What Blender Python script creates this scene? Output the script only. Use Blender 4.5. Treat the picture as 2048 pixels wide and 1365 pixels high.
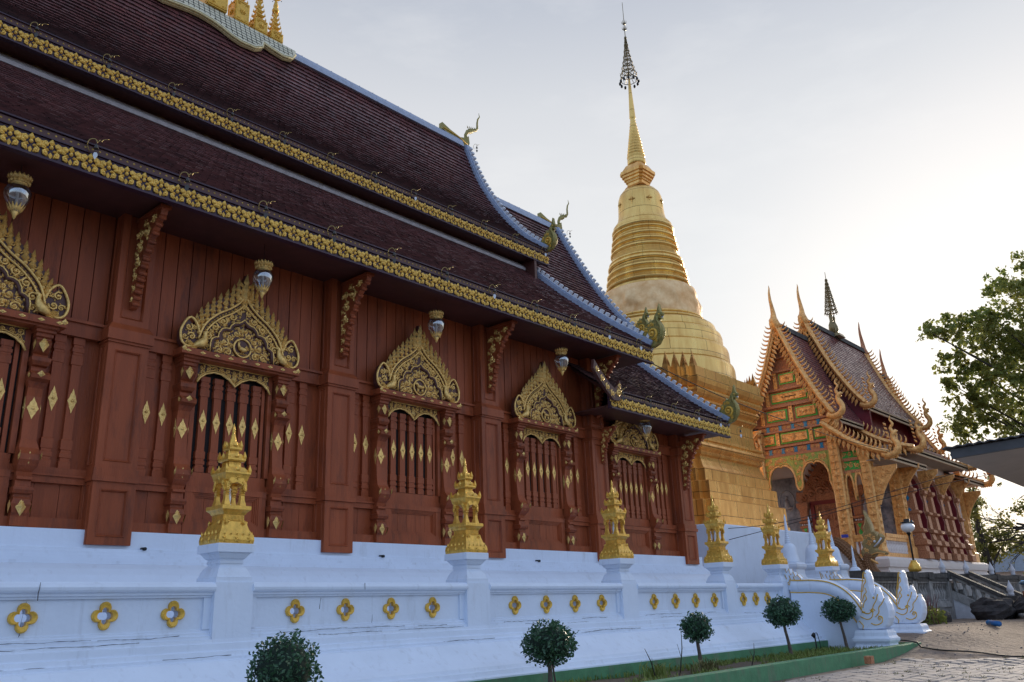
import bpy, bmesh, math, random
from mathutils import Matrix, Vector, noise
from math import sin, cos, pi, radians, sqrt, atan2
random.seed(7)
S = bpy.context.scene
for o in list(bpy.data.objects): bpy.data.objects.remove(o)
COL = S.collection

# ------------------------------------------------------------------ camera
CAMZ = 1.3
yaw, pitch, roll = 0.84797285, 0.30973815, -0.03674472
_a = Vector((sin(yaw)*cos(pitch), cos(yaw)*cos(pitch), sin(pitch)))
_r = Vector((cos(yaw), -sin(yaw), 0)); _u = _r.cross(_a)
R2 = _r*cos(roll)+_u*sin(roll); U2 = -_r*sin(roll)+_u*cos(roll)
cd = bpy.data.cameras.new('camera'); cam = bpy.data.objects.new('camera', cd); COL.objects.link(cam)
cd.sensor_width = 36; cd.lens = 1702.97/2048*36; cd.clip_start = .1; cd.clip_end = 3000
mw = Matrix.Identity(4)
for i in range(3):
    mw[i][0] = R2[i]; mw[i][1] = U2[i]; mw[i][2] = -_a[i]
mw[2][3] = CAMZ; cam.matrix_world = mw
S.camera = cam

# ------------------------------------------------------------------ light
SUN_AZ, SUN_EL = radians(84), radians(9)           # azimuth from +Y towards +X
sd = Vector((sin(SUN_AZ)*cos(SUN_EL), cos(SUN_AZ)*cos(SUN_EL), sin(SUN_EL)))
W = bpy.data.worlds.new('World'); S.world = W; W.use_nodes = True
nt = W.node_tree; nt.nodes.clear()
def N(nt, t, **k):
    n = nt.nodes.new(t)
    for a, b in k.items(): setattr(n, a, b)
    return n
sky = N(nt, 'ShaderNodeTexSky', sky_type='NISHITA', sun_disc=False, sun_elevation=SUN_EL, sun_rotation=SUN_AZ, air_density=1.0, dust_density=1.2, ozone_density=4.0)
bg = N(nt, 'ShaderNodeBackground'); bg.inputs[1].default_value = 0.15
bg2 = N(nt, 'ShaderNodeBackground'); bg2.inputs[1].default_value = 0.525
tc = N(nt, 'ShaderNodeTexCoord')
# thin cloud veil, thickest in the half of the sky around the sun, with a few brighter streaks
dot = N(nt, 'ShaderNodeVectorMath', operation='DOT_PRODUCT'); dot.inputs[1].default_value = Vector((sin(radians(58)), cos(radians(58)), 0.12)).normalized()
nt.links.new(tc.outputs['Generated'], dot.inputs[0])
mr = N(nt, 'ShaderNodeMapRange', interpolation_type='SMOOTHSTEP'); mr.inputs[1].default_value = -0.2; mr.inputs[2].default_value = 0.72
mr.inputs[3].default_value = 0.70; mr.inputs[4].default_value = 0.96
nt.links.new(dot.outputs['Value'], mr.inputs[0])
mp = N(nt, 'ShaderNodeMapping'); mp.inputs['Scale'].default_value = (5.0, 5.0, 16.0)
nt.links.new(tc.outputs['Generated'], mp.inputs[0])
nz = N(nt, 'ShaderNodeTexNoise'); nz.inputs['Scale'].default_value = 1.15; nz.inputs['Detail'].default_value = 8; nz.inputs['Roughness'].default_value = .6
nt.links.new(mp.outputs[0], nz.inputs['Vector'])
ramp = N(nt, 'ShaderNodeMapRange'); ramp.inputs[1].default_value = .52; ramp.inputs[2].default_value = .72; ramp.inputs[3].default_value = 0; ramp.inputs[4].default_value = .16
nt.links.new(nz.outputs['Fac'], ramp.inputs[0])
# veil colour: from lavender grey high up to warm white low down
sx = N(nt, 'ShaderNodeSeparateXYZ'); nt.links.new(tc.outputs['Generated'], sx.inputs[0])
cr = N(nt, 'ShaderNodeValToRGB')
el = cr.color_ramp.elements
el[0].position = 0.0; el[0].color = (.92, .82, .72, 1)
el[1].position = 1.0; el[1].color = (.30, .36, .48, 1)
for p, c in ((.08, (.84, .79, .73, 1)), (.20, (.75, .74, .715, 1)), (.36, (.715, .715, .705, 1)), (.46, (.67, .672, .675, 1)), (.54, (.60, .61, .63, 1)), (.63, (.46, .485, .54, 1))):
    e = el.new(p); e.color = c
nt.links.new(sx.outputs['Z'], cr.inputs[0])
mxc = N(nt, 'ShaderNodeMix', data_type='RGBA')
nt.links.new(ramp.outputs[0], mxc.inputs[0]); nt.links.new(cr.outputs[0], mxc.inputs[6]); mxc.inputs[7].default_value = (.83, .82, .80, 1)
# away from the sun the haze is cooler
mrb = N(nt, 'ShaderNodeMapRange', interpolation_type='SMOOTHSTEP'); mrb.inputs[1].default_value = -0.1; mrb.inputs[2].default_value = 0.62
nt.links.new(dot.outputs['Value'], mrb.inputs[0])
mxb = N(nt, 'ShaderNodeMix', data_type='RGBA'); mxb.inputs[6].default_value = (.58, .69, .92, 1)
nt.links.new(mrb.outputs[0], mxb.inputs[0]); nt.links.new(mxc.outputs[2], mxb.inputs[7]); nt.links.new(mxb.outputs[2], bg2.inputs[0])
nt.links.new(sky.outputs[0], bg.inputs[0])
ms = N(nt, 'ShaderNodeMixShader'); out = N(nt, 'ShaderNodeOutputWorld')
nt.links.new(mr.outputs[0], ms.inputs[0]); nt.links.new(bg.outputs[0], ms.inputs[1]); nt.links.new(bg2.outputs[0], ms.inputs[2])
nt.links.new(ms.outputs[0], out.inputs[0])
sl = bpy.data.lights.new('sun', 'SUN'); so = bpy.data.objects.new('sun', sl); COL.objects.link(so)
sl.energy = 2.4; sl.angle = radians(10); sl.color = (1, .86, .68)
so.rotation_euler = (-sd).to_track_quat('-Z', 'Y').to_euler()
S.view_settings.view_transform = 'Standard'; S.view_settings.look = 'None'; S.view_settings.exposure = 1.22; S.view_settings.gamma = 1
S.view_settings.use_curve_mapping = False

# warm glow of the low sun in the haze
dg = N(nt, 'ShaderNodeVectorMath', operation='DOT_PRODUCT'); dg.inputs[1].default_value = sd; nt.links.new(tc.outputs['Generated'], dg.inputs[0])
mg = N(nt, 'ShaderNodeMapRange', interpolation_type='SMOOTHSTEP'); mg.inputs[1].default_value = .90; mg.inputs[2].default_value = 1.0; mg.inputs[3].default_value = 0; mg.inputs[4].default_value = .10
nt.links.new(dg.outputs['Value'], mg.inputs[0])
bg3 = N(nt, 'ShaderNodeBackground'); bg3.inputs[0].default_value = (1.0, .74, .50, 1); nt.links.new(mg.outputs[0], bg3.inputs[1])
ads = N(nt, 'ShaderNodeAddShader'); nt.links.new(ms.outputs[0], ads.inputs[0]); nt.links.new(bg3.outputs[0], ads.inputs[1]); nt.links.new(ads.outputs[0], out.inputs[0])

# ------------------------------------------------------------------ materials
MATS = {}
def mat(name, col, rough=.6, metal=0.0, var=.25, scale=6.0, col2=None, bump=0.0, bscale=40.0, spec=None, stretch=None, dirt=None, dirt_s=3.0, emit=None, transl=0.0, drip=False):
    m = bpy.data.materials.new(name); m.use_nodes = True; MATS[name] = m
    t = m.node_tree; b = t.nodes['Principled BSDF']; L = t.links.new
    b.inputs['Roughness'].default_value = rough; b.inputs['Metallic'].default_value = metal
    if spec is not None: b.inputs['Specular IOR Level'].default_value = spec
    co = N(t, 'ShaderNodeTexCoord'); src = co.outputs['Object']
    if stretch:
        q = N(t, 'ShaderNodeMapping'); q.inputs['Scale'].default_value = stretch; L(src, q.inputs[0]); src = q.outputs[0]
    n = N(t, 'ShaderNodeTexNoise'); n.inputs['Scale'].default_value = scale; n.inputs['Detail'].default_value = 6; n.inputs['Roughness'].default_value = .65
    L(src, n.inputs['Vector'])
    r = N(t, 'ShaderNodeMapRange'); r.inputs[1].default_value = .3; r.inputs[2].default_value = .7; L(n.outputs['Fac'], r.inputs[0])
    mx = N(t, 'ShaderNodeMix', data_type='RGBA'); L(r.outputs[0], mx.inputs[0])
    c2 = col2 or tuple(c*(1-var) for c in col)
    mx.inputs[6].default_value = (*col, 1); mx.inputs[7].default_value = (*c2, 1)
    outc = mx.outputs[2]
    if dirt:
        n2 = N(t, 'ShaderNodeTexNoise'); n2.inputs['Scale'].default_value = dirt_s; n2.inputs['Detail'].default_value = 8; n2.inputs['Roughness'].default_value = .75
        q = N(t, 'ShaderNodeMapping'); q.inputs['Scale'].default_value = (1, 1, .22); L(co.outputs['Object'], q.inputs[0]); L(q.outputs[0], n2.inputs['Vector'])
        r2 = N(t, 'ShaderNodeMapRange'); r2.inputs[1].default_value = dirt[3]; r2.inputs[2].default_value = dirt[3]+.18; L(n2.outputs['Fac'], r2.inputs[0])
        r2.inputs[4].default_value = dirt[4]
        m2 = N(t, 'ShaderNodeMix', data_type='RGBA'); L(r2.outputs[0], m2.inputs[0]); L(outc, m2.inputs[6]); m2.inputs[7].default_value = (*dirt[:3], 1)
        outc = m2.outputs[2]
    if drip:          # run-down rain streaks
        q = N(t, 'ShaderNodeMapping'); q.inputs['Scale'].default_value = (9, 9, .5); L(co.outputs['Object'], q.inputs[0])
        n4 = N(t, 'ShaderNodeTexNoise'); n4.inputs['Scale'].default_value = 1.0; n4.inputs['Detail'].default_value = 5; L(q.outputs[0], n4.inputs['Vector'])
        r4 = N(t, 'ShaderNodeMapRange'); r4.inputs[1].default_value = .60; r4.inputs[2].default_value = .78; r4.inputs[4].default_value = .28; L(n4.outputs['Fac'], r4.inputs[0])
        m4 = N(t, 'ShaderNodeMix', data_type='RGBA'); L(r4.outputs[0], m4.inputs[0]); L(outc, m4.inputs[6]); m4.inputs[7].default_value = (.30, .31, .36, 1); outc = m4.outputs[2]
    L(outc, b.inputs['Base Color'])
    if bump:
        n3 = N(t, 'ShaderNodeTexNoise'); n3.inputs['Scale'].default_value = bscale; n3.inputs['Detail'].default_value = 4
        L(src, n3.inputs['Vector'])
        bp = N(t, 'ShaderNodeBump'); bp.inputs['Strength'].default_value = bump; bp.inputs['Distance'].default_value = .02
        L(n3.outputs['Fac'], bp.inputs['Height']); L(bp.outputs[0], b.inputs['Normal'])
    if emit: b.inputs['Emission Color'].default_value = (*emit[:3], 1); b.inputs['Emission Strength'].default_value = emit[3]
    if transl:
        tr = N(t, 'ShaderNodeBsdfTranslucent'); L(outc, tr.inputs[0])
        msx = N(t, 'ShaderNodeMixShader'); msx.inputs[0].default_value = transl
        o_ = t.nodes['Material Output']; L(b.outputs[0], msx.inputs[1]); L(tr.outputs[0], msx.inputs[2]); L(msx.outputs[0], o_.inputs[0])
    return m
WHITE = mat('white_paint', (.71, .79, .92), .5, drip=True, var=.10, scale=1.3, dirt=(.36, .37, .40, .57, .45), dirt_s=3.2, bump=.2, bscale=18)
WOOD = mat('red_brown_wood', (.37, .088, .032), .42, spec=.22, var=.38, scale=3.0, stretch=(1, 1, .12), bump=.25, bscale=45, dirt=(.10, .030, .018, .50, .75), dirt_s=2.4)
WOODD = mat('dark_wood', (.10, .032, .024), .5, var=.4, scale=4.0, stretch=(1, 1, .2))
GOLDP = mat('yellow_gold_paint', (.88, .52, .07), .42, .25, var=.35, scale=14, bump=.3, bscale=60)
GOLDF = mat('frieze_gold_paint', (1.0, .63, .13), .45, .2, var=.35, scale=9)
GOLDL = mat('gold_leaf', (1.0, .64, .20), .26, .45, var=.4, scale=18, bump=.4, bscale=90)
GOLDB = mat('burnished_gold', (.95, .56, .10), .30, .5, var=.4, scale=12, bump=.25, bscale=60)
PURP = mat('purple_board', (.045, .014, .034), .5, var=.3)
RIDGE = mat('grey_blue_ridge_tile', (.36, .42, .55), .45, var=.3, scale=7, dirt=(.12, .13, .15, .58, .6), dirt_s=5)
TABW = mat('white_ridge_tab', (.72, .75, .80), .5, var=.2, scale=9)
GREEN = mat('green_gilt_scale', (.15, .18, .05), .45, .3, var=.5, scale=16, col2=(.42, .29, .08), bump=.8, bscale=30)
BLACK = mat('black_iron', (.012, .012, .013), .45, .3, var=.3)
BRONZE = mat('dark_bronze', (.07, .065, .06), .45, .6, var=.3)
WIRE = mat('gold_wire', (.40, .29, .10), .4, .6, var=.2)
GREENP = mat('green_curb_paint', (.085, .27, .125), .65, var=.35, scale=5, dirt=(.16, .15, .11, .52, .8), dirt_s=4, bump=.3, bscale=20)
TERR = mat('carved_terracotta_gold', (.58, .31, .14), .45, .35, var=.65, scale=16, col2=(.30, .115, .055), bump=.9, bscale=30)
TERRL = mat('pale_carved_gold', (1.0, .58, .20), .38, .35, var=.55, scale=7, col2=(.55,.23,.06), bump=.7, bscale=26)
TERRD = mat('brown_carved_frame', (.60, .27, .13), .5, .25, var=.6, scale=18, col2=(.26,.09,.04), bump=.8, bscale=30)
GREENG = mat('green_glass_mosaic', (.03, .46, .10), .22, .1, var=.4, scale=20, col2=(.10, .40, .08))
BLUEG = mat('blue_glass_mosaic', (.02, .26, .48), .2, .1, var=.4, scale=20)
REDD = mat('dark_red_paint', (.20, .012, .02), .45, var=.3, scale=5)
PINKW = mat('warm_white_plaster', (.78, .70, .66), .6, var=.1, scale=3, dirt=(.45, .38, .34, .6, .5), dirt_s=2)
MURAL = mat('painted_mural', (.05, .06, .09), .6, var=.2, scale=1.4, col2=(.42, .40, .40))
GREYC = mat('weathered_concrete', (.40, .38, .36), .85, var=.4, scale=4, dirt=(.03, .028, .028, .50, .92), dirt_s=2.2, bump=.5, bscale=18)
DARKC = mat('blackened_concrete', (.10, .092, .085), .9, var=.5, scale=5, col2=(.025, .024, .023), bump=.6, bscale=15)
LEAFD = mat('topiary_leaf', (.022, .075, .042), .35, var=.5, scale=9, col2=(.06, .14, .06), transl=.15)
LEAFT = mat('tree_leaf', (.14, .20, .04), .5, var=.5, scale=.7, col2=(.28, .26, .06), transl=.5)
LEAFB = mat('backlit_leaf', (.11, .14, .03), .5, var=.5, scale=1.0, col2=(.26, .22, .05), transl=.5)
BARK = mat('bark', (.16, .12, .095), .9, var=.5, scale=9, bump=.6, bscale=20)
BARKD = mat('dark_bark', (.05, .038, .03), .9, var=.5, scale=5, bump=.6, bscale=12)
GRASS = mat('grass', (.10, .20, .03), .7, var=.5, scale=3, col2=(.22, .22, .05), transl=.2)
DRYG = mat('dry_grass', (.22, .20, .07), .8, var=.5, scale=8)
SOIL = mat('soil', (.13, .09, .055), .95, var=.4, scale=12, bump=.8, bscale=30)
ROCK = mat('lava_rock', (.06, .048, .046), .9, var=.6, scale=5, col2=(.015, .013, .013), bump=1.0, bscale=12)
GAPSHADE = mat('painted_gap_shade', (.014, .008, .007), .8)  # shade behind the window balusters, painted as a near-black back panel
CANOPY = mat('grey_canopy_sheet', (.42, .41, .40), .7, var=.15, scale=1.5)
CANOPYD = mat('dark_roof_sheet', (.07, .07, .075), .6, var=.4, scale=2)
STONE = mat('paver_stone', (.38, .33, .30), .85, var=.3, scale=4, col2=(.25, .205, .18), bump=.4, bscale=25)
PIPEB = mat('blue_pvc', (.01, .14, .42), .35, var=.1)
CLOTH = mat('gold_cloth', (.95, .66, .34), .5, .35, var=.3, scale=2.2, col2=(.70, .36, .12), bump=.2, bscale=6)
BLUER = mat('blue_corrugated_roof', (.30, .36, .44), .5, var=.25, scale=4)
GREYS = mat('grey_naga_paint', (.62, .62, .66), .5, var=.2)

def glass_mat():
    m = bpy.data.materials.new('lantern_glass'); m.use_nodes = True; t = m.node_tree; t.nodes.clear(); L = t.links.new
    o_ = N(t, 'ShaderNodeOutputMaterial'); g = N(t, 'ShaderNodeBsdfGlossy'); g.inputs['Roughness'].default_value = .03; g.inputs[0].default_value = (.9, .95, 1, 1)
    tr = N(t, 'ShaderNodeBsdfTransparent'); tr.inputs[0].default_value = (.72, .70, .68, 1)
    lw = N(t, 'ShaderNodeLayerWeight'); lw.inputs[0].default_value = .45
    mr_ = N(t, 'ShaderNodeMapRange'); mr_.inputs[3].default_value = .28; mr_.inputs[4].default_value = .85; L(lw.outputs['Facing'], mr_.inputs[0])
    x = N(t, 'ShaderNodeMixShader'); L(mr_.outputs[0], x.inputs[0]); L(tr.outputs[0], x.inputs[1]); L(g.outputs[0], x.inputs[2]); L(x.outputs[0], o_.inputs[0])
    return m
GLASS = glass_mat()
GLOBE = mat('white_glass_globe', (.85, .84, .83), .25, var=.05)

def tile_mat(name, c1, c2, tw, cl, rough=.38):
    """fired clay roof tiles, each tile its own shade"""
    m = bpy.data.materials.new(name); m.use_nodes = True; t = m.node_tree; L = t.links.new; b = t.nodes['Principled BSDF']
    at = N(t, 'ShaderNodeAttribute', attribute_name='tint')
    mx = N(t, 'ShaderNodeMix', data_type='RGBA'); L(at.outputs['Fac'], mx.inputs[0]); mx.inputs[6].default_value = (*c1, 1); mx.inputs[7].default_value = (*c2, 1)
    co = N(t, 'ShaderNodeTexCoord'); n = N(t, 'ShaderNodeTexNoise'); n.inputs['Scale'].default_value = 1.3; n.inputs['Detail'].default_value = 8; L(co.outputs['Object'], n.inputs['Vector'])
    r = N(t, 'ShaderNodeMapRange'); r.inputs[1].default_value = .45; r.inputs[2].default_value = .75; r.inputs[4].default_value = .55; L(n.outputs['Fac'], r.inputs[0])
    m2 = N(t, 'ShaderNodeMix', data_type='RGBA'); L(r.outputs[0], m2.inputs[0]); L(mx.outputs[2], m2.inputs[6]); m2.inputs[7].default_value = (c2[0]*.6, c2[1]*.65, c2[2]*.7, 1)
    gt = N(t, 'ShaderNodeMath', operation='GREATER_THAN'); L(at.outputs['Fac'], gt.inputs[0]); gt.inputs[1].default_value = 1.5
    m3 = N(t, 'ShaderNodeMix', data_type='RGBA'); L(gt.outputs[0], m3.inputs[0]); L(m2.outputs[2], m3.inputs[6]); m3.inputs[7].default_value = (.27, .22, .25, 1)      # paler tile noses; no face carries this tint
    L(m3.outputs[2], b.inputs['Base Color'])
    rr = N(t, 'ShaderNodeMapRange'); rr.inputs[3].default_value = rough-.14; rr.inputs[4].default_value = rough+.25; L(at.outputs['Fac'], rr.inputs[0]); L(rr.outputs[0], b.inputs['Roughness'])
    return m
TILE = tile_mat('dark_clay_tile', (.195, .074, .072), (.036, .016, .019), .16, .15, .36)
TILER = tile_mat('red_clay_tile', (.28, .10, .09), (.11, .045, .048), .2, .2, .34)

def plate_mat(name, col, col2, rough, bw, bh):
    """riveted gilded copper sheets: seams, run-down grime"""
    m = bpy.data.materials.new(name); m.use_nodes = True; t = m.node_tree; L = t.links.new; b = t.nodes['Principled BSDF']
    b.inputs['Metallic'].default_value = .66
    co = N(t, 'ShaderNodeTexCoord')
    mp = N(t, 'ShaderNodeMapping'); mp.inputs['Scale'].default_value = (1, 1, .16); L(co.outputs['Object'], mp.inputs[0])
    n = N(t, 'ShaderNodeTexNoise'); n.inputs['Scale'].default_value = 2.6; n.inputs['Detail'].default_value = 9; n.inputs['Roughness'].default_value = .7; L(mp.outputs[0], n.inputs['Vector'])
    r = N(t, 'ShaderNodeMapRange'); r.inputs[1].default_value = .38; r.inputs[2].default_value = .72; L(n.outputs['Fac'], r.inputs[0])
    mx = N(t, 'ShaderNodeMix', data_type='RGBA'); L(r.outputs[0], mx.inputs[0]); mx.inputs[6].default_value = (*col, 1); mx.inputs[7].default_value = (*col2, 1)
    # seams from cylindrical / planar coords
    s = N(t, 'ShaderNodeSeparateXYZ'); L(co.outputs['Object'], s.inputs[0])
    at = N(t, 'ShaderNodeMath', operation='ARCTAN2'); L(s.outputs['Y'], at.inputs[0]); L(s.outputs['X'], at.inputs[1])
    mu = N(t, 'ShaderNodeMath', operation='MULTIPLY'); L(at.outputs[0], mu.inputs[0]); mu.inputs[1].default_value = 3.6
    cb = N(t, 'ShaderNodeCombineXYZ'); L(mu.outputs[0], cb.inputs[0]); L(s.outputs['Z'], cb.inputs[1])
    br = N(t, 'ShaderNodeTexBrick'); L(cb.outputs[0], br.inputs['Vector']); br.inputs['Scale'].default_value = 1; br.inputs['Brick Width'].default_value = bw; br.inputs['Row Height'].default_value = bh
    br.inputs['Mortar Size'].default_value = .012; br.inputs['Color1'].default_value = (1, 1, 1, 1); br.inputs['Color2'].default_value = (.86, .84, .80, 1); br.inputs['Mortar'].default_value = (.25, .2, .15, 1)
    m2 = N(t, 'ShaderNodeMix', data_type='RGBA', blend_type='MULTIPLY'); m2.inputs[0].default_value = 1; L(mx.outputs[2], m2.inputs[6]); L(br.outputs['Color'], m2.inputs[7])
    L(m2.outputs[2], b.inputs['Base Color'])
    rr = N(t, 'ShaderNodeMapRange'); rr.inputs[3].default_value = rough; rr.inputs[4].default_value = rough+.22; L(r.outputs[0], rr.inputs[0]); L(rr.outputs[0], b.inputs['Roughness'])
    n3 = N(t, 'ShaderNodeTexNoise'); n3.inputs['Scale'].default_value = 2.0; n3.inputs['Detail'].default_value = 3; L(co.outputs['Object'], n3.inputs['Vector'])
    bp = N(t, 'ShaderNodeBump'); bp.inputs['Strength'].default_value = .35; bp.inputs['Distance'].default_value = .05; L(n3.outputs['Fac'], bp.inputs['Height']); L(bp.outputs[0], b.inputs['Normal'])
    return m
CHEDI = plate_mat('gilded_copper_plate', (1.0, .67, .21), (.76, .42, .11), .26, 1.9, .95)
CHEDIB = plate_mat('warm_copper_plate', (1.0, .57, .17), (.68, .31, .07), .24, 1.7, .9)

def ground_mat():
    m = bpy.data.materials.new('sandy_ground'); m.use_nodes = True; t = m.node_tree; L = t.links.new; b = t.nodes['Principled BSDF']; b.inputs['Roughness'].default_value = .95
    co = N(t, 'ShaderNodeTexCoord'); n = N(t, 'ShaderNodeTexNoise'); n.inputs['Scale'].default_value = 1.4; n.inputs['Detail'].default_value = 10; n.inputs['Roughness'].default_value = .7; L(co.outputs['Object'], n.inputs['Vector'])
    r = N(t, 'ShaderNodeValToRGB'); L(n.outputs['Fac'], r.inputs[0]); e = r.color_ramp.elements
    e[0].position = .3; e[0].color = (.17, .118, .085, 1); e[1].position = .7; e[1].color = (.36, .262, .19, 1)
    # pale sand lies round the stone steps; the rest, paving and earth, is darkened to cut light bounced under the eaves
    sx_ = N(t, 'ShaderNodeSeparateXYZ'); L(co.outputs['Object'], sx_.inputs[0])
    ad = N(t, 'ShaderNodeMath', operation='MULTIPLY_ADD'); L(n.outputs['Fac'], ad.inputs[0]); ad.inputs[1].default_value = 3.0; L(sx_.outputs['X'], ad.inputs[2])
    mk = N(t, 'ShaderNodeMapRange'); mk.inputs[1].default_value = 15.5; mk.inputs[2].default_value = 18.5; L(ad.outputs[0], mk.inputs[0])
    mz = N(t, 'ShaderNodeMix', data_type='RGBA'); L(mk.outputs[0], mz.inputs[0]); mz.inputs[6].default_value = (.10, .088, .08, 1); L(r.outputs[0], mz.inputs[7])
    L(mz.outputs[2], b.inputs['Base Color'])
    n2 = N(t, 'ShaderNodeTexNoise'); n2.inputs['Scale'].default_value = 7; n2.inputs['Detail'].default_value = 8; L(co.outputs['Object'], n2.inputs['Vector'])
    bp = N(t, 'ShaderNodeBump'); bp.inputs['Strength'].default_value = 1.0; bp.inputs['Distance'].default_value = .10; L(n2.outputs['Fac'], bp.inputs['Height']); L(bp.outputs[0], b.inputs['Normal'])
    return m
SAND = ground_mat()

# ------------------------------------------------------------------ mesh helpers
class MB:
    def __init__(s): s.v = []; s.f = []; s.mi = []; s.sm = []; s.tint = None
    def add(s, vs, fs, T=None, m=0, sm=False):
        o = len(s.v)
        if T is None: s.v += [tuple(p) for p in vs]
        else: s.v += [tuple(T @ Vector(p)) for p in vs]
        for f in fs: s.f.append(tuple(i+o for i in f)); s.mi.append(m); s.sm.append(sm)
    def merge(s, q, T=None):
        o = len(s.v)
        s.v += [tuple(T @ Vector(p)) for p in q.v] if T is not None else q.v
        s.f += [tuple(i+o for i in f) for f in q.f]; s.mi += q.mi; s.sm += q.sm
    def box(s, x0, x1, y0, y1, z0, z1, T=None, m=0):
        s.add([(x0,y0,z0),(x1,y0,z0),(x1,y1,z0),(x0,y1,z0),(x0,y0,z1),(x1,y0,z1),(x1,y1,z1),(x0,y1,z1)],
              [(0,3,2,1),(4,5,6,7),(0,1,5,4),(1,2,6,5),(2,3,7,6),(3,0,4,7)], T, m)
    def loft(s, loops, T=None, m=0, sm=False, cap0=True, cap1=True, close=False):
        n = len(loops[0]); vs = [p for l in loops for p in l]; fs = []
        R = len(loops)
        for k in range(R if close else R-1):
            a = k*n; b = ((k+1) % R)*n
            for i in range(n): j = (i+1) % n; fs.append((a+i, a+j, b+j, b+i))
        if not close:
            if cap0: fs.append(tuple(reversed(range(n))))
            if cap1: fs.append(tuple((R-1)*n+i for i in range(n)))
        s.add(vs, fs, T, m, sm)
    def prism(s, poly, w0, w1, T=None, m=0, bev=0.0):
        """poly CCW in (u,v), extruded along w"""
        lo = [[(u, v, w0) for u, v in poly]]
        if bev:
            cx = sum(p[0] for p in poly)/len(poly); cy = sum(p[1] for p in poly)/len(poly)
            lo.append([(u, v, w1-bev) for u, v in poly])
            ins = inset(poly, bev); lo.append([(u, v, w1) for u, v in ins])
        else: lo.append([(u, v, w1) for u, v in poly])
        s.loft(lo, T, m)
    def lathe(s, prof, c=(0,0), seg=24, T=None, m=0, sm=True, cap=True):
        s.loft([[(c[0]+r*cos(2*pi*i/seg), c[1]+r*sin(2*pi*i/seg), z) for i in range(seg)] for r, z in prof], T, m, sm, cap, cap)
    def sq(s, prof, c=(0,0), T=None, m=0, plan=None, cap=True):
        plan = plan or [(-1,-1),(1,-1),(1,1),(-1,1)]
        s.loft([[(c[0]+h*a, c[1]+h*b, z) for a, b in plan] for h, z in prof], T, m, False, cap, cap)
    def rect(s, x0, x1, y0, y1, prof, T=None, m=0):
        """rectangle footprint with outward offset profile (o,z) bottom to top"""
        s.loft([[(x0-o,y0-o,z),(x1+o,y0-o,z),(x1+o,y1+o,z),(x0-o,y1+o,z)] for o, z in prof], T, m)
    def tube(s, pts, rad, seg=6, T=None, m=0, sm=True, flat=1.0, up=None):
        P = [Vector(p) for p in pts]; n = len(P); loops = []
        if not hasattr(rad, '__len__'): rad = [rad]*n
        prev = None
        for i in range(n):
            d = (P[min(i+1,n-1)]-P[max(i-1,0)])
            if d.length < 1e-9: d = Vector((0,0,1))
            d.normalize()
            if up is not None: a = Vector(up)
            else: a = Vector((0,0,1)) if abs(d.z) < .9 else Vector((0,1,0))
            if up is None and prev is not None: a = prev
            x = a.cross(d)
            if x.length < 1e-6: x = Vector((1,0,0)).cross(d)
            x.normalize(); y = d.cross(x); prev = y
            loops.append([tuple(P[i]+x*(rad[i]*cos(2*pi*k/seg))+y*(rad[i]*flat*sin(2*pi*k/seg))) for k in range(seg)])
        s.loft(loops, T, m, sm)
    def nest(s, u0, u1, v0, v1, steps, T=None, m=0, mcap=None):
        """nested rectangles: list of (inset, w) going inwards; last one capped"""
        lo = [[(u0+i,v0+i,w),(u1-i,v0+i,w),(u1-i,v1-i,w),(u0+i,v1-i,w)] for i, w in steps]
        s.loft(lo, T, m, False, False, mcap is None)
        if mcap is not None: s.add(lo[-1], [(0,1,2,3)], T, mcap)
    def ball(s, c, r, T=None, m=0, seg=8, rings=5, sc=(1,1,1)):
        s.lathe_ball(c, r, T, m, seg, rings, sc)
    def lathe_ball(s, c, r, T, m, seg, rings, sc):
        lo = []
        for k in range(rings+1):
            a = -pi/2+pi*k/rings; rr = max(r*cos(a), r*.02)
            lo.append([(c[0]+rr*cos(2*pi*i/seg)*sc[0], c[1]+rr*sin(2*pi*i/seg)*sc[1], c[2]+r*sin(a)*sc[2]) for i in range(seg)])
        s.loft(lo, T, m, True)
    # carved ornament in the (u,v) plane, w outwards
    def leaf(s, u, v, ln, wd, ang, h=.03, T=None, m=0, w=0.0):
        c, d = cos(ang), sin(ang)
        def q(a, b, z): return (u+a*c-b*d, v+a*d+b*c, w+z)
        s.add([q(0,0,0), q(.42*ln,-wd/2,0), q(ln,0,h*.3), q(.42*ln,wd/2,0), q(.4*ln,0,h)], [(0,1,4),(1,2,4),(2,3,4),(3,0,4)], T, m)
    def spiral(s, u, v, r0, a0, turns, hand, rad, T=None, m=0, w=0.02, n=9, seg=5, bud=True):
        pts = []; rr = []
        for i in range(n):
            t = i/(n-1); a = a0+hand*turns*2*pi*t; r = r0*(1-.82*t)
            pts.append((u+r*cos(a), v+r*sin(a), w)); rr.append(rad*(1.05-.45*t))
        s.tube(pts, rr, seg, T, m, True, .9, up=(0,0,1))
        if bud: s.dome(u+r0*.10*cos(a), v+r0*.10*sin(a), rad*1.5, rad*1.6, T, m, w)
    def dome(s, u, v, r, h, T=None, m=0, w=0.0, seg=6):
        lo = [[(u+r*k*cos(2*pi*i/seg), v+r*k*sin(2*pi*i/seg), w+z*h) for i in range(seg)] for k, z in ((1,0),(.75,.65),(.25,1))]
        s.loft(lo, T, m, True, False, True)
    def rosette(s, u, v, r, T=None, m=0, w=0.0, n=6):
        for i in range(n): s.leaf(u, v, r, r*.75, 2*pi*i/n, r*.35, T, m, w)
        s.dome(u, v, r*.38, r*.45, T, m, w)
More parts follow.
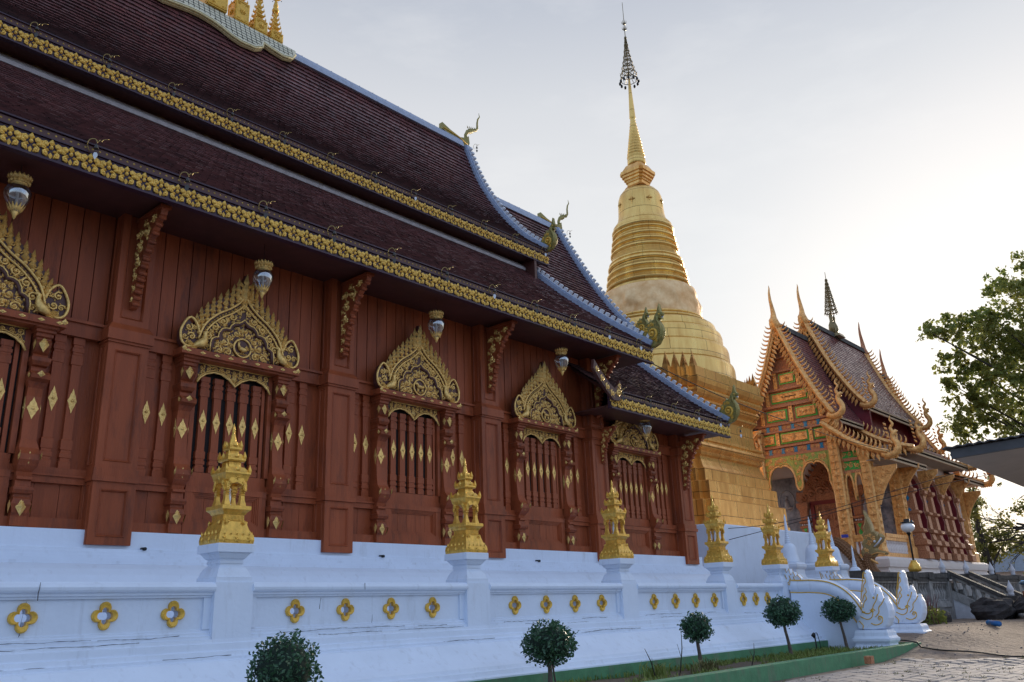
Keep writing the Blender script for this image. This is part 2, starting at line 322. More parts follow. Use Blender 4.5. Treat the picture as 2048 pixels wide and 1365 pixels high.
    def diamond(s, u, v, hw, hh, h=.02, T=None, m=0, w=0.0):
        n = 16; rim = []
        for i in range(n):
            a = 2*pi*i/n; c, d = cos(a), sin(a); k = 1/(abs(c)+abs(d)); kk = k*(1.0 if i % 2 == 0 else .93)
            rim.append((u+hw*kk*c, v+hh*kk*d, w+h*(.35 if i % 2 else .15)))
        base = [(p[0], p[1], w-.005) for p in rim]
        mid = [(u+(p[0]-u)*.35, v+(p[1]-v)*.3, w+h*.5) for p in rim]
        s.loft([base, rim, mid], T, m)
        s.dome(u, v, hw*.38, h*1.3, T, m, w+h*.45)
    def build(s, name, mats, parent=None, kind=None):
        me = bpy.data.meshes.new(name); me.from_pydata(s.v, [], s.f)
        if not isinstance(mats, (list, tuple)): mats = [mats]
        for q in mats: me.materials.append(q)
        me.polygons.foreach_set('material_index', [min(i, len(mats)-1) for i in s.mi])
        me.polygons.foreach_set('use_smooth', s.sm)
        if s.tint is not None:
            at = me.attributes.new('tint', 'FLOAT', 'FACE'); at.data.foreach_set('value', s.tint)
        me.update()
        o = bpy.data.objects.new(name, me); COL.objects.link(o)
        if parent: o.parent = parent; o.matrix_parent_inverse = inv(parent)
        if kind: o['kind'] = kind
        return o
def inv(p):
    if p.type == 'MESH': return Matrix.Identity(4)
    return (Matrix.Translation(p.location) @ p.rotation_euler.to_matrix().to_4x4()).inverted()
def inset(poly, d):
    n = len(poly); out = []
    for i in range(n):
        a, b, c = Vector(poly[i-1]), Vector(poly[i]), Vector(poly[(i+1) % n])
        e1 = (b-a); e2 = (c-b)
        n1 = Vector((-e1.y, e1.x)); n2 = Vector((-e2.y, e2.x))
        if n1.length > 0: n1.normalize()
        if n2.length > 0: n2.normalize()
        k = n1+n2
        if k.length < 1e-6: k = n1
        k.normalize(); out.append(tuple(b+k*min(d/max(k.dot(n1), .4), d*2)))
    return out
def mirror(half):
    """half outline from right bottom going up to the apex on u=0 -> full CCW polygon"""
    return half + [(-u, v) for u, v in reversed(half) if abs(u) > 1e-6]
def FX(x, y, z):       # facade plane: u->+X, v->+Z, w->-Y
    return Matrix(((1,0,0,x),(0,0,-1,y),(0,1,0,z),(0,0,0,1)))
def FY(x, y, z):       # plane facing -X: u->-Y, v->+Z, w->-X
    return Matrix(((0,0,-1,x),(-1,0,0,y),(0,1,0,z),(0,0,0,1)))
def at(x, y, z): return Matrix.Translation((x, y, z))
def tag(o, label=None, cat=None, group=None, kind=None):
    if label: o['label'] = label
    if cat: o['category'] = cat
    if group: o['group'] = group
    if kind: o['kind'] = kind
    return o
def empty(name, loc, label, cat, group=None):
    o = bpy.data.objects.new(name, None); COL.objects.link(o); o.location = loc; o.empty_display_size = .2
    bpy.context.view_layer.update()
    return tag(o, label, cat, group)
def copy_tree(o, parent=None):
    c = o.copy(); COL.objects.link(c)
    if parent: c.parent = parent
    for ch in list(o.children): copy_tree(ch, c)
    return c
def lerp(a, b, t): return a+(b-a)*t
def curve_at(C, t):
    """polyline C by arc length fraction -> point, unit tangent"""
    L = [0]
    for a, b in zip(C, C[1:]): L.append(L[-1]+math.dist(a, b))
    d = t*L[-1]
    for i in range(len(C)-1):
        if d <= L[i+1]+1e-9:
            k = (d-L[i])/(L[i+1]-L[i]); p = tuple(lerp(x, y, k) for x, y in zip(C[i], C[i+1])); break
    tg = tuple((y-x)/(L[i+1]-L[i]) for x, y in zip(C[i], C[i+1]))
    return p, tg, L[-1]
def smooth_curve(C, n=24):
    """Catmull-Rom through the points"""
    P = [C[0]]+list(C)+[C[-1]]; out = []
    segs = len(C)-1
    for k in range(n+1):
        x = k/n*segs; i = min(int(x), segs-1); t = x-i
        p0, p1, p2, p3 = P[i:i+4]
        out.append(tuple(.5*(2*b+(c-a)*t+(2*a-5*b+4*c-d)*t*t+(3*b-a-3*c+d)*t**3) for a, b, c, d in zip(p0, p1, p2, p3)))
    return out
#%%BODY
# ================================================================== SETTING
def hgt(x, y):
    h = 0.0
    def ss(t): t = min(max(t, 0), 1); return t*t*(3-2*t)
    h += .48*ss((x-20.2)/5.5)*ss((y-4.6)/3.0)*(1 if x < 45 else max(0, 1-(x-45)/20))
    if x > 19: h += .05*noise.noise((x*.9, y*.9, 0))*min((x-19)/2, 1)*(1 if y < 11 else 0)
    return h
g = MB()
xs = [-900,-300,-100,-40,-15]+[-5+.5*i for i in range(110)]+[55,70,100,200,400,900]
ys = [-900,-300,-80,-30]+[-8+.5*i for i in range(45)]+[20,30,60,120,300,900]
vs = [(x, y, hgt(x, y)) for y in ys for x in xs]; nx = len(xs)
g.add(vs, [(j*nx+i, j*nx+i+1, (j+1)*nx+i+1, (j+1)*nx+i) for j in range(len(ys)-1) for i in range(nx-1)], sm=True)
g.build('ground', SAND, kind='structure')

# block paving in the foreground, sand creeping over its edge
pv = MB(); rnd = random.Random(3)
bw, bd = .42, .21
for j in range(-12, 36):
    y0 = j*bd
    lim = 21.6-.25*max(0, y0-2)*(.4)+.8*noise.noise((y0*.6, 3.1, 0))+ (1.2 if y0 < 4 else 0)
    i = 0
    while True:
        x0 = 2+i*bw+(bw/2 if j % 2 else 0); i += 1
        if x0+bw > lim: break
        if y0 > 7.0 - .0*x0: continue
        e = .012; z = .018+rnd.uniform(-.006, .006)+hgt(x0+.2, y0+.1)
        t1, t2 = rnd.uniform(-.006, .006), rnd.uniform(-.006, .006)
        x1, y1 = x0+bw-e*2, y0+bd-e*2; q = .014
        pv.loft([[(x0,y0,-.02),(x1,y0,-.02),(x1,y1,-.02),(x0,y1,-.02)], [(x0,y0,z-.012),(x1,y0,z-.012),(x1,y1,z-.012),(x0,y1,z-.012)],
                 [(x0+q,y0+q,z+t1),(x1-q,y0+q,z+t1+t2),(x1-q,y1-q,z-t1+t2),(x0+q,y1-q,z-t1)]], cap0=False)
pv.build('paving', STONE, kind='structure')
# dry grass in the paving joints
gr = MB()
for _ in range(900):
    y = rnd.uniform(-1, 7.3); x = rnd.uniform(11, 22.5)
    if noise.noise((x*.8, y*.8, 5)) < .02: continue
    for k in range(5):
        a = rnd.uniform(0, 2*pi); l = rnd.uniform(.03, .09); px, py = x+rnd.uniform(-.12, .12), y+rnd.uniform(-.03, .03); w = .008
        gr.add([(px-w*sin(a), py+w*cos(a), .01), (px+w*sin(a), py-w*cos(a), .01), (px+cos(a)*l*.8, py+sin(a)*l*.8, .01+l*.6)], [(0,1,2)])
gr.build('joint_weeds', DRYG, kind='stuff')
# sandy crumbs and litter specks
cr_ = MB()
for _ in range(260):
    x = rnd.uniform(20, 36); y = rnd.uniform(4.5, 9.0); r = rnd.uniform(.008, .028)
    cr_.lathe_ball((x, y, hgt(x, y)+r*.4), r, None, 0, 5, 3, (1.2, 1, .6))
cr_.build('pebbles', STONE, kind='stuff')

# terrace the hall stands on, and its stairs
tr = MB(); tr.box(-8, 26.2, 10.35, 27, -.2, 1.0); tr.build('terrace', WHITE, kind='structure')
st = MB()
for k in range(5): st.box(22.05, 24.65, 7.9+.42*k, 10.36, -.2, .2+.2*k)
st.build('stairs', WHITE, kind='structure')

# planting bed
BEDX1 = 23.2
bed = MB()
bx = [3+.25*i for i in range(81)]; by = [7.6+.2*i for i in range(9)]
bed.add([(x, y, .20+.035*noise.noise((x*2, y*2, 1))) for y in by for x in bx], [(j*81+i, j*81+i+1, (j+1)*81+i+1, (j+1)*81+i) for j in range(8) for i in range(80)], sm=True)
bed.build('flower_bed_soil', SOIL, kind='structure')
kb = MB()
kb.loft([[(x, y, z) for y, z in ((7.42, -.1), (7.60, -.1), (7.60, .27), (7.59, .285), (7.43, .285), (7.42, .27))] for x in [2+.0*i for i in range(1)]+[2+i*.707 for i in range(1, 31)]])
kb.box(23.21-.17, 23.21, 7.602, 8.5, -.1, .283)
k_ = kb.build('bed_curb', GREENP); tag(k_, 'low green painted concrete curb along the planting bed', 'curb')
gs = MB()
def blade(mb, px, py, pz, l, a, w, lean):
    m_ = (px+cos(a)*l*lean*.4, py+sin(a)*l*lean*.4, pz+l*.6); t_ = (px+cos(a)*l*lean, py+sin(a)*l*lean, pz+l*(1-.35*lean)); sx, sy = -sin(a)*w, cos(a)*w
    mb.add([(px-sx,py-sy,pz),(px+sx,py+sy,pz),(m_[0]+sx*.8,m_[1]+sy*.8,m_[2]),(m_[0]-sx*.8,m_[1]-sy*.8,m_[2]),t_], [(0,1,2,3),(3,2,4)])
for _ in range(11000):
    x = rnd.uniform(5, 23.0); y = rnd.uniform(7.66, 9.15)
    if noise.noise((x*.7, y*.9, 2)) < -.25+.30*(x < 15.5): continue
    blade(gs, x, y, .19, rnd.uniform(.05, .15), rnd.uniform(0, 2*pi), rnd.uniform(.006, .012), rnd.uniform(.2, .9))
gs.build('bed_grass', GRASS, kind='stuff')

# ================================================================== BALUSTRADE WALL
WX = [1.42, 5.76+.16, 10.14+.16, 14.43+.16, 18.57+.16, 21.59+.1, 24.9+.16]
wall = empty('balustrade_wall', (10, 10.2, 0), 'white moulded balustrade wall with golden quatrefoil openings along the terrace', 'wall')
PROF = [(9.2,.10),(9.2,.42),(9.28,.44),(9.30,.50),(9.36,.51),(9.38,.56),(9.44,.60),(9.54,.66),(9.64,.74),(9.72,.82),(9.78,.88),(9.85,.90),(9.85,.93),(9.90,.935),(9.91,.99),(9.95,1.0),(9.955,1.08),(9.985,1.09),(9.99,1.13)]
bm_ = MB()
def base_loop(x, o=0): return [(x, y-o, z) for y, z in PROF]+[(x, 10.36, 1.13), (x, 10.36, .1)]
# mitred flare at the right end: profile follows the corner
xe = 22.0
bm_.loft([[(x, y, z) for y, z in PROF]+[(x, 10.34, 1.13), (x, 10.34, .1)] for x in (-6, xe)], cap1=True)
# end return
bm_.loft([[(xe+.003, y, z) for y, z in PROF]+[(xe+.003, 10.30, 1.12), (xe+.003, 10.30, .1)], [(xe+(9.99-y)*.9+.02, y+(.0), z) for y, z in PROF]+[(xe+.02, 10.29, 1.12), (xe+.02, 10.29, .1)]])
bm_.build('wall_base', WHITE, wall)
gp = MB(); gp.box(3, 22.9, 9.16, 9.199, .12, .40); gp.build('green_base_strip', GREENP, wall)
def quatre(cx, cz, r, n=32):
    out = []
    for i in range(n):
        a = 2*pi*i/n
        k = max(0, cos(2*a))**.0
        # union of four lobes
        best = 0
        for q in range(4):
            b = q*pi/2; d = .56*r; lr = .44*r
            # ray-circle from the centre
            pr = d*cos(a-b); h = d*d-pr*pr
            if lr*lr > h: best = max(best, pr+sqrt(lr*lr-h))
        best = max(best, .50*r)
        out.append((cx+best*cos(a)*1.0, cz+best*sin(a)*1.05))
    return out
def rect_pts(x0, x1, z0, z1, cx, cz, n=32):
    out = []
    for i in range(n):
        a = 2*pi*i/n; c, s_ = cos(a), sin(a)
        t = min(((x1-cx)/c if c > 1e-9 else (x0-cx)/c if c < -1e-9 else 1e9), ((z1-cz)/s_ if s_ > 1e-9 else (z0-cz)/s_ if s_ < -1e-9 else 1e9))
        out.append((cx+c*t, cz+s_*t))
    return out
quat_mesh = None
for k in range(len(WX)-2):
    a, b = WX[k]+.26, WX[k+1]-.26
    p = MB(); z0, z1 = 1.13, 1.62
    nq = 4 if k < 4 else 3
    if k == 0: cs = [a+.95, a+1.85, a+2.70, a+3.50]
    elif k == 4: cs = [20.0, 20.72, 21.3]; cs = [a+.42, a+1.05, a+1.68]
    else: cs = [a+.70+i*.827 for i in range(4)]
    cz = 1.435
    edges = [a]+[(cs[i]+cs[i+1])/2 for i in range(len(cs)-1)]+[b]
    for i, c in enumerate(cs):
        hp = quatre(c, cz, .094); rp = rect_pts(edges[i], edges[i+1], z0, z1, c, cz)
        # corner fix: add exact corners by snapping the nearest ray points
        for (ex, ez) in ((edges[i], z0), (edges[i+1], z0), (edges[i+1], z1), (edges[i], z1)):
            j = min(range(32), key=lambda q: (rp[q][0]-ex)**2+(rp[q][1]-ez)**2); rp[j] = (ex, ez)
        n = 32
        f0 = [(x, 10.10, z) for x, z in rp]; f1 = [(x, 10.10, z) for x, z in hp]; f2 = [(x, 10.24, z) for x, z in hp]; f3 = [(x, 10.24, z) for x, z in rp]
        p.add(f0+f1+f2+f3, [q for i2 in range(n) for q in ((i2, (i2+1) % n, n+(i2+1) % n, n+i2), (n+i2, n+(i2+1) % n, 2*n+(i2+1) % n, 2*n+i2), (2*n+i2, 2*n+(i2+1) % n, 3*n+(i2+1) % n, 3*n+i2))])
    # fillets under the rail, ledges below
    p.loft([[(x, y, z) for y, z in ((10.06,1.62),(10.06,1.645),(10.03,1.65),(10.03,1.675),(9.99,1.69),(9.975,1.71),(9.97,1.74),(9.985,1.77),(10.01,1.785),(10.03,1.80),(10.27,1.80),(10.29,1.77),(10.29,1.71),(10.26,1.67),(10.24,1.62))] for x in (a, b)])
    p.loft([[(x, y, z) for y, z in ((10.02,1.131),(10.02,1.17),(10.05,1.175),(10.05,1.21),(10.075,1.215),(10.075,1.24),(10.099,1.245),(10.099,1.131))] for x in (a, b)])
    p.box(a, a+.10, 10.07, 10.099, 1.246, 1.619); p.box(b-.10, b, 10.07, 10.099, 1.246, 1.619)
    p.build('wall_panel', WHITE, wall)
    for c in cs:
        if quat_mesh is None:
            q = MB(); o1 = quatre(0, 0, .146, 32); o2 = quatre(0, 0, .130, 32); i1 = quatre(0, 0, .108, 32); i2 = quatre(0, 0, .088, 32)
            q.loft([[(x, -.0, z) for x, z in o1], [(x, -.03, z) for x, z in o1], [(x, -.045, z) for x, z in o2], [(x, -.034, z) for x, z in i1], [(x, -.03, z) for x, z in i2], [(x, .03, z) for x, z in i2]], cap0=False, cap1=False)
            quat_mesh = q.build('quatrefoil_frame', GOLDP, wall); quat_mesh.location = (c, 10.099, cz)
        else:
            o = quat_mesh.copy(); COL.objects.link(o); o.location = (c, 10.099, cz)
def pedestal(x):
    p = MB(); p.box(x-.265, x+.265, 10.0, 10.53, .9, 1.80)
    p.sq([(.245,1.80),(.245,1.865),(.235,1.87),(.215,1.93),(.195,1.97),(.165,2.0),(.155,2.01),(.155,2.03),(.165,2.035),(.165,2.065),(.155,2.07),(.16,2.085),(.185,2.10),(.21,2.14),(.225,2.155),(.225,2.165),(.258,2.168),(.258,2.27),(.254,2.275)], (x, 10.265))
    return p
for x in WX: pedestal(x).build('pedestal', WHITE, wall)
# hairline cracks and dirt lines in the old paint
CRK = mat('crack_dirt', (.06, .06, .065), .9)
rk = random.Random(14)
def crack(p, d, l, y, r=.004):
    b = MB(); pts = []; x, z = p
    n = int(l/.05)+2
    for i in range(n):
        pts.append((x, y-.001, z)); x += d[0]*.05+rk.gauss(0, .004); z += d[1]*.05+rk.gauss(0, .003+.010*abs(d[1]))
    b.tube(pts, [r*rk.uniform(.3, 1.0) for _ in pts], 4); b.build('crack', CRK, wall)
for (x, l) in ((2.7,1.5),(4.3,.9),(6.6,2.1),(9.0,.6),(10.9,1.2),(13.0,.8),(15.1,1.4),(17.2,.7)): crack((x, 1.1745), (1, 0), l, 10.02)
for (x, l) in ((2.5,2.2),(7.2,1.0),(8.6,1.3),(11.4,1.7),(15.6,.9),(19.2,1.2)): crack((x, 1.13), (1, 0), l, 9.99)
for (x, l) in ((3.1,1.6),(5.0,.8),(9.4,1.1),(12.6,2.0),(16.4,.8)): crack((x, .935), (1, 0), l, 9.885, .005)
for (x, z, l) in ((3.55,1.60,.36),(7.3,1.60,.12),(12.9,1.58,.16),(8.2,1.36,.10)): crack((x, z), (-.12, -1), l, 10.10)
crack((3.62, 1.79), (-.05, -1), .10, 9.968, .007); crack((7.95, 1.79), (.05, -1), .09, 9.968, .006)

# ------------------------------------------------------------------ golden shrine towers on the pedestals
def shrine():
    root = empty('shrine_tower', (0,0,0), 'x', 'shrine tower', 'golden shrine towers on the balustrade')
    b = MB()
    b.sq([(.335,0),(.345,.05),(.335,.11),(.30,.15),(.27,.19),(.245,.25),(.235,.29),(.215,.30),(.20,.31)])
    for sx in (-1, 1):
        for ax in (0, 1):
            for q in (-.24, -.12, 0, .12, .24):
                T_ = Matrix.Rotation(ax*pi/2+(0 if sx > 0 else pi), 4, 'Z') @ FX(0, -.345, 0)
                if abs(q) in (0, .24): b.rosette(q, .055, .05, T_, 0, .0, 5)
                b.leaf(q, .10, .07, .05, pi/2, .03, T_)
            T_ = Matrix.Rotation(ax*pi/2+(0 if sx > 0 else pi), 4, 'Z') @ FX(0, -.25, 0)
            b.spiral(-.17, .27, .035, 0, 1, 1, .012, T_); b.spiral(.17, .27, .035, pi, 1, -1, .012, T_)
    b.build('base', GOLDB, root)
    d = MB()
    d.sq([(.20,.31),(.20,.38),(.215,.385),(.23,.41),(.255,.43),(.275,.44),(.285,.45),(.285,.495),(.275,.50)])
    for q in range(14):
        for r_ in range(4): d.box(-.18+q*.0277-.008, -.18+q*.0277+.008, -.208, -.2, .315, .375, Matrix.Rotation(r_*pi/2, 4, 'Z'))
    d.build('pedestal_band', GOLDB, root)
    prof = [(.062,.50),(.056,.53),(.04,.58),(.034,.64),(.045,.65),(.03,.665),(.045,.68),(.03,.70),(.045,.715),(.032,.74),(.05,.76),(.055,.82)]
    for sx in (-1, 1):
        for sy in (-1, 1): c = MB(); c.sq(prof, (sx*.155, sy*.155)); c.build('column', GOLDB, root)
    pd = MB()
    for r_ in range(4):
        T_ = Matrix.Rotation(r_*pi/2, 4, 'Z') @ FX(0, -.205, .76)
        pd.prism([(-.19,-.06),(-.15,-.02),(-.10,.03),(0,.055),(.10,.03),(.15,-.02),(.19,-.06),(.20,.02),(.15,.09),(.08,.14),(0,.20),(-.08,.14),(-.15,.09),(-.20,.02)], -.02, .02, T_)
        for u, v in ((-.13,.04),(.13,.04),(0,.12)): pd.rosette(u, v, .045, T_, 0, .02, 5)
        for u in (-.19, .19): pd.spiral(u*.9, -.03, .035, pi/2, 1.1, 1 if u > 0 else -1, .012, T_, 0, .02)
    pd.sq([(.19,.82),(.215,.84),(.235,.90),(.25,.93)])
    pd.build('gable_panels', GOLDB, root)
    t = MB()
    def tier(z, w, top, nk, hh):
        t.sq([(w*.9,z),(w,z+.02),(w,z+.045),(w*.93,z+.05),(w*.80,z+.08),(w*.66,z+.115),(top*1.05,z+hh-.03),(top,z+hh)])
        for sx in (-1, 1):
            for sy in (-1, 1):
                t.sq([(.022,z+.04),(.028,z+.07),(.016,z+.11),(.004,z+.145)], (sx*(w-.02), sy*(w-.02)))
        for r_ in range(4):
            T_ = Matrix.Rotation(r_*pi/2, 4, 'Z') @ FX(0, -w*.95, z+.04)
            t.leaf(0, -.01, .10, .10, pi/2, .03, T_)
        t.sq([(top,z+hh),(top,z+hh+nk),(top*1.1,z+hh+nk)])
        for q in range(7):
            for r_ in range(4): t.box((q-3)*top*.27-.006, (q-3)*top*.27+.006, -top-.006, -top, z+hh+.006, z+hh+nk-.006, Matrix.Rotation(r_*pi/2, 4, 'Z'))
    tier(.91, .255, .12, .04, .15); tier(1.10, .18, .085, .035, .12); tier(1.255, .125, .06, .005, .10)
    t.build('tiered_roof', GOLDB, root)
    f = MB(); f.lathe([(.06,1.36),(.072,1.375),(.06,1.39),(.058,1.40),(.052,1.44),(.036,1.49),(.028,1.51),(.036,1.52),(.036,1.535),(.026,1.545),(.03,1.56),(.02,1.60),(.004,1.645)], (0,0), 10)
    f.build('spire', GOLDB, root)
    fg = MB(); fg.lathe([(.05,.50),(.05,.53),(.035,.55),(.045,.62),(.03,.68),(.025,.70),(.03,.74),(.005,.78)], (0,.03), 10); fg.build('white_figure', WHITE, root)
    return root
proto = shrine()
tl = ['golden shrine tower on the foremost pedestal, its tip overlapping the rooster window', 'golden shrine tower on the second pedestal, before a timber pillar between two windows',
      'golden shrine tower on the third pedestal, in front of the last low window', 'golden shrine tower on the fourth pedestal, before the white plinth of the gilded pagoda',
      'golden shrine tower on the fifth pedestal, where the stair serpent railing begins', 'smallest golden shrine tower on the last pedestal beyond the stair, before the brown carved hall']
for i, x in enumerate(WX[1:]):
    o = proto if i == 0 else copy_tree(proto)
    o.location = (x, 10.265, 2.275); o['label'] = tl[i]; o.scale = (.725, .725, .97)
# ================================================================== TIMBER HALL
hall = empty('temple_hall', (9, 19.5, 1.0), 'dark red timber temple hall with steep tiled roofs and gilded window pediments', 'temple')
PX = [-2.75, 1.45, 5.66, 9.86, 14.12, 18.30, 22.55]
WY = 13.50
# plinth: wide moulded white foot
pl = MB()
pl.rect(-6, 22.95, 13.45, 25.6, [(.95,.9),(.95,1.2),(.90,1.35),(.88,1.62),(.84,1.80),(.80,1.92),(.74,2.03),(.66,2.12),(.58,2.18),(.52,2.20),(.52,2.24),(.46,2.245),(.46,2.285),(.40,2.29),(.40,2.33),(.345,2.335),(.345,2.385),(.30,2.39),(.30,2.43),(.22,2.44),(.22,2.70)])
pl.build('plinth', WHITE, hall)
for x in (6.2, 10.9, 15.55): 
    dq = MB(); dq.tube([(x, 13.25, 2.445), (x, 13.10, 2.44)], .026, 8); dq.build('drain_pipe', BLACK, hall)
# wall body: sill rail, boards, belts
wb = MB()
wb.box(-6, 18.6, WY+.02, 25.5, 2.70, 8.6); wb.box(18.601, 22.6, WY+.02, 25.5, 2.70, 6.45)                # core behind the panelling
wb.box(-6, 22.58, WY-.12, WY+.019, 2.702, 2.86)          # bottom rail
wb.box(-6, 22.58, WY-.09, WY+.019, 3.37, 3.60)           # mid rail
wb.box(-6, 22.58, WY-.12, WY+.018, 3.47, 3.50)
wb.box(-6, 22.58, WY-.10, WY+.019, 5.66, 5.93)           # belt under the siding
wb.box(-6, 22.58, WY-.14, WY+.018, 5.88, 5.925)
wb.build('wall', WOOD, hall)
rnd = random.Random(5)
for k in range(len(PX)-1):
    sd_ = MB(); a, b = PX[k]+.31, PX[k+1]-.31; n = 14; w = (b-a)/n; zt_ = 8.3 if k < 5 else 6.35
    for i in range(n):
        y = WY-.03+rnd.uniform(-.004, .004)
        sd_.box(a+i*w+.008, a+(i+1)*w-.008, y, WY+.018, 5.931, zt_)
    sd_.build('siding', WOOD, hall); sd_ = MB()
    for i in range(10):
        w2 = (b-a)/10; sd_.box(a+i*w2+.004, a+(i+1)*w2-.004, WY-.02+rnd.uniform(-.003, .003), WY+.017, 2.861, 3.369)
    for x in (a-.02, b-.06): sd_.box(x, x+.08, WY-.07, WY+.016, 2.861, 3.369)
    sd_.build('dado_boarding', WOOD, hall)
# end wall panelling
ew = MB()
for i in range(40): ew.box(22.602, 22.63+.003*(i % 2), 13.6+i*.3, 13.6+i*.3+.288, 2.72, 6.4)
ew.build('end_wall_boarding', WOOD, hall)
# pillars
def pillar(x, lowz=8.1):
    p = MB(); f0 = 13.2
    def sect(hw, y, z0, z1, pan=True, mz=.16):
        p.box(x-hw, x+hw, y+.035, WY+.10, z0, z1)
        T_ = FX(x, y+.035, 0)
        m_ = hw*.34
        p.nest(-hw, hw, z0, z1, [(0,0),(.0,.035),(m_,.035),(m_+.012,.05),(m_+.025,.035),(m_+.04,.004),(m_+.05,.004)] if pan else [(0,0),(0,.035)], T_)
        # side returns get the same panel
        TL = FY(x-hw, (y+WY)/2, 0); dd = (WY-y)/2-.02
        p.nest(-dd, dd, z0, z1, [(0,0),(.0,.006),(.05,.006),(.06,.012),(.07,.003)], TL)
    sect(.33, f0-.04, 2.485, 3.42); p.box(x-.36, x+.36, f0-.08, WY+.1, 3.42, 3.50); p.box(x-.345, x+.345, f0-.055, WY+.1, 3.50, 3.62)
    sect(.325, f0-.02, 3.62, 5.62)
    p.box(x-.345, x+.345, f0-.05, WY+.1, 5.62, 5.66); p.box(x-.37, x+.37, f0-.08, WY+.1, 5.66, 5.84)
    p.loft([[(x-.37,f0-.08,5.84),(x+.37,f0-.08,5.84),(x+.37,WY+.1,5.84),(x-.37,WY+.1,5.84)], [(x-.30,f0+.0,5.95),(x+.30,f0+.0,5.95),(x+.30,WY+.1,5.95),(x-.30,WY+.1,5.95)]])
    sect(.29, f0+.0, 5.95, lowz)
    return p
for x in PX: pillar(x, 8.1 if x < 22 else 6.6).build('pillar', WOOD, hall)
# corner pillar side on the end wall is part of the wall core

# --------------------------------------------------------------- side balusters with gilt lozenges
def baluster(h0, h1, w=.075, dia=True, dz=None):
    """stacked square-turned baluster standing on h0, up to h1, front at local w=.09"""
    b = MB(); H = h1-h0
    prof = []
    for sgn in (0, 1):
        q = [(1.0,0),(1.0,.06),(.82,.065),(.82,.085),(1.02,.09),(1.02,.125),(.85,.13),(.85,.15),(1.0,.155),(1.0,.235),(.80,.24)]
        prof.append(q)
    pts = [(w*a, z) for a, z in [(k, t*H*.9) for k, t in prof[0]]]
    pts2 = [(w*k, H-t*H*.9) for k, t in reversed(prof[1])]
    allp = pts+pts2
    lo = []
    for hw, z in allp: lo.append([(-hw, h0+z, 0.0), (hw, h0+z, 0.0), (hw, h0+z, .03+.55*hw), (-hw, h0+z, .03+.55*hw)])
    b.loft(lo)
    if dia: b.diamond(0, dz if dz is not None else (h0+h1)/2, w*.82, w*2.35, .022, None, 1, .03+.55*w*.8+.004)
    return b
sb = baluster(3.60, 5.655, .085, True, 4.64); sb_o = None
def place_sb(x):
    global sb_o
    q = MB()
    if sb_o is None:
        q.merge(sb, FX(0, WY+.02, 0)); sb_o = q.build('side_baluster', [WOOD, GOLDL], hall); sb_o.location = (x, 0, 0)
    else:
        o = sb_o.copy(); COL.objects.link(o); o.location = (x, 0, 0)
WC = [-.70, 3.50, 7.66, 11.90, 16.12, 20.0]
for i, c in enumerate(WC):
    offs = (-1.50, -1.22, 1.22, 1.50) if i < 5 else (-1.22, 1.16, 1.40, 1.64, 1.88)
    for o_ in offs: place_sb(c+o_)

# --------------------------------------------------------------- windows
def post_mesh(sx):
    b = MB()
    # serpentine carved side post: silhouette front bulges, extruded along u
    prof = [(2.72,.20),(2.86,.20),(2.90,.23),(3.02,.25),(3.10,.22),(3.12,.20),(3.16,.20),(3.17,.25),(3.22,.27),(3.26,.25),(3.27,.20),(3.36,.19),(3.37,.24),(3.41,.24),(3.42,.19),(3.48,.20),(3.56,.29),(3.64,.34),(3.72,.33),(3.82,.25),(3.95,.19),(4.20,.17),(4.60,.17),(4.72,.19),(4.80,.25),(4.84,.33),(4.90,.34),(4.95,.28),(4.98,.20),(5.04,.19),(5.06,.24),(5.12,.27),(5.18,.27),(5.20,.20),(5.24,.18),(5.27,.21),(5.34,.26),(5.42,.28),(5.46,.24),(5.48,.24),(5.50,.27),(5.55,.27),(5.56,.31),(5.60,.31),(5.61,.35),(5.65,.36)]
    lo = []
    for z, d in prof:
        hw = .105 if z < 5.45 else .105+(d-.24)*.5
        hw = hw+(.03 if .24 < d and z < 5.3 else 0)
        lo.append([(-hw, z, -.04), (hw, z, -.04), (hw, z, d), (-hw, z, d)])
    b.loft(lo)
    # gilt appliques on front and on the side faces
    b.diamond(0, 4.42, .085, .17, .012, None, 1, .174)
    for z, w_ in ((2.97, .25), (5.37, .285)): b.leaf(0, z+.11, .23, .15, -pi/2, .05, None, 1, w_-.01); b.rosette(0, z+.05, .05, None, 1, w_+.0, 6)
    b.leaf(0, 3.58, .18, .11, pi/2, .03, None, 1, .31); b.leaf(0, 4.86, .10, .12, pi/2, .03, None, 1, .335)
    for s_ in (-1, 1):       # side gilt: triangles and drops, seen edge-on from along the wall
        T_ = Matrix(((0,0,s_,s_*.106),(0,1,0,0),(-s_,0,0,0),(0,0,0,1)))
        b.diamond(-s_*.13, 4.42, .05, .17, .01, T_, 1, .002)
        b.leaf(-s_*.20, 3.08, .20, .12, -pi/2, .02, T_, 1, .034)
        b.leaf(-s_*.22, 5.46, .18, .12, -pi/2, .02, T_, 1, .004)
        b.leaf(-s_*.30, 3.62, .16, .08, pi/2+s_*.5, .02, T_, 1, .034); b.leaf(-s_*.26, 4.84, .10, .10, pi/2, .02, T_, 1, .034)
    return b
def scroll_fill(mb, u, v, r, a, hand, T=None, m=0, w=.02, rad=None):
    rad = rad or r*.25
    mb.spiral(u, v, r, a, 1.25, hand, rad, T, m, w, 10, 5)
    for k in range(3):
        aa = a+hand*(.5+k*1.25); mb.leaf(u+r*.92*cos(aa), v+r*.92*sin(aa), r*.62, r*.36, aa+hand*.7, r*.22, T, m, w)
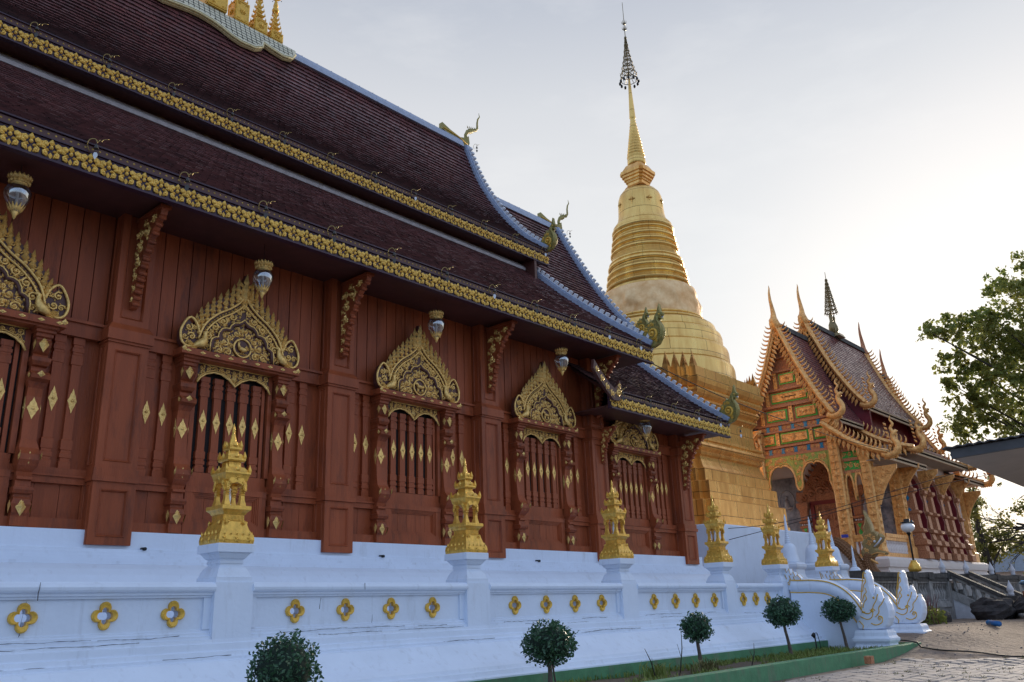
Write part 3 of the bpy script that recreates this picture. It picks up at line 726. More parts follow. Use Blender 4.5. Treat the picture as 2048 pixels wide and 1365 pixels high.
def pediment():
    p = MB()
    half = [(1.12,0),(1.20,.12),(1.20,.32),(1.12,.52),(1.02,.60),(.99,.55),(.95,.50),(.90,.62),(.82,.76),(.70,.90),(.55,1.03),(.40,1.14),(.27,1.25),(.17,1.37),(.09,1.50),(.035,1.62),(0,1.70)]
    out_ = mirror(half)
    p.prism(inset(out_, .035), 0, .10, None, 1)
    # flame crest between the band and the outline
    band = smooth_curve([(.84,.22),(.74,.50),(.52,.74),(.28,.90),(.10,1.06),(0,1.22)], 22)
    outl = [(.95,.52),(.82,.76),(.55,1.03),(.27,1.25),(.10,1.50),(0,1.70)]
    for s_ in (-1, 1):
        for k in range(8):
            t = .06+.86*k/8
            (bu, bv), tg, _ = curve_at(band, t); (ou, ov), _, _ = curve_at(outl, t)
            L_ = math.dist((bu, bv), (ou, ov)); an = atan2(ov-bv+.10, (ou-bu))
            an = lerp(an, pi/2, .35)
            for j, (f, wd) in enumerate(((0.16, .125), (.42, .105), (.66, .08))):
                q = bu+(ou-bu)*f, bv+(ov-bv)*f
                aa = an if s_ > 0 else pi-an
                p.leaf(s_*q[0], q[1], L_*.56, wd, aa, .075, None, 0, .10)
            aa = an if s_ > 0 else pi-an
            p.dome(s_*(bu+(ou-bu)*.14), bv+(ov-bv)*.14, .042, .055, None, 0, .10)
            p.spiral(s_*(bu+(ou-bu)*.34+.035), bv+(ov-bv)*.34, .04, 0, 1.0, -s_, .012, None, 0, .12, 7, 4, False)
        # the band: two rails with a row of beads
        for off, rr in ((0, .022), (.095, .018)):
            pts = []
            for i in range(23):
                (x, y), tg, _ = curve_at(band, i/22); nx_, ny_ = tg[1], -tg[0]
                pts.append((s_*(x-nx_*-off), y-ny_*-off if False else y+(-ny_*-off), .125))
            pts = [(s_*(b_[0]-off*.62), b_[1]-off*.72, .125) for b_ in band]
            if off: pts = [(q[0], q[1], q[2]) for q in pts if q[0]*s_ > -.001]
            p.tube(pts, rr, 6, None, 0, True, 1.0)
        for i in range(19):
            (x, y), tg, _ = curve_at(band, (i+.5)/20); x -= .03; y -= .035
            if x > .01: p.leaf(s_*x, y-.025, .062, .038, pi/2+s_*.6, .028, None, 0, .108)
        # spandrel scrolls between the band and the lobed arch
        for (u, v, r, a) in ((.66,.30,.085,0),(.55,.50,.085,1),(.39,.64,.08,2),(.22,.76,.075,2.4),(.68,.13,.07,5),(.10,.88,.06,2),(.47,.62,.05,1)):
            scroll_fill(p, s_*u, v, r, a if s_ > 0 else pi-a, s_, None, 0, .11)
        p.rosette(s_*.60, .40, .065, None, 0, .11); p.rosette(s_*.31, .69, .06, None, 0, .11)
        # bird with a great curled tail
        body = [(s_*.95,.05,.12),(s_*.88,.09,.15),(s_*.80,.13,.17),(s_*.745,.20,.16),(s_*.73,.28,.15),(s_*.74,.34,.15),(s_*.71,.36,.15),(s_*.66,.35,.15)]
        p.tube(body, [.02,.06,.085,.065,.04,.038,.035,.008], 7, None, 0, True, .8)
        for k in range(5): p.leaf(s_*(.84+.02*k), .05+.02*k, .22-.02*k, .06, -.35+.12*k if s_ > 0 else pi+.35-.12*k, .03, None, 0, .15-.01*k)
        tail = [(s_*.90,.06,.13),(s_*1.06,.05,.13),(s_*1.15,.14,.13),(s_*1.17,.30,.13),(s_*1.11,.46,.13),(s_*1.02,.57,.13),(s_*.93,.53,.13),(s_*.86,.42,.13),(s_*.83,.30,.12)]
        p.tube(smooth_curve(tail, 20), [.024]*20+[.012], 6)
        for (u, v, r, a) in ((1.02,.40,.075,1),(.96,.24,.075,3),(1.08,.22,.06,0),(1.01,.12,.05,4),(.93,.40,.045,2)): scroll_fill(p, s_*u, v, r, a, s_, None, 0, .11)
    # apex cluster
    for k, (v, l, w_) in enumerate(((1.06,.30,.20),(1.20,.30,.17),(1.34,.30,.12))):
        p.leaf(0, v, l, w_, pi/2, .08, None, 0, .11+.01*k)
        for s_ in (-1, 1): p.leaf(s_*.03, v+.02, l*.6, w_*.6, pi/2-s_*.8, .05, None, 0, .11); p.spiral(s_*.07, v+.06, .04, 0, 1, s_, .012, None, 0, .12, 7, 4)
    p.rosette(0, 1.0, .075, None, 0, .12)
    # lobed arch in timber with a gilt edge
    arch = [(.60,.02),(.60,.16),(.58,.25),(.52,.29),(.47,.30),(.46,.38),(.41,.46),(.34,.49),(.27,.49),(.25,.55),(.19,.61),(.10,.63),(.05,.66),(0,.71)]
    full = [(-u, v) for u, v in arch]+[(u, v) for u, v in reversed(arch[:-1])]
    p.tube([(u, v, .13) for u, v in full], .030, 6, None, 1)
    p.tube([(u*1.05, v*1.05, .15) for u, v in full], .014, 5, None, 0)
    # small scrolls and buds packed into whatever is left of the field
    rp = random.Random(77); used_ = []
    def inside(u, v):
        au = abs(u); top = 1.12-1.30*au if au < .8 else -1
        return .05 < v < top+.02 and au < .82
    tries = 0
    while len(used_) < 60 and tries < 4000:
        tries += 1; u, v, r = rp.uniform(.0, .82), rp.uniform(.05, 1.1), rp.uniform(.035, .055)
        if not inside(u, v) or math.hypot(u, v-.215) < .20+r or any(math.hypot(u-a, v-b) < (r+c)*.95 for a, b, c in used_): continue
        used_.append((u, v, r))
        for s_ in (-1, 1):
            p.leaf(s_*u, v-r, r*2.0, r*1.3, pi/2+s_*rp.uniform(-.9, .9), r*.9, None, 0, .10)
            p.dome(s_*u, v, r*.55, r*.7, None, 0, .10)
    # field inside the arch
    for s_ in (-1, 1):
        for (u, v, r, a) in ((.27,.10,.085,0),(.44,.10,.085,0),(.34,.27,.085,2),(.48,.22,.05,1),(.24,.38,.07,2),(.12,.47,.07,2),(.09,.56,.04,0),(.36,.40,.05,1),(.20,.24,.05,3)):
            scroll_fill(p, s_*u, v, r, a if s_ > 0 else pi-a, s_, None, 0, .10)
    p.leaf(0, .46, .16, .09, pi/2, .05, None, 0, .10)
    ring = [(.165*cos(2*pi*i/24)*(1+.03*cos(4*pi*i/24)), .215+.17*sin(2*pi*i/24), .125) for i in range(25)]
    p.tube(ring, .02, 6, None, 0)
    p.prism([(.16*cos(2*pi*i/20), .215+.165*sin(2*pi*i/20)) for i in range(20)], .09, .112, None, 1)
    for i in range(9): p.leaf(-.12+.03*i, .085, .05, .03, pi/2, .02, None, 0, .113)
    return p
def valance():
    p = MB()
    low = [(-.72,-.36),(-.66,-.27),(-.56,-.19),(-.42,-.14),(-.27,-.15),(-.12,-.22),(0,-.33)]
    low = low+[(-u, v) for u, v in reversed(low[:-1])]
    # pierced: a thin backing strip set behind the scrolls
    p.prism(low+[(.72,-.02),(-.72,-.02)], .0, .015, None, 1)
    p.tube([(u, v, .05) for u, v in low], .020, 6); p.tube([(u, v+.035, .045) for u, v in low], .010, 5)
    for i in range(-5, 6):
        u = i*.125; d = abs(u)
        yb = -.05-.11*(1-abs(d-.40)/.40) if False else None
        scroll_fill(p, u, -.075, .055, i, 1 if i > 0 else -1, None, 0, .02)
    for s_ in (-1, 1):
        for (u, v, r) in ((.12,-.15,.05),(.60,-.16,.055),(.66,-.23,.04),(.22,-.12,.04),(.50,-.12,.04)): scroll_fill(p, s_*u, v, r, u*9, s_, None, 0, .02)
    p.leaf(0, -.30, .22, .14, pi/2, .06, None, 0, .02); p.rosette(0, -.13, .07, None, 0, .03)
    p.tube([(-.72,-.015,.04),(.72,-.015,.04)], .014, 5)
    return p
def lintel():
    p = MB()
    p.box(-1.14, 1.14, -.02, .42, .0, .055, Matrix(((1,0,0,0),(0,0,1,0),(0,1,0,0),(0,0,0,1))) @ Matrix.Identity(4)) if False else None
    def bx(u0, u1, v0, v1, w0, w1, m=0): p.add([(u0,v0,w0),(u1,v0,w0),(u1,v1,w0),(u0,v1,w0),(u0,v0,w1),(u1,v0,w1),(u1,v1,w1),(u0,v1,w1)], [(0,3,2,1),(4,5,6,7),(0,1,5,4),(1,2,6,5),(2,3,7,6),(3,0,4,7)], None, m)
    bx(-1.16, 1.16, 5.655, 5.76, 0, .42); bx(-1.05, 1.05, 5.62, 5.653, 0, .36)
    for i in range(9): p.diamond(-1.05+i*.2625, 5.707, .055, .028, .012, None, 1, .423)
    for s_ in (-1, 1): p.leaf(s_*1.12, 5.69, .10, .10, pi/2, .02, None, 1, .422)
    return p
def apron():
    p = MB()
    def bx(u0, u1, v0, v1, w0, w1, m=0): p.add([(u0,v0,w0),(u1,v0,w0),(u1,v1,w0),(u0,v1,w0),(u0,v0,w1),(u1,v0,w1),(u1,v1,w1),(u0,v1,w1)], [(0,3,2,1),(4,5,6,7),(0,1,5,4),(1,2,6,5),(2,3,7,6),(3,0,4,7)], None, m)
    bx(-.76, .76, 2.72, 2.90, 0, .13); bx(-.76, -.62, 2.90, 3.40, 0, .13); bx(.62, .76, 2.90, 3.40, 0, .13)
    bx(-.76, .76, 3.40, 3.50, 0, .14); bx(-.74, .74, 3.502, 3.74, 0, .10)
    for i in range(5): bx(-.618+i*.2475, -.618+(i+1)*.2475-.006, 2.902, 3.398, 0, .06)
    for q, w_ in ((0, .115), (.025, .10), (.05, .08)): 
        bx(-.62+q, .62-q, 3.40-.025-q, 3.40-q, .06, w_); bx(-.62+q, -.595+q, 2.90+q, 3.375-q, .06, w_); bx(.595-q, .62-q, 2.90+q, 3.375-q, .06, w_); bx(-.62+q, .62-q, 2.90+q, 2.925+q, .06, w_-.002)
    # jambs and head round the opening
    bx(-.78, -.70, 3.742, 5.64, 0, .12); bx(.70, .78, 3.742, 5.64, 0, .12)
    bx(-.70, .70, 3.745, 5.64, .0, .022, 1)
    bx(.60, .66, 3.745, 5.60, .022, .075)
    return p
def figure(kind):
    p = MB()
    if kind == 'rooster':
        p.tube([(-.08,.21,.125),(-.05,.20,.14),(0,.175,.15),(.05,.185,.14),(.09,.22,.125)], [.02,.04,.05,.04,.012], 7)
        p.tube([(-.06,.20,.14),(-.085,.26,.14),(-.08,.30,.14),(-.10,.305,.13)], [.035,.022,.024,.006], 6)
        for k in range(4): p.leaf(.06, .19, .10, .04, .3+.35*k, .02, None, 0, .12)
        p.leaf(-.08, .31, .05, .04, pi/2, .02, None, 0, .13)
        for x in (-.01, .02): p.tube([(x,.15,.13),(x,.105,.13)], .008, 4)
    else:
        h = {'tiger': .055, 'ox': .065, 'horse': .05, 'goat': .045, 'dog': .045}.get(kind, .05)
        p.tube([(-.085,.225,.135),(-.05,.225,.145),(.02,.215,.145),(.075,.225,.14),(.09,.21,.13)], [.035,h*.85,h*.75,h*.8,.02], 7)
        p.tube([(-.07,.24,.145),(-.095,.275,.145),(-.12,.28,.145),(-.14,.265,.14)], [.03,.034,.032,.014], 6)
        for x in (-.07, -.045, .05, .075): p.tube([(x,.20,.13),(x+.008,.15,.13),(x,.105,.13)], [.02,.012,.012], 5)
        p.tube([(.09,.23,.13),(.12,.27,.13),(.115,.31,.13)], [.01,.009,.006], 4)
        p.leaf(-.105, .295, .04, .025, pi/2, .015, None, 0, .14)
        if kind in ('ox', 'goat'):
            p.tube([(-.10,.30,.14),(-.13,.33,.14)], [.01,.003], 4)
    return p
def window(x, zs=1.0, kind='ox', meshes={}):
    T_ = FX(0, WY, 0)
    def mk(key, fn, name, mats, parent):
        if key not in meshes:
            q = MB(); q.merge(fn(), T_); o = q.build(name, mats, parent); meshes[key] = o.data
        else:
            o = bpy.data.objects.new(name, meshes[key]); COL.objects.link(o); o.parent = parent
            o.matrix_parent_inverse = inv(parent)
        return o
    w = mk('apron', apron, 'window', [WOOD, GAPSHADE], hall)
    w.location = (x, 0, 2.72*(1-zs)); w.scale = (1, 1, zs)
    for s_ in (-1, 1):
        o = mk('post', lambda: post_mesh(1), 'frame_post', [WOOD, GOLDL], w); o.location = (s_*.92, 0, 0)
    mk('lintel', lintel, 'lintel', [WOOD, GOLDL], w)
    o = mk('val', valance, 'valance', [GOLDL, WOODD], w); o.location = (0, -.10, 5.63)
    for k in range(5):
        o = mk('bal', lambda: baluster(3.745, 5.40, .085, True, 4.62), 'baluster', [WOOD, GOLDL], w); o.location = (-.53+k*.252, -.03, 0)
    o = mk('ped', pediment, 'pediment', [GOLDL, WOODD], w); o.location = (0, -.20, 5.76)
    o = mk('fig_'+kind, lambda: figure(kind), 'medallion_figure', [GOLDL], w); o.location = (0, -.20, 5.76)
    if kind == 'rooster': o['label'] = 'gilded rooster in the medallion'
    return w
for x, k, zs in zip(WC, ('horse', 'goat', 'rooster', 'tiger', 'dog', 'ox'), (1, 1, 1, 1, 1, .945)): window(x, zs, k)

# --------------------------------------------------------------- eave brackets
def bracket():
    """triangular carved strut, in the plane across the wall; local u -> -Y (out), v up"""
    p = MB()
    edge = [(0,0),(.06,.02),(.11,.12),(.10,.22),(.16,.32),(.15,.42),(.22,.52),(.22,.62),(.30,.74),(.31,.86),(.42,1.0),(.46,1.12),(.60,1.26),(.66,1.36),(.80,1.44),(.82,1.53),(0,1.53)]
    p.prism(edge, -.055, .055, None, 1)
    # stepped front edge rolls
    for a, b in zip(edge[1:-3], edge[2:-2]):
        m_ = ((a[0]+b[0])/2+.012, (a[1]+b[1])/2)
        for s_ in (-1,): p.tube([(m_[0], m_[1], -.062), (m_[0], m_[1], .062)], .036, 6, None, 1)
    for sgn in (-1, 1):
        for (u, v, r, a, h) in ((.06,.14,.05,0,1),(.08,.34,.06,1,-1),(.11,.55,.075,2,1),(.14,.78,.09,0,-1),(.20,1.02,.11,1,1),(.36,1.25,.12,2,-1),(.14,1.30,.10,3,1),(.58,1.40,.08,0,1),(.06,.95,.05,2,1),(.30,1.42,.06,4,-1),(.05,.66,.04,1,1)):
            q = MB(); scroll_fill(q, u, v, r, a, h, None, 0, .0, r*.26)
            q.leaf(u, v, r*1.1, r*.8, a+1, r*.6, None, 0, .0)
            p.merge(q, Matrix(((1,0,0,0),(0,1,0,0),(0,0,sgn,sgn*.055),(0,0,0,1))))
    p.add([(-.0,1.531,-.09),(.86,1.531,-.09),(.86,1.531,.09),(0,1.531,.09),(0,1.58,-.09),(.86,1.58,-.09),(.86,1.58,.09),(0,1.58,.09)], [(0,3,2,1),(4,5,6,7),(0,1,5,4),(1,2,6,5),(2,3,7,6),(3,0,4,7)], None, 1)
    return p
br = bracket(); bmesh_ = None
for x in PX[:-1]:
    q = MB(); q.merge(br, FY(x, 13.2, 6.22)); q.build('eave_bracket', [GOLDL, WOOD], hall)
q = MB(); q.merge(br, FY(22.5, 13.2, 4.62)); q.build('eave_bracket', [GOLDL, WOOD], hall)
q = MB(); q.merge(br, FY(18.42, 13.2, 5.0) @ Matrix.Scale(.6, 4)); q.build('eave_bracket', [GOLDL, WOOD], hall)
# --------------------------------------------------------------- roofs
def tiled(mb, x0, x1, C, course, tw, lip=.035, jit=.006, seed=1, lt=(.75, 1.0)):
    """courses of separate tiles laid up a curve C (list of (Y,z), eave first)"""
    r = random.Random(seed); P = smooth_curve(C, 40)
    tot = sum(math.dist(a, b) for a, b in zip(P, P[1:])); n = max(1, int(tot/course))
    pts = [curve_at(P, k/n)[0] for k in range(n+1)]
    tl = mb.tint if mb.tint is not None else []
    for k in range(n):
        (ya, za), (yb, zb) = pts[k], pts[k+1]
        dy, dz = yb-ya, zb-za; L = math.hypot(dy, dz); ny, nz_ = -dz/L, dy/L
        if dy < 0: ny, nz_ = dz/L, -dy/L
        ov = .35; LB, LO = lip*.9, -lip*.05
        xa = x0-(tw/2 if k % 2 else 0); m = int((x1-xa)/tw)+1
        for i in range(m):
            a = max(x0, xa+i*tw); b = min(x1, xa+(i+1)*tw)
            if b-a < .02: continue
            g_ = .0015; j1 = lip+r.uniform(-jit, jit); j2 = lip+r.uniform(-jit, jit)
            off = r.uniform(-.006, .006)
            y1, z1 = ya-dy/L*off, za-dz/L*off; y2, z2 = yb+dy*ov, zb+dz*ov
            v = [(a+g_, y1+ny*j1, z1+nz_*j1), (b-g_, y1+ny*j2, z1+nz_*j2), (b-g_, y2+ny*.004, z2+nz_*.004), (a+g_, y2+ny*.004, z2+nz_*.004),
                 (a+g_, y1+ny*(j1-LB)-dy/L*LO, z1+nz_*(j1-LB)-dz/L*LO), (b-g_, y1+ny*(j2-LB)-dy/L*LO, z1+nz_*(j2-LB)-dz/L*LO)]
            mb.add(v, [(0,1,2,3), (4,5,1,0)] if dy > 0 else [(3,2,1,0), (0,1,5,4)]); t = .05+.5*r.random()**1.5; tl += [t, lerp(lt[0], lt[1], r.random())]  # front lips tinted darker: shade under the tile noses put into colour
    mb.tint = tl
    # underlay
    vs = [(x, y, z-.012) for (y, z) in pts for x in (x0, x1)]
    fs = [(2*k, 2*k+1, 2*k+3, 2*k+2) for k in range(n)]
    mb.add(vs, fs); tl += [1.0]*n
YR = 19.5
def mirrorY(C): return [(2*YR-y, z) for y, z in C]
CU = [(15.82,12.42),(16.80,13.22),(17.86,14.48),(18.77,15.98),(19.33,17.35),(19.46,17.72)]
CL = [(12.12,8.26),(13.5,9.28),(15.0,10.50),(16.40,11.80)]
TU = [(15.82,10.55),(16.90,11.76),(18.02,13.42),(19.0,15.16),(19.45,16.08)]
TL_ = [(12.12,6.66),(13.10,7.36),(14.10,8.20),(15.47,9.40),(16.4,10.25)]
X1U, X1L, X2U, X2L = 19.84, 19.62, 25.0, 23.66
def roofpart(name, x0, x1, C, course, tw, seed, M_=TILE, lip=.04, lt=(.75, 1.0)):
    m_ = MB(); tiled(m_, x0, x1, C, course, tw, seed=seed, lip=lip, jit=.009, lt=lt); tiled(m_, x0, x1, mirrorY(C), course*2, 2.0, seed=seed+9)
    return m_.build(name, M_, hall)
ru = roofpart('upper_roof', -6, X1U, CU, .19, .17, 1, lip=.058)
rl = roofpart('lower_roof', -6, X1L, CL, .17, .16, 2, lip=.034, lt=(.35, .75))
rpu = roofpart('porch_upper_roof', 18.9, X2U, TU, .19, .17, 3, lip=.058)
rpl = roofpart('porch_lower_roof', 17.45, X2L, TL_, .16, .16, 4, lip=.046)
# boarding under the tiles, soffits, gable walls, clerestory
def under(mb, x0, x1, C, d=.14):
    P = smooth_curve(C, 16)
    for Q in (P, mirrorY(P)):
        lo = [[(x0, y, z-.03), (x1, y, z-.03), (x1, y, z-d), (x0, y, z-d)] for y, z in Q]
        mb.loft(lo)
so_ = MB()
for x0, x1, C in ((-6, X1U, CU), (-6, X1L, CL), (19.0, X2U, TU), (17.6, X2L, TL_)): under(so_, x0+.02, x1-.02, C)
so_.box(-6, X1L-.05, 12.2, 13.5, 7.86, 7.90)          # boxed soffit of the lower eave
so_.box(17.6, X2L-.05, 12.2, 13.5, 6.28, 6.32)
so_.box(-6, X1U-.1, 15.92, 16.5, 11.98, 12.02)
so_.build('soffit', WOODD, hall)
gw = MB()
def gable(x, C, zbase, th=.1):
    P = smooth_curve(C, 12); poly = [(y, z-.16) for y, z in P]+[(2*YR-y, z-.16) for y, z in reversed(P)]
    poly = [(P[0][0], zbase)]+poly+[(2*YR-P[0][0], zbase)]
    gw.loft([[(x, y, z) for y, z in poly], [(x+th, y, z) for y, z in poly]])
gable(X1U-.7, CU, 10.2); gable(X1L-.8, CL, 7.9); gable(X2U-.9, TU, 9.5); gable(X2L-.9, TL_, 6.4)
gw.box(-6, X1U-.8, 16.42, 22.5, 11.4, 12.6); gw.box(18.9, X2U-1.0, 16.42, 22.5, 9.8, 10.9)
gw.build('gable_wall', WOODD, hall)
# clerestory strip: dim lozenges between small posts; pale flashing along the head of the lower roof
DGILT = mat('dulled_gilding', (.30,.20,.07), .5, .5, var=.5, scale=14)
T_ = FX(0, 16.42, 0)
for k in range(len(PX)-2):
    a, b = PX[k], PX[k+1]
    cp_ = MB(); cp_.box(a-.12, a+.12, 16.36, 16.419, 11.82, 12.40); cp_.build('clerestory_post', WOODD, hall)
    for j in range(7):
        u = a+.45+j*(b-a-.9)/6
        if j == 3: continue
        cl = MB()
        cl.diamond(u, 12.05, .16, .17, .02, T_, 0, .003)
        for q in range(4): cl.spiral(u+.055*cos(q*pi/2), 12.05+.055*sin(q*pi/2), .035, q, 1, 1, .01, T_, 0, .02, 6, 4, False)
        cl.build('clerestory_lozenge', DGILT, hall)
fl = MB(); fl.loft([[(x, y, z) for y, z in ((16.20,11.66),(16.19,11.74),(16.36,11.92),(16.40,11.92),(16.40,11.66))] for x in (-6, X1L-.02)])
fl.loft([[(x, y, z) for y, z in ((16.2,10.08),(16.19,10.16),(16.36,10.32),(16.40,10.32),(16.4,10.05))] for x in (19.3, X2L-.02)])
fl.build('roof_flashing', mat('lime_mortar', (.62,.58,.60), .8, var=.3, scale=6, dirt=(.25,.2,.2,.55,.6)), hall)
# gold friezes on the fascia boards
def motif():
    q = MB()
    for s_ in (-1, 1):
        q.spiral(s_*.072, .055, .052, -pi/2, 1.15, s_, .019, None, 0, .012, 8, 4)
        q.spiral(s_*.062, -.062, .045, pi/2, 1.0, -s_, .016, None, 0, .012, 7, 4)
        q.leaf(s_*.10, -.01, .07, .05, pi/2-s_*.5, .03, None, 0, .0); q.leaf(s_*.11, .07, .06, .045, -s_*.2 if s_ > 0 else pi+.2, .03, None, 0, .0)
        q.leaf(s_*.02, -.02, .06, .045, pi/2-s_*1.2, .03)
    for s_ in (-1, 1): q.spiral(s_*.10, .02, .030, 0, .9, s_, .014, None, 0, .012, 6, 4); q.leaf(s_*.03, -.10, .08, .05, pi/2-s_*.9, .03)
    q.leaf(0, .045, .10, .085, pi/2, .045); q.leaf(0, -.03, .10, .06, -pi/2, .035); q.dome(0, .03, .028, .04)
    return q
MOT = motif()
def frieze(x0, x1, y, zb, hgt_=.37, pitch=.275):
    """zb bottom of the board; board, lower lip, scroll band, bead row, drip edge"""
    b = MB(); zt = zb+hgt_
    b.box(x0, x1, y+.02, y+.10, zb, zt+.13, None, 1)
    b.box(x0, x1, y-.02, y+.019, zb, zb+.035, None, 1); b.box(x0, x1, y-.012, y+.019, zt-.02, zt, None, 1)
    b.box(x0, x1, y-.03, y+.018, zt+.115, zt+.14, None, 1)
    n = int((x1-x0)/pitch); p_ = (x1-x0)/n
    for i in range(n):
        b.merge(MOT, FX(x0+(i+.5)*p_, y+.012, zb+.185) @ Matrix.Diagonal((1.12*p_/.275, 1.22, 1, 1)))
    m_ = int((x1-x0)/.105); p2 = (x1-x0)/m_
    for i in range(m_):
        b.diamond2(x0+(i+.5)*p2, y+.0, zt+.055, .052)
    return b
def _d2(s, x, y, z, r):
    s.add([(x-r,y+.019,z),(x,y+.019,z-r*.8),(x+r,y+.019,z),(x,y+.019,z+r*.8),(x,y-.012,z)], [(0,1,4),(1,2,4),(2,3,4),(3,0,4)], None, 3)
MB.diamond2 = _d2
BEADG = mat('bead_gold', (.80, .54, .12), .5, .2, var=.4, scale=20)
frieze(-6, X1L+.02, 12.12, 7.76).build('lower_frieze', [GOLDF, PURP, WOODD, BEADG], hall)
frieze(-6, X1U+.02, 15.82, 11.90).build('upper_frieze', [GOLDF, PURP, WOODD, BEADG], hall)
frieze(17.45, X2L+.02, 12.12, 6.18).build('porch_frieze', [GOLDF, PURP, WOODD, BEADG], hall)
frieze(20.6, X2U+.02, 15.82, 10.08).build('porch_upper_frieze', [GOLDF, PURP, WOODD, BEADG], hall)
# barge tiles with little upright tabs
def barge(x, C, w=.26, name='barge_ridge', tabs=.24, far=False):
    b = MB(); P = smooth_curve(C, 30)
    lo = []
    N_ = len(P)
    nn = []
    for i in range(N_):
        a, c = P[max(0, i-1)], P[min(N_-1, i+1)]; L = math.dist(a, c); nn.append((-(c[1]-a[1])/L, (c[0]-a[0])/L))
    for h0, h1, xa, xb in ((-.10, .13, x-w/2, x+w/2), (.131, .17, x-w/2+.05, x+w/2-.05)):
        b.loft([[(xa, P[i][0]+nn[i][0]*h0, P[i][1]+nn[i][1]*h0), (xb, P[i][0]+nn[i][0]*h0, P[i][1]+nn[i][1]*h0), (xb, P[i][0]+nn[i][0]*h1, P[i][1]+nn[i][1]*h1), (xa, P[i][0]+nn[i][0]*h1, P[i][1]+nn[i][1]*h1)] for i in range(N_)], None, 0)
    tot = sum(math.dist(p, q) for p, q in zip(P, P[1:])); n = int(tot/tabs)
    for i in range(1, n):
        (y, z), (ty, tz), _ = curve_at(P, i/n); ny, nz_ = -tz, ty
        b.loft([[(x-.05, y+ty*a+ny*h, z+tz*a+nz_*h), (x+.05, y+ty*a+ny*h, z+tz*a+nz_*h), (x+.05, y+ty*c+ny*h, z+tz*c+nz_*h), (x-.05, y+ty*c+ny*h, z+tz*c+nz_*h)] for h, a, c in ((.16, -.055, .055), (.27, -.06, .04), (.28, -.05, .03))], None, 1)
    return b
for x, C in ((X1U, CU), (X1L, CL), (X2U, TU), (X2L, TL_)):
    barge(x, C).build('barge_ridge', [RIDGE, TABW], hall)
    barge(x, mirrorY(C)[::-1], name='b').build('barge_ridge', [RIDGE, TABW], hall)
# ridge caps
rc = MB()
def ridge(x0, x1, z, sag=.0):
    n = 24
    rc.loft([[(x, YR-.20, z-.22), (x, YR-.16, z-.05), (x, YR-.09, z+.10), (x, YR+.09, z+.10), (x, YR+.16, z-.05), (x, YR+.20, z-.22)] for x in [lerp(x0, x1, i/n) for i in range(n+1)]])
    k = int((x1-x0)/.55)
    for i in range(k):
        xx = x0+(i+.5)*(x1-x0)/k
        rc.box(xx-.012, xx+.012, YR-.105, YR+.105, z-.0, z+.106)
ridge(-6, X1U-.2, 17.86); ridge(X1U-.4, X2U-.2, 16.18)
rc.build('ridge_cap', RIDGE, hall)
# horned ridge finials
def finial(x, z, s_=1.0):
    p = MB(); T_ = Matrix(((s_,0,0,x),(0,0,-s_,YR),(0,s_,0,z),(0,0,0,1)))
    p.prism([(-1.15,.0),(.12,-.30),(.24,-.05),(.20,.25),(.05,.12),(-.25,.02),(-.75,.12),(-1.15,.26)], -.09, .09, T_, 0)
    p.tube([(.14,.05,0),(.12,.30,0),(.22,.48,0),(.36,.55,0),(.46,.60,0),(.50,.54,0)], [.08,.07,.08,.10,.08,.03], 8, T_, 0, True, .7)
    p.tube([(.30,.58,0),(.48,.66,0),(.66,.72,0),(.76,.86,0),(.76,1.08,0),(.80,1.26,0),(.90,1.42,0),(.86,1.56,0)], [.065,.07,.06,.05,.042,.036,.024,.008], 8, T_, 0, True, .7)
    for k in range(4): p.leaf(.25+.12*k, .60+.03*k, .14, .08, pi/2+.6, .03, T_, 0, .03)
    p.tube([(-1.1,.06,.1),(-.4,.0,.1),(.1,-.15,.1)], .025, 5, T_, 1)
    return p
finial(19.80, 18.02).build('ridge_finial', [GREEN, GOLDP], hall)
finial(25.15, 16.28, .98).build('ridge_finial', [GREEN, GOLDP], hall)
# crested serpents at the eave corners
def naga_plate():
    p = MB()
    o_ = [(-.34,.02),(.0,-.10),(.22,-.02),(.36,.16),(.42,.36),(.40,.54),(.30,.70),(.27,.80),(.34,.80),(.41,.76),(.40,.83),(.34,.86),(.44,.90),(.46,.97),(.38,1.02),(.36,1.12),(.33,1.30),(.27,1.14),(.24,1.03),(.16,.95),(.10,.82),(.02,.78),(-.02,.86),(-.06,.76),(-.16,.74),(-.16,.66),(-.26,.62),(-.24,.52),(-.36,.46),(-.30,.36),(-.42,.28),(-.34,.20)]
    p.prism(o_, -.07, .07, None, 0, .02)
    for sg in (1, -1):
        T_ = Matrix(((1,0,0,0),(0,1,0,0),(0,0,sg,sg*.07),(0,0,0,1)))
        p.spiral(.02, .36, .20, -pi/2, 1.3, 1, .05, T_, 1, .0, 14, 6)
        for (u, v, r, a) in ((-.18,.50,.08,1),(-.22,.26,.08,3),(.06,.66,.07,2),(-.06,.12,.08,4),(-.08,.64,.05,0),(.16,.10,.06,1)): scroll_fill(p, u, v, r, a, 1, T_, 1, .0)
        p.tube([(.20,.02,.0),(.33,.20,.01),(.37,.38,.01),(.34,.55,.01),(.24,.74,.01),(.26,.88,.01)], [.02,.05,.055,.05,.045,.05], 6, T_, 0)
        p.dome(.33, .94, .03, .03, T_, 1)
        for k in range(9): p.leaf(.34-.015*abs(k-4), .14+.07*k*.9, .07, .07, pi/2, .04, T_, 0, .03)
    p.tube([(.30,.82,0),(.44,.84,0)], .025, 5, None, 2)
    return p
NP = naga_plate()
def put_naga(x, y, z, s_=1.0, flip=False, name='eave_naga'):
    q = MB(); T_ = FY(x, y, z) @ Matrix.Scale(s_, 4)
    q.merge(NP, T_); q.build(name, [GREEN, GOLDP, RIDGE], hall)
put_naga(X1U, 15.78, 12.45, .80); put_naga(X1L+.02, 12.06, 8.30, .88); put_naga(X2U, 15.80, 10.65, .80); put_naga(X2L, 12.08, 6.70, .84)
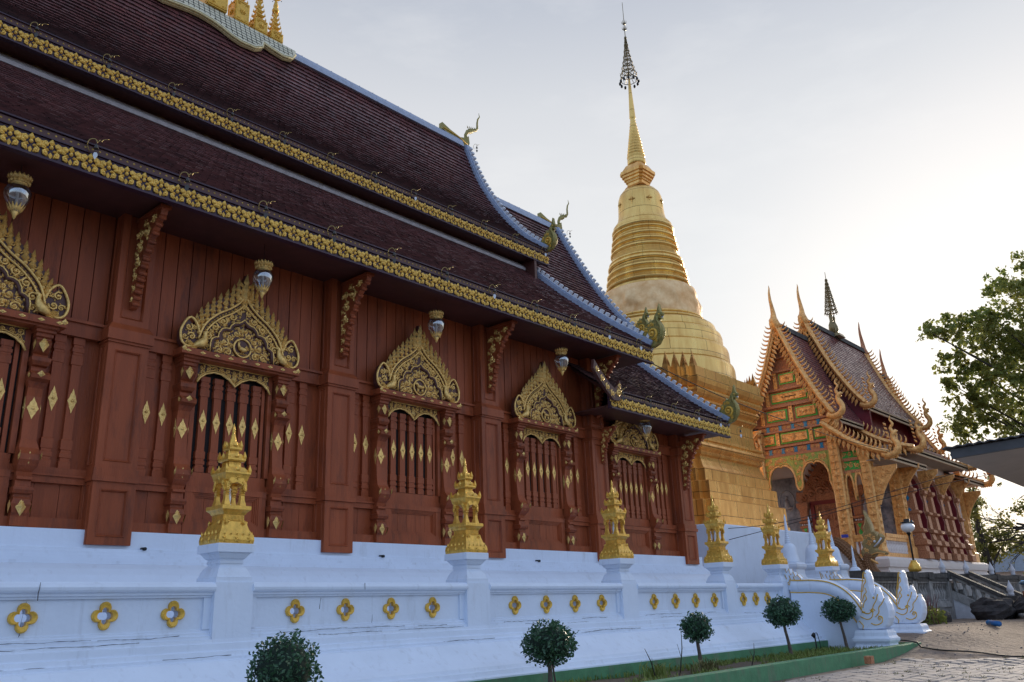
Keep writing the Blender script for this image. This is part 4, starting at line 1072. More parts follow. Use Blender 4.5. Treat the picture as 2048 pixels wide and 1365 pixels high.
# carved gold barge board at the near end of the porch eave
q = MB(); T_ = FX(17.42, 12.07, 6.45)
q.prism([(-.75,.62),(-.50,.36),(-.2,.10),(.05,-.08),(.30,-.06),(.42,.10),(.44,.34),(.36,.50),(.30,.36),(.12,.24),(-.1,.34),(-.45,.62),(-.70,.86)], -.04, .04, T_, 1)
for (u, v, r, a) in ((.28,.12,.12,0),(.02,.10,.09,2),(-.18,.24,.09,2),(-.38,.42,.09,2),(-.58,.62,.08,2),(.34,.32,.07,1)): scroll_fill(q, u, v, r, a, 1, T_, 0, .04)
q.build('eave_scroll_board', [GOLDL, WOODD], hall)
# tiered golden crest in the middle of the ridge
def ridge_crest():
    p = MB()
    # scalloped tiled skirt: two lobes a side, following the slope
    low = [(12.35,.10),(12.18,.40),(11.85,.52),(11.45,.44),(11.20,.36),(11.12,.62),(10.85,.82),(10.40,.88),(10.10,.80),(9.85,.66),(9.55,.55),(9.2,.50),(8.9,.52),(8.45,.62),(8.1,.70),(7.6,.60)]
    full = low+[(2*5.6-x, d) for x, d in reversed(low)] if False else low+[(14.4-x, d) for x, d in reversed(low) if x > 7.3]
    for sgn in (-1, 1):
        def pt(x, d, off):
            # point at distance d down the slope
            P = smooth_curve(CU, 40)[::-1]; tt, tg, L = curve_at(P, min(d/ sum(math.dist(a, b) for a, b in zip(P, P[1:])), 1))
            ny, nz_ = -abs(tg[1]), abs(tg[0]); y = tt[0]+ny*off; z = tt[1]+nz_*off
            return (x, YR+(y-YR)*(-sgn), z+.12)
        for a, b in zip(full, full[1:]):
            for o0, o1, m_, dd in ((.05, .12, 2, .10), (.12, .19, 1, 0.0)):
                q = [pt(a[0], -.0, o1), pt(b[0], 0, o1), pt(b[0], b[1]+dd, o1), pt(a[0], a[1]+dd, o1), pt(a[0], 0, o0), pt(b[0], 0, o0), pt(b[0], b[1]+dd, o0), pt(a[0], a[1]+dd, o0)]
                p.add(q, [(0,1,2,3), (7,6,5,4), (3,2,6,7), (0,3,7,4), (1,5,6,2)], None, m_)
        # dark joints grid
        for i in range(34):
            x = 12.2-i*.16
            d = 0
            for a, b in zip(full, full[1:]):
                if (a[0]-x)*(b[0]-x) <= 0 and a[0] != b[0]: d = lerp(a[1], b[1], (x-a[0])/(b[0]-a[0])); break
            if d > .15:
                A, B = pt(x, .02, .197), pt(x, d-.06, .197); p.tube([A, B], .008, 4, None, 3)
        for k in range(1, 7):
            d = k*.125; run = []
            for i in range(240):
                x = 12.2-i*.0225; dl = 0
                for a, b in zip(full, full[1:]):
                    if (a[0]-x)*(b[0]-x) <= 0 and a[0] != b[0]: dl = lerp(a[1], b[1], (x-a[0])/(b[0]-a[0])); break
                if dl-.06 > d: run.append(pt(x, d, .197))
                else:
                    if len(run) > 4: p.tube(run[::4]+[run[-1]], .008, 4, None, 3)
                    run = []
            if len(run) > 4: p.tube(run[::4]+[run[-1]], .008, 4, None, 3)
        rim = [pt(a, d+.05, .16) for a, d in full]; p.tube(rim, .035, 5, None, 2)
    return p
crest = ridge_crest().build('ridge_crest', [GOLDF, mat('pale_crest_tile', (.74,.70,.52), .5, var=.3, scale=8), mat('pale_crest_rim', (.80,.68,.36), .5, .1, var=.4, scale=12), BLACK], hall)
def crest_spire(x, h, s_):
    p = MB(); z0 = 17.92; w = .19*s_
    p.box(x-w, x+w, YR-w, YR+w, z0, z0+h)
    for sg in (-1, 1):
        T_ = FX(x, YR-w, z0) if sg > 0 else FY(x-w, YR, z0)
        p.nest(-w, w, .04, h-.02, [(0,0),(0,.02),(.03,.03),(.05,.01)], T_, 0)
        p.rosette(0, h/2, min(w*.5, h*.3), T_, 0, .012, 8)
        for a in (-1, 1):
            for b_ in (-1, 1): p.spiral(a*w*.55, h/2+b_*(h/2-w*.45), w*.22, 0, 1, a*b_, .015, T_, 0, .012, 7, 4)
    z = z0+h
    for k, f in enumerate((1.0, .86, .70, .55, .42)):
        p.sq([(w*f*.6,z),(w*f*.85,z+.05),(w*f*.82,z+.07),(w*f*.42,z+.11),(w*f*.40,z+.16)], (x, YR))
        for sx in (-1, 1):
            for sy in (-1, 1): p.sq([(.02,z+.06),(.003,z+.17)], (x+sx*w*f*.78, YR+sy*w*f*.78))
        z += .16*s_
    p.lathe([(.09*s_,z),(.11*s_,z+.08),(.06*s_,z+.2),(.08*s_,z+.23),(.03,z+.45),(.02,z+.55)], (x, YR), 10); z += .55
    for k, f in enumerate((.17, .14, .12, .10, .08, .06, .045)):
        p.lathe([(f*.9,z),(f,z+.02),(f*.95,z+.05),(f*.6,z+.09)], (x, YR), 12); z += .13
        for q_ in range(8): p.ball((x+f*1.1*cos(q_*pi/4), YR+f*1.1*sin(q_*pi/4), z-.15), .018, None, 1, 5, 3)
    p.lathe([(.02,z),(.015,z+.5),(.003,z+.9)], (x, YR), 6)
    return p
for x, h, s_ in ((11.72,.34,1.0),(11.16,.46,1.05),(10.52,.72,1.12),(9.72,1.15,1.5),(8.6,1.5,1.7),(7.2,2.0,2.0)):
    crest_spire(x, h, s_).build('crest_spire', [GOLDP, BRONZE], hall)
# --------------------------------------------------------------- hanging things: bells and lanterns
def bell_proto():
    b = MB()
    b.tube(smooth_curve([(0,.0,-.03),(-.10,-.05,.14),(-.06,-.12,.27),(.06,-.16,.30),(.12,-.17,.20)], 12), .012, 5, None, 0)
    b.tube(smooth_curve([(.06,-.16,.30),(.14,-.17,.25),(.18,-.17,.32),(.23,-.17,.27),(.27,-.17,.36),(.42,-.18,.42)], 14), [.012]*8+[.009]*6+[.004], 4, None, 0)
    b.tube([(.10,-.17,.21),(.10,-.17,.14)], .006, 4, None, 1)
    b.lathe([(.008,.15),(.03,.145),(.045,.11),(.055,.06),(.075,.02),(.07,.018)], (.10,-.17), 12, None, 1)
    b.tube([(.10,-.17,.05),(.10,-.17,-.10)], .005, 4, None, 1)
    return b
def leaf_clapper(b, m): 
    b.prism([(0,-.30),(.055,-.20),(.06,-.14),(.03,-.09),(-.03,-.09),(-.06,-.14),(-.055,-.20)], -.006, .006, Matrix(((.8,0,.6,.10),(-.6,0,.8,-.17),(0,1,0,0),(0,0,0,1))), m)
bells = {}
def hang_bell(x, y, z, leafc, label, group):
    key = leafc
    if key not in bells:
        b = bell_proto(); leaf_clapper(b, 2); o = b.build('eave_bell', [WIRE, BRONZE, TABW if leafc else BRONZE]); bells[key] = o
    else: o = bells[key].copy(); COL.objects.link(o)
    o.location = (x, y, z); o.scale = (.54, .54, .56); tag(o, label, 'bell', group); return o
ORD = ['first','second','third','fourth','fifth','sixth','seventh','eighth','ninth','tenth','eleventh','twelfth','thirteenth']
for i in range(12): hang_bell(4.30+1.385*i+.0, 15.80, 12.28, i in (7, 11), '%s bell from the left on a curled gold wire along the upper frieze' % ORD[i], 'bells along the upper eave')
for i in range(11): hang_bell(4.30+1.455*i, 12.10, 8.14, i in (0, 6, 9, 10), '%s bell from the left on a curled gold wire along the lower frieze' % ORD[i], 'bells along the lower eave')
for i in range(5): hang_bell(17.80+1.27*i, 12.10, 6.56, i in (3, 4), '%s bell from the left on a curled gold wire along the low porch frieze' % ORD[i], 'bells along the porch eave')
hang_bell(23.9, 12.0, 6.35, True, 'bell with white leaf hanging past the corner of the porch roof', 'bells along the porch eave')
for x, y, z, l in ((20.15, 19.3, 17.75, 'dark bell hanging below the upper horned ridge finial'), (25.55, 19.3, 16.0, 'dark bell hanging below the lower horned ridge finial')): hang_bell(x, y, z, False, l, 'bells under the ridge finials')
def lantern():
    r = empty('hanging_lantern', (0,0,0), 'x', 'lantern', 'glass lanterns under the eave')
    c = MB()
    c.lathe([(.10,.52),(.115,.535),(.12,.555),(.10,.57),(.12,.60),(.15,.625),(.155,.635)], (0,0), 20, None, 0, True, False)
    for i in range(16):
        a = 2*pi*i/16; T_ = Matrix.Translation((.15*cos(a), .15*sin(a), .61)) @ Matrix.Rotation(a+pi/2, 4, 'Z') @ FX(0, 0, 0)
        c.leaf(0, 0, .075, .06, pi/2, .02, T_)
        c.leaf(0, -.06, .07, .06, pi/2, .03, Matrix.Translation((.125*cos(a), .125*sin(a), .60)) @ Matrix.Rotation(a+pi/2, 4, 'Z') @ FX(0, 0, 0))
    c.build('crown', GOLDL, r)
    g_ = MB(); g_.lathe([(.004,.0),(.03,.05),(.08,.14),(.15,.26),(.185,.36),(.185,.42),(.15,.49),(.11,.525)], (0,0), 24, None, 0, True, False); g_.build('glass_bowl', GLASS, r)
    b = MB()
    for i in range(14):
        a = 2*pi*i/14; T_ = Matrix.Translation((.055*cos(a), .055*sin(a), .08)) @ Matrix.Rotation(a+pi/2, 4, 'Z') @ Matrix.Rotation(.5, 4, 'X') @ FX(0, 0, 0)
        b.leaf(0, 0, .16, .05, pi/2, .01, T_)
    b.lathe([(.004,-.02),(.02,.0),(.03,.04),(.06,.09),(.055,.10)], (0,0), 12); b.build('filigree_tip', GOLDL, r)
    k = MB(); k.tube([(0,0,.12),(0,0,.42)], .022, 8); k.build('candle', GLOBE, r)
    d = MB(); d.tube([(0,0,.56),(0,0,1.2)], .005, 4); d.build('cord', BLACK, r)
    return r
lp = lantern()
ll = ['glass teardrop lantern with gilded crown at the far left edge of the hall', 'glass teardrop lantern beside the tip of the rooster window pediment', 'glass teardrop lantern beside the tip of the pediment of the third window', 'glass teardrop lantern beside the pediment just left of the low porch roof', 'dim glass lantern tucked under the low porch eave']
for i, (x, z) in enumerate(((3.61, 7.0), (7.70, 6.82), (11.95, 6.9), (16.26, 6.95), (19.85, 5.72))):
    o = lp if i == 0 else copy_tree(lp); o.location = (x, 12.7, z); o['label'] = ll[i]
# ================================================================== STAIR SERPENTS
def stair_naga(label):
    """built at the origin: u=0 at the pedestal centre, stair runs towards +Y"""
    r = empty('stair_naga', (0,0,0), label, 'naga balustrade', 'white serpents flanking the terrace stair')
    T_ = FY(0, 0, 0)
    b = MB()
    path = smooth_curve([(-1.98,1.80),(-1.75,1.78),(-1.40,1.77),(-1.0,1.71),(-.70,1.56),(-.48,1.34),(-.34,1.10),(-.22,.90),(-.10,.78)], 26)
    b.tube([(u, v, 0) for u, v in path], [.10]+[.175]*24+[.19, .2], 14, T_)
    # wall under the body
    under_ = [(u, v-.10) for u, v in path]
    b.prism([(-2.0,0),(-.05,0)]+[(u, v) for u, v in reversed(under_)], -.10, .10, T_)
    b.build('body', WHITE, r)
    q = MB()
    for off in (.135, -.02, -.165):
        pts = []
        for i, (u, v) in enumerate(path):
            a, c = path[max(i-1,0)], path[min(i+1,len(path)-1)]; L = math.dist(a, c); nx_, ny_ = -(c[1]-a[1])/L, (c[0]-a[0])/L
            wz = sqrt(max(.19**2-off**2, .0))+.004
            if off == -.02: continue
            pts.append((u+nx_*off, v+ny_*off, wz))
        if pts: q.tube(pts, .016, 5, T_); q.tube([(p[0], p[1], -p[2]) for p in pts], .016, 5, T_)
    q.build('gold_lines', GOLDP, r)
    t = MB()
    fin = [(-2.12,1.74),(-1.78,1.58),(-1.70,1.72),(-1.66,1.96),(-1.74,2.06),(-1.80,2.0),(-1.84,2.14),(-1.92,2.06),(-1.95,2.22),(-2.03,2.12),(-2.06,2.30),(-2.14,2.20),(-2.19,2.32),(-2.24,2.14),(-2.20,1.92)]
    t.prism(fin, -.10, .10, T_, 0, .02)
    for sg in (1, -1):
        TT = T_ @ Matrix(((1,0,0,0),(0,1,0,0),(0,0,sg,sg*.102),(0,0,0,1)))
        for u, v in ((-1.82,1.78),(-1.98,1.84)): t.spiral(u, v, .07, 0, 1, 1, .013, TT, 1, 0)
        for k in range(4): t.tube([(-1.82-.11*k,1.90+.03*k,0),(-1.86-.11*k,2.02+.03*k,0),(-1.84-.11*k,1.95+.03*k,0)], .011, 4, TT, 1)
        t.tube([(u*.985-.03, v*.985+.03, 0) for u, v in fin[2:]], .011, 4, TT, 1)
    t.build('tail_crest', [WHITE, GOLDP], r)
    h = MB()
    ho = [(-.36,.70),(.0,.68),(.22,.70),(.36,.78),(.44,.95),(.46,1.12),(.44,1.27),(.40,1.36),(.375,1.45),(.32,1.35),(.275,1.37),(.26,1.46),(.245,1.56),(.20,1.68),(.16,1.55),(.12,1.50),(.10,1.58),(.085,1.72),(.09,1.86),(.06,2.02),(.02,2.08),(-.03,2.0),(-.05,1.84),(-.10,1.70),(-.15,1.50),(-.19,1.30),(-.23,1.12),(-.31,.98),(-.40,.84)]
    lo = []
    for w, d in ((-.19,.035),(-.16,.012),(-.08,0),(.08,0),(.16,.012),(.19,.035)):
        lo.append([(u, v, w) for u, v in (inset(ho, d) if d else ho)])
    h.loft(lo, T_)
    h.build('head', WHITE, r)
    hl = MB()
    for sg in (1, -1):
        TT = T_ @ Matrix(((1,0,0,0),(0,1,0,0),(0,0,sg,sg*.19),(0,0,0,1)))
        def ln(pts, rr=.013): hl.tube([(u, v, 0) for u, v in smooth_curve(pts, 14)], rr, 5, TT)
        ln([(-.25,1.0),(-.10,.93),(.02,.98),(.06,1.10),(.0,1.15)]); ln([(-.20,1.10),(-.05,1.06),(.05,1.14),(.10,1.25),(.18,1.36),(.24,1.50)])
        ln([(-.02,.84),(.10,.80),(.24,.86),(.26,.98),(.18,1.0)]); ln([(.10,.98),(.20,1.08),(.22,1.20),(.30,1.28),(.38,1.40)])
        ln([(-.16,1.20),(-.10,1.34),(-.04,1.40),(-.06,1.50)]); ln([(-.14,1.36),(-.08,1.50),(-.02,1.56),(-.04,1.66)]); ln([(-.10,1.58),(-.06,1.72),(.0,1.80),(-.01,1.90)])
        ln([(.03,1.98),(-.02,2.02),(-.06,1.86),(-.12,1.64),(-.18,1.36),(-.20,1.14),(-.12,1.10)])
        ln([(-.30,.90),(-.22,.80),(-.24,.72)])
        hl.spiral(.06, 1.12, .06, 0, 1.2, 1, .013, TT, 0, 0); hl.spiral(.20, .94, .06, 0, 1.2, 1, .013, TT, 0, 0); hl.dome(.13, 1.42, .03, .02, TT)
    hl.build('gold_head_lines', GOLDP, r)
    p = MB(); p.rect(-.26, .26, -.34, .40, [(.16,-.1),(.16,.16),(.12,.165),(.12,.22),(.09,.24),(.05,.32),(.03,.36),(.03,.40),(.06,.41),(.08,.45),(.08,.50),(.05,.52),(.03,.56),(.02,.63),(-.01,.69)])
    p.build('pedestal', WHITE, r)
    return r
n1 = stair_naga('near white serpent balustrade with gold lines, head reared above the green curb'); n1.location = (21.86, 7.98, -.06)
n2 = copy_tree(n1); n2.location = (24.95, 8.18, -.02); n2['label'] = 'farther white serpent balustrade with gold lines, beside the sand and the grey stone stair'

# ================================================================== SMALL WHITE STUPAS
def stupa(label):
    r = empty('white_stupa', (0,0,0), label, 'stupa', 'small white stupas behind the balustrade')
    b = MB(); b.sq([(.70,0),(.70,.25),(.62,.28),(.62,.45),(.56,.48),(.56,1.05),(.60,1.08),(.60,1.16),(.54,1.20),(.50,1.30),(.50,1.45),(.56,1.50),(.60,1.56),(.60,1.64),(.55,1.67),(.52,1.70)]); b.build('base', WHITE, r)
    d = MB(); d.lathe([(.50,1.70),(.49,1.76),(.45,1.86),(.42,1.98),(.40,2.10),(.37,2.22),(.30,2.32),(.20,2.37),(.17,2.38)], (0,0), 24); d.build('bell_dome', WHITE, r)
    s_ = MB(); pr = [(.17,2.38)]
    for k in range(7): z = 2.39+k*.07; f = .17-.014*k; pr += [(f*.86,z),(f,z+.02),(f,z+.045),(f*.84,z+.06)]
    pr += [(.07,2.89),(.075,3.0),(.055,3.16),(.045,3.18),(.06,3.22),(.05,3.30),(.02,3.38),(.004,3.42)]
    s_.lathe(pr, (0,0), 16); s_.build('ringed_spire', WHITE, r); return r
sp = stupa('x')
for i, (x, y, z, s_, l) in enumerate(((28.25,12.8,1.0,.94,'white stupa half hidden behind the fifth golden tower'), (30.2,12.8,1.0,.95,'white stupa standing clear in the middle of its row against the white plinth'), (31.95,12.8,1.0,.95,'white stupa half hidden behind the last golden tower'), (31.5,11.9,.75,.72,'lowest white stupa, just right of the last golden tower'))):
    o = sp if i == 0 else copy_tree(sp); o.location = (x, y, z); o.scale = (s_*.68, s_*.68, s_); o['label'] = l

# ================================================================== GILDED PAGODA
CX, CY = 31.6, 19.45
ch = empty('gilded_pagoda', (CX, CY, 0), 'tall gilded copper pagoda with ringed bell spire on a square white plinth', 'pagoda')
def chb(mb, name, M_):
    o = mb.build(name, M_); o.location = (CX, CY, 0); o.parent = ch; o.matrix_parent_inverse = inv(ch); return o
PLAN = []
q4 = [(1,-.78),(1,.78),(.92,.78),(.92,.85),(.85,.85),(.85,.92),(.78,.92),(.78,1)]
for k in range(4):
    a = k*pi/2
    for u, v in q4[1:]: PLAN.append((round(u*cos(a)-v*sin(a), 4), round(u*sin(a)+v*cos(a), 4)))
w = MB(); w.sq([(4.66,-.2),(4.66,4.0),(4.62,4.05)]); chb(w, 'white_plinth', WHITE)
b = MB()
def course(prof): b.sq(prof, (0,0), plan=PLAN)
course([(3.92,4.051),(3.92,4.30),(3.86,4.31),(3.86,5.08),(3.80,5.12)])
course([(3.64,5.121),(3.64,5.80),(3.58,5.84)])
course([(3.42,5.841),(3.42,6.30),(3.36,6.36),(3.28,6.50),(3.20,6.70),(3.17,6.85),(3.26,6.90),(3.30,6.98),(3.26,7.05),(3.30,7.08),(3.38,7.14),(3.42,7.24),(3.38,7.33),(3.30,7.36),(3.30,7.42),(3.36,7.46),(3.36,7.54),(3.24,7.60)])
course([(3.12,7.601),(3.08,8.0),(3.10,8.5),(3.20,8.62),(3.28,8.66),(3.28,8.74),(3.20,8.78),(3.24,8.84),(3.34,8.92),(3.40,9.04),(3.34,9.14),(3.28,9.17),(3.36,9.22),(3.46,9.30),(3.52,9.42),(3.52,9.50),(3.44,9.54),(3.50,9.58),(3.58,9.70),(3.62,9.86),(3.62,9.93),(3.52,9.95),(3.52,10.34),(3.46,10.36)])
chb(b, 'square_body', CHEDIB)
# pointed antefixes on the corners of the terrace
af0 = None
for k in range(4):
    R_ = Matrix.Rotation(k*pi/2, 4, 'Z')
    for (u, v) in ((1,.78),(.92,.85),(.85,.92),(.78,1),(1,-.78),(.92,-.85),(.85,-.92),(.78,-1)):
        x, y = u*3.46, v*3.46
        af = MB(); af.sq([(.12,10.361),(.10,10.5),(.065,10.68),(.03,10.84),(.005,11.0)], (x-.12*(1 if u > 0 else -1), y-.12*(1 if v > 0 else -1)), R_); chb(af, 'antefix', CHEDIB)
d = MB()
def lat(prof): d.lathe(prof, (0,0), 72, None, 0, True)
def step(r0, r1, z0, z1): return [(r0,z0),(r0,z0+.012),(lerp(r0,r1,.35),z1-.05),(r1,z1-.012),(r1,z1)]
for (r0, r1, z0, z1) in ((3.44,3.20,10.361,11.18),(3.27,3.00,11.181,11.98),(3.06,2.78,11.981,12.70),(2.84,2.50,12.701,13.12)): d.lathe([(r0,z0),(r0+.015,z0+.01),(r0+.015,z0+.05),(r0,z0+.06),(r0-.01,z1-.24),(r0-.05,z1-.10),(lerp(r0,r1,.55),z1-.02),(r1,z1)], (0,0), 72)
def torus(r, z, h, out_): return [(r,z),(r+out_*.6,z+h*.12),(r+out_,z+h*.35),(r+out_,z+h*.6),(r+out_*.6,z+h*.88),(r,z+h)]
pr = [(2.66,13.121)]+torus(2.36,13.15,.20,.12)+torus(2.30,13.36,.12,.07)+[(2.22,13.50)]
lat(pr); chb(d, 'drum_tiers', CHEDI)
# cloth wrapped round the foot of the rings
c = MB(); lo = []
for j in range(15):
    t = j/14; z = 13.45+1.42*t; lo.append([])
    for i in range(120):
        a = 2*pi*i/120
        fold = .06*sin(26*a+5*sin(2*a)+7*t+3*noise.noise((cos(a)*2, sin(a)*2, t)))*max(0, noise.noise((cos(a)*1.5, sin(a)*1.5, 7))+.25)+noise.noise((cos(a)*3.2+t*1.5, sin(a)*3.2-t*1.1, t*2.6))*.15+noise.noise((cos(a)*8, sin(a)*8, t*3+a*.3))*.07
        base = 2.26-.10*t+.05*sin(pi*t)-.16*max(0, t-.8)
        r = base+fold*sin(pi*min(max(t, .05), .97)); lo[-1].append((r*cos(a), r*sin(a), z+.05*sin(3*a+1)*(1 if j in (0,) else .4)))
c.loft(lo, None, 0, True, False, False); chb(c, 'wrapped_cloth', CLOTH)
g_ = MB(); pr = [(2.02,14.80)]
def grp(r0, z0, n, hs, dr):
    out_ = []
    for k in range(n): out_ += torus(r0-dr*k, z0+hs*k, hs*.62, .125)+[(r0-dr*k-.03, z0+hs*k+hs*.66), (r0-dr*k-.05, z0+hs*(k+1)-.01)]
    return out_
pr += [(1.90,14.95)]+grp(1.80,15.10,3,.33,.05)+[(1.62,16.12)]+torus(1.66,16.16,.20,.09)+torus(1.62,16.38,.13,.07)+[(1.55,16.55),(1.50,16.80)]+grp(1.46,16.85,3,.30,.045)+[(1.32,17.78)]+torus(1.34,17.80,.16,.10)+torus(1.36,17.97,.20,.08)+[(1.33,18.20),(1.36,18.30),(1.27,18.42)]
g_.lathe(pr, (0,0), 64); chb(g_, 'ring_mouldings', CHEDI)
bl = MB(); bl.lathe([(1.27,18.421),(1.19,18.52),(1.12,18.68),(1.08,18.9),(1.06,19.2),(1.05,19.5),(1.02,19.78),(.94,20.0),(.80,20.18),(.62,20.28),(.5,20.33)], (0,0), 48)
for i in range(8):
    a = 2*pi*i/8+.2; T_ = Matrix.Rotation(a, 4, 'Z') @ Matrix.Translation((0,-1.055,19.42)) @ FX(0,0,0)
    bl.rosette(0, 0, .17, T_, 0, 0, 4); bl.leaf(0, -.1, .22, .1, -pi/2, .04, T_)
chb(bl, 'bell', CHEDI)
hx = MB(); hx.sq([(.55,20.331),(.48,20.42),(.42,20.50),(.42,20.62),(.47,20.66),(.47,20.74),(.53,20.78),(.53,20.88),(.60,20.92),(.60,21.02),(.66,21.06),(.66,21.22),(.60,21.26),(.52,21.40),(.44,21.55),(.36,21.62)], plan=PLAN); chb(hx, 'harmika', CHEDIB)
co = MB(); pr = [(.40,21.62),(.44,21.66),(.43,21.98),(.40,22.02)]
for k in range(13): z = 22.03+k*.165; f = .44-.025*k; pr += [(f*.86,z),(f,z+.04),(f*.98,z+.09),(f*.83,z+.13)]
pr += [(.12,24.2),(.155,24.25),(.15,24.33),(.09,25.6),(.055,26.35),(.04,26.5)]
co.lathe(pr, (0,0), 28); chb(co, 'ringed_cone', CHEDI)
um = MB()
um.tube([(0,0,26.3),(0,0,31.1)], [.035,.012], 6)
def hoop(r, z, t=.022): um.tube([(r*cos(2*pi*i/24), r*sin(2*pi*i/24), z) for i in range(25)], t, 4)
lev = [(r*.82, z) for r, z in [(.50,26.45),(.48,26.75),(.38,26.90),(.37,27.10),(.30,27.22),(.29,27.42),(.23,27.55),(.22,27.75),(.17,27.90),(.16,28.08),(.12,28.25),(.11,28.45),(.08,28.65),(.06,28.9)]]
for r, z in lev: hoop(r, z)
for (r0, z0), (r1, z1) in zip(lev, lev[1:]):
    for i in range(16): a = 2*pi*i/16; a2 = a+.2; um.tube([(r0*cos(a), r0*sin(a), z0), (r1*cos(a2), r1*sin(a2), z1)], .012, 3)
for (r0, z0), (r1, z1) in zip(lev[::2], lev[1::2]):
    for i in range(16): a = 2*pi*i/16; um.tube([(r1*cos(a), r1*sin(a), z1), (r1*1.12*cos(a), r1*1.12*sin(a), z1+.09)], [.02,.004], 4)
for i in range(6): um.tube([(.40*cos(i*pi/3), .40*sin(i*pi/3), 26.5), (0,0,26.9)], .015, 3)
for z in (29.4, 29.75): 
    for i in range(6): a = i*pi/3; um.tube([(0,0,z),(.10*cos(a), .10*sin(a), z+.05),(.13*cos(a), .13*sin(a), z+.2)], [.02,.02,.004], 4)
chb(um, 'umbrella_finial', mat('dark_gilt_iron', (.26,.19,.08), .4, .5, var=.4, scale=9))
ub = MB()
for i in range(12): a = 2*pi*i/12; ub.lathe([(.01,26.40),(.05,26.36),(.06,26.28),(.05,26.22)], (.46*cos(a), .46*sin(a)), 8)
chb(ub, 'umbrella_bells', BLACK)
# ================================================================== CARVED HALL (right)
XF, YC = 40.0, 17.1
tp = empty('carved_hall', (46, YC, 3), 'small ornate temple hall covered in carved gold with red shutters and serpent edged roofs', 'temple')
def mY(C): return [(2*YC-y, z) for y, z in C]
# terrace wall and ground under it
tt = MB(); tt.box(33.5, 75, 11.3, 32, -.2, 2.0); tt.build('temple_terrace', SAND, kind='structure')
bs = MB(); bs.rect(39.0, 54.4, 13.35, 20.85, [(.30,1.9),(.30,2.10),(.26,2.12),(.26,2.22),(.20,2.24),(.20,2.36),(.16,2.38),(.16,2.50),(.10,2.52),(.10,2.64),(.20,2.66),(.22,2.80),(.22,2.98),(.16,3.05),(.02,3.10)]); bs.build('plinth', PINKW, tp)
# columns
def column(x, y, z1, r=.27):
    p = MB(); p.sq([(r*1.35,3.10),(r*1.35,3.30),(r*1.15,3.36),(r*1.05,3.50),(r,3.55),(r*.96,z1-.7),(r*1.1,z1-.66),(r*1.0,z1-.6),(r*1.25,z1-.25),(r*1.3,z1)], (x, y), plan=[(-1,-.75),(-.75,-1),(.75,-1),(1,-.75),(1,.75),(.75,1),(-.75,1),(-1,.75)])
    for k in range(int((z1-4)/.32)):
        for T_ in (FY(x-r*.98, y, 3.7+.32*k), FX(x, y-r*.98, 3.7+.32*k)): p.rosette(0, 0, r*.62, T_, 0, 0, 4)
    p.build('column', TERRL, tp)
for y in (15.2, 19.0): column(XF, y, 9.6)
for y in (13.85, 20.35): column(XF, y, 8.0, .24)
# walls of the nave
nw = MB(); nw.box(43.4, 54.0, 13.75, 20.45, 3.1, 8.6); nw.build('nave_wall', PINKW, tp)
# murals on the entrance wall
mu = MB()
for y0, y1 in ((13.95, 15.35), (18.5, 20.3)): 
    mu = MB(); mu.box(43.36, 43.398, y0, y1, 3.5, 7.6); mu.build('mural', MURAL, tp)
def seated():
    p = MB()
    for y, z, s_ in ((19.4, 6.4, 1.0),):
        T_ = FY(43.35, y, z)
        p.tube([(.42*cos(2*pi*i/24), .55*sin(2*pi*i/24), .0) for i in range(25)], .03, 5, T_)
        p.tube([(-.26,-.32,0),(-.1,-.36,.02),(.1,-.36,.02),(.26,-.32,0)], [.05,.09,.09,.05], 6, T_); p.tube([(0,-.32,0),(0,-.02,.02),(0,.10,.02)], [.15,.13,.05], 8, T_); p.ball((0,.2,.0), .09, T_)
    return p
seated().build('mural_figure', mat('painted_figure', (.40,.36,.34), .6), tp)
mf = MB(); rnd = random.Random(9)
for _ in range(26):
    y = rnd.uniform(14.05, 15.25); z = rnd.uniform(4.0, 6.6); T_ = FY(43.345, y, z); h = rnd.uniform(.12, .22)
    mf.tube([(0,0,0),(.02,h*.6,0),(0,h,0)], [.03,.035,.02], 5, T_); mf.ball((0,h*1.2,0), .03, T_)
    if rnd.random() < .6: mf.tube([(-.1,.02,0),(.12,.04,0)], .02, 4, T_)
mf.build('mural_crowd', mat('painted_crowd', (.34,.33,.34), .6, var=.5, scale=3), tp)
# entrance: red frame, carved leaves, gable of carved flames
dr = MB(); dr.box(43.25, 43.399, 16.05, 16.25, 3.1, 6.05); dr.box(43.25, 43.399, 17.95, 18.15, 3.1, 6.05); dr.box(43.25, 43.399, 16.05, 18.15, 6.052, 6.25)
dr.build('door_frame', REDD, tp)
dl = MB(); 
for y0, y1 in ((16.26, 17.09), (17.11, 17.94)):
    dl.box(43.33, 43.398, y0, y1, 3.1, 6.05)
    for k in range(6):
        T_ = FY(43.33, (y0+y1)/2, 3.4+.48*k)
        for s_ in (-1, 1): scroll_fill(dl, s_*.17, 0, .15, k, s_, T_)
dl.build('door_leaf', TERRD, tp)
dp = MB()
T_ = FY(43.38, YC, 6.3)
hp = mirror([(1.55,-.1),(1.75,.1),(1.7,.5),(1.35,.45),(1.15,.85),(.8,1.3),(.4,1.75),(.12,2.1),(0,2.4)])
dp.prism(hp, 0, .12, T_)
for s_ in (-1, 1):
    for (u, v, r, a) in ((.35,.4,.3,0),(.9,.3,.28,1),(1.35,.15,.2,2),(.55,.95,.25,1),(.2,1.4,.2,2),(.1,.85,.15,3),(1.0,.75,.18,0)): scroll_fill(dp, s_*u, v, r, a if s_ > 0 else pi-a, s_, T_, 0, .12)
    for k in range(7): dp.leaf(s_*(1.3-.19*k), .55+.24*k, .4, .2, pi/2+s_*-.5, .08, T_, 0, .08)
dp.rosette(0, .55, .32, T_, 0, .13, 8)
dp.build('door_gable', TERRD, tp)
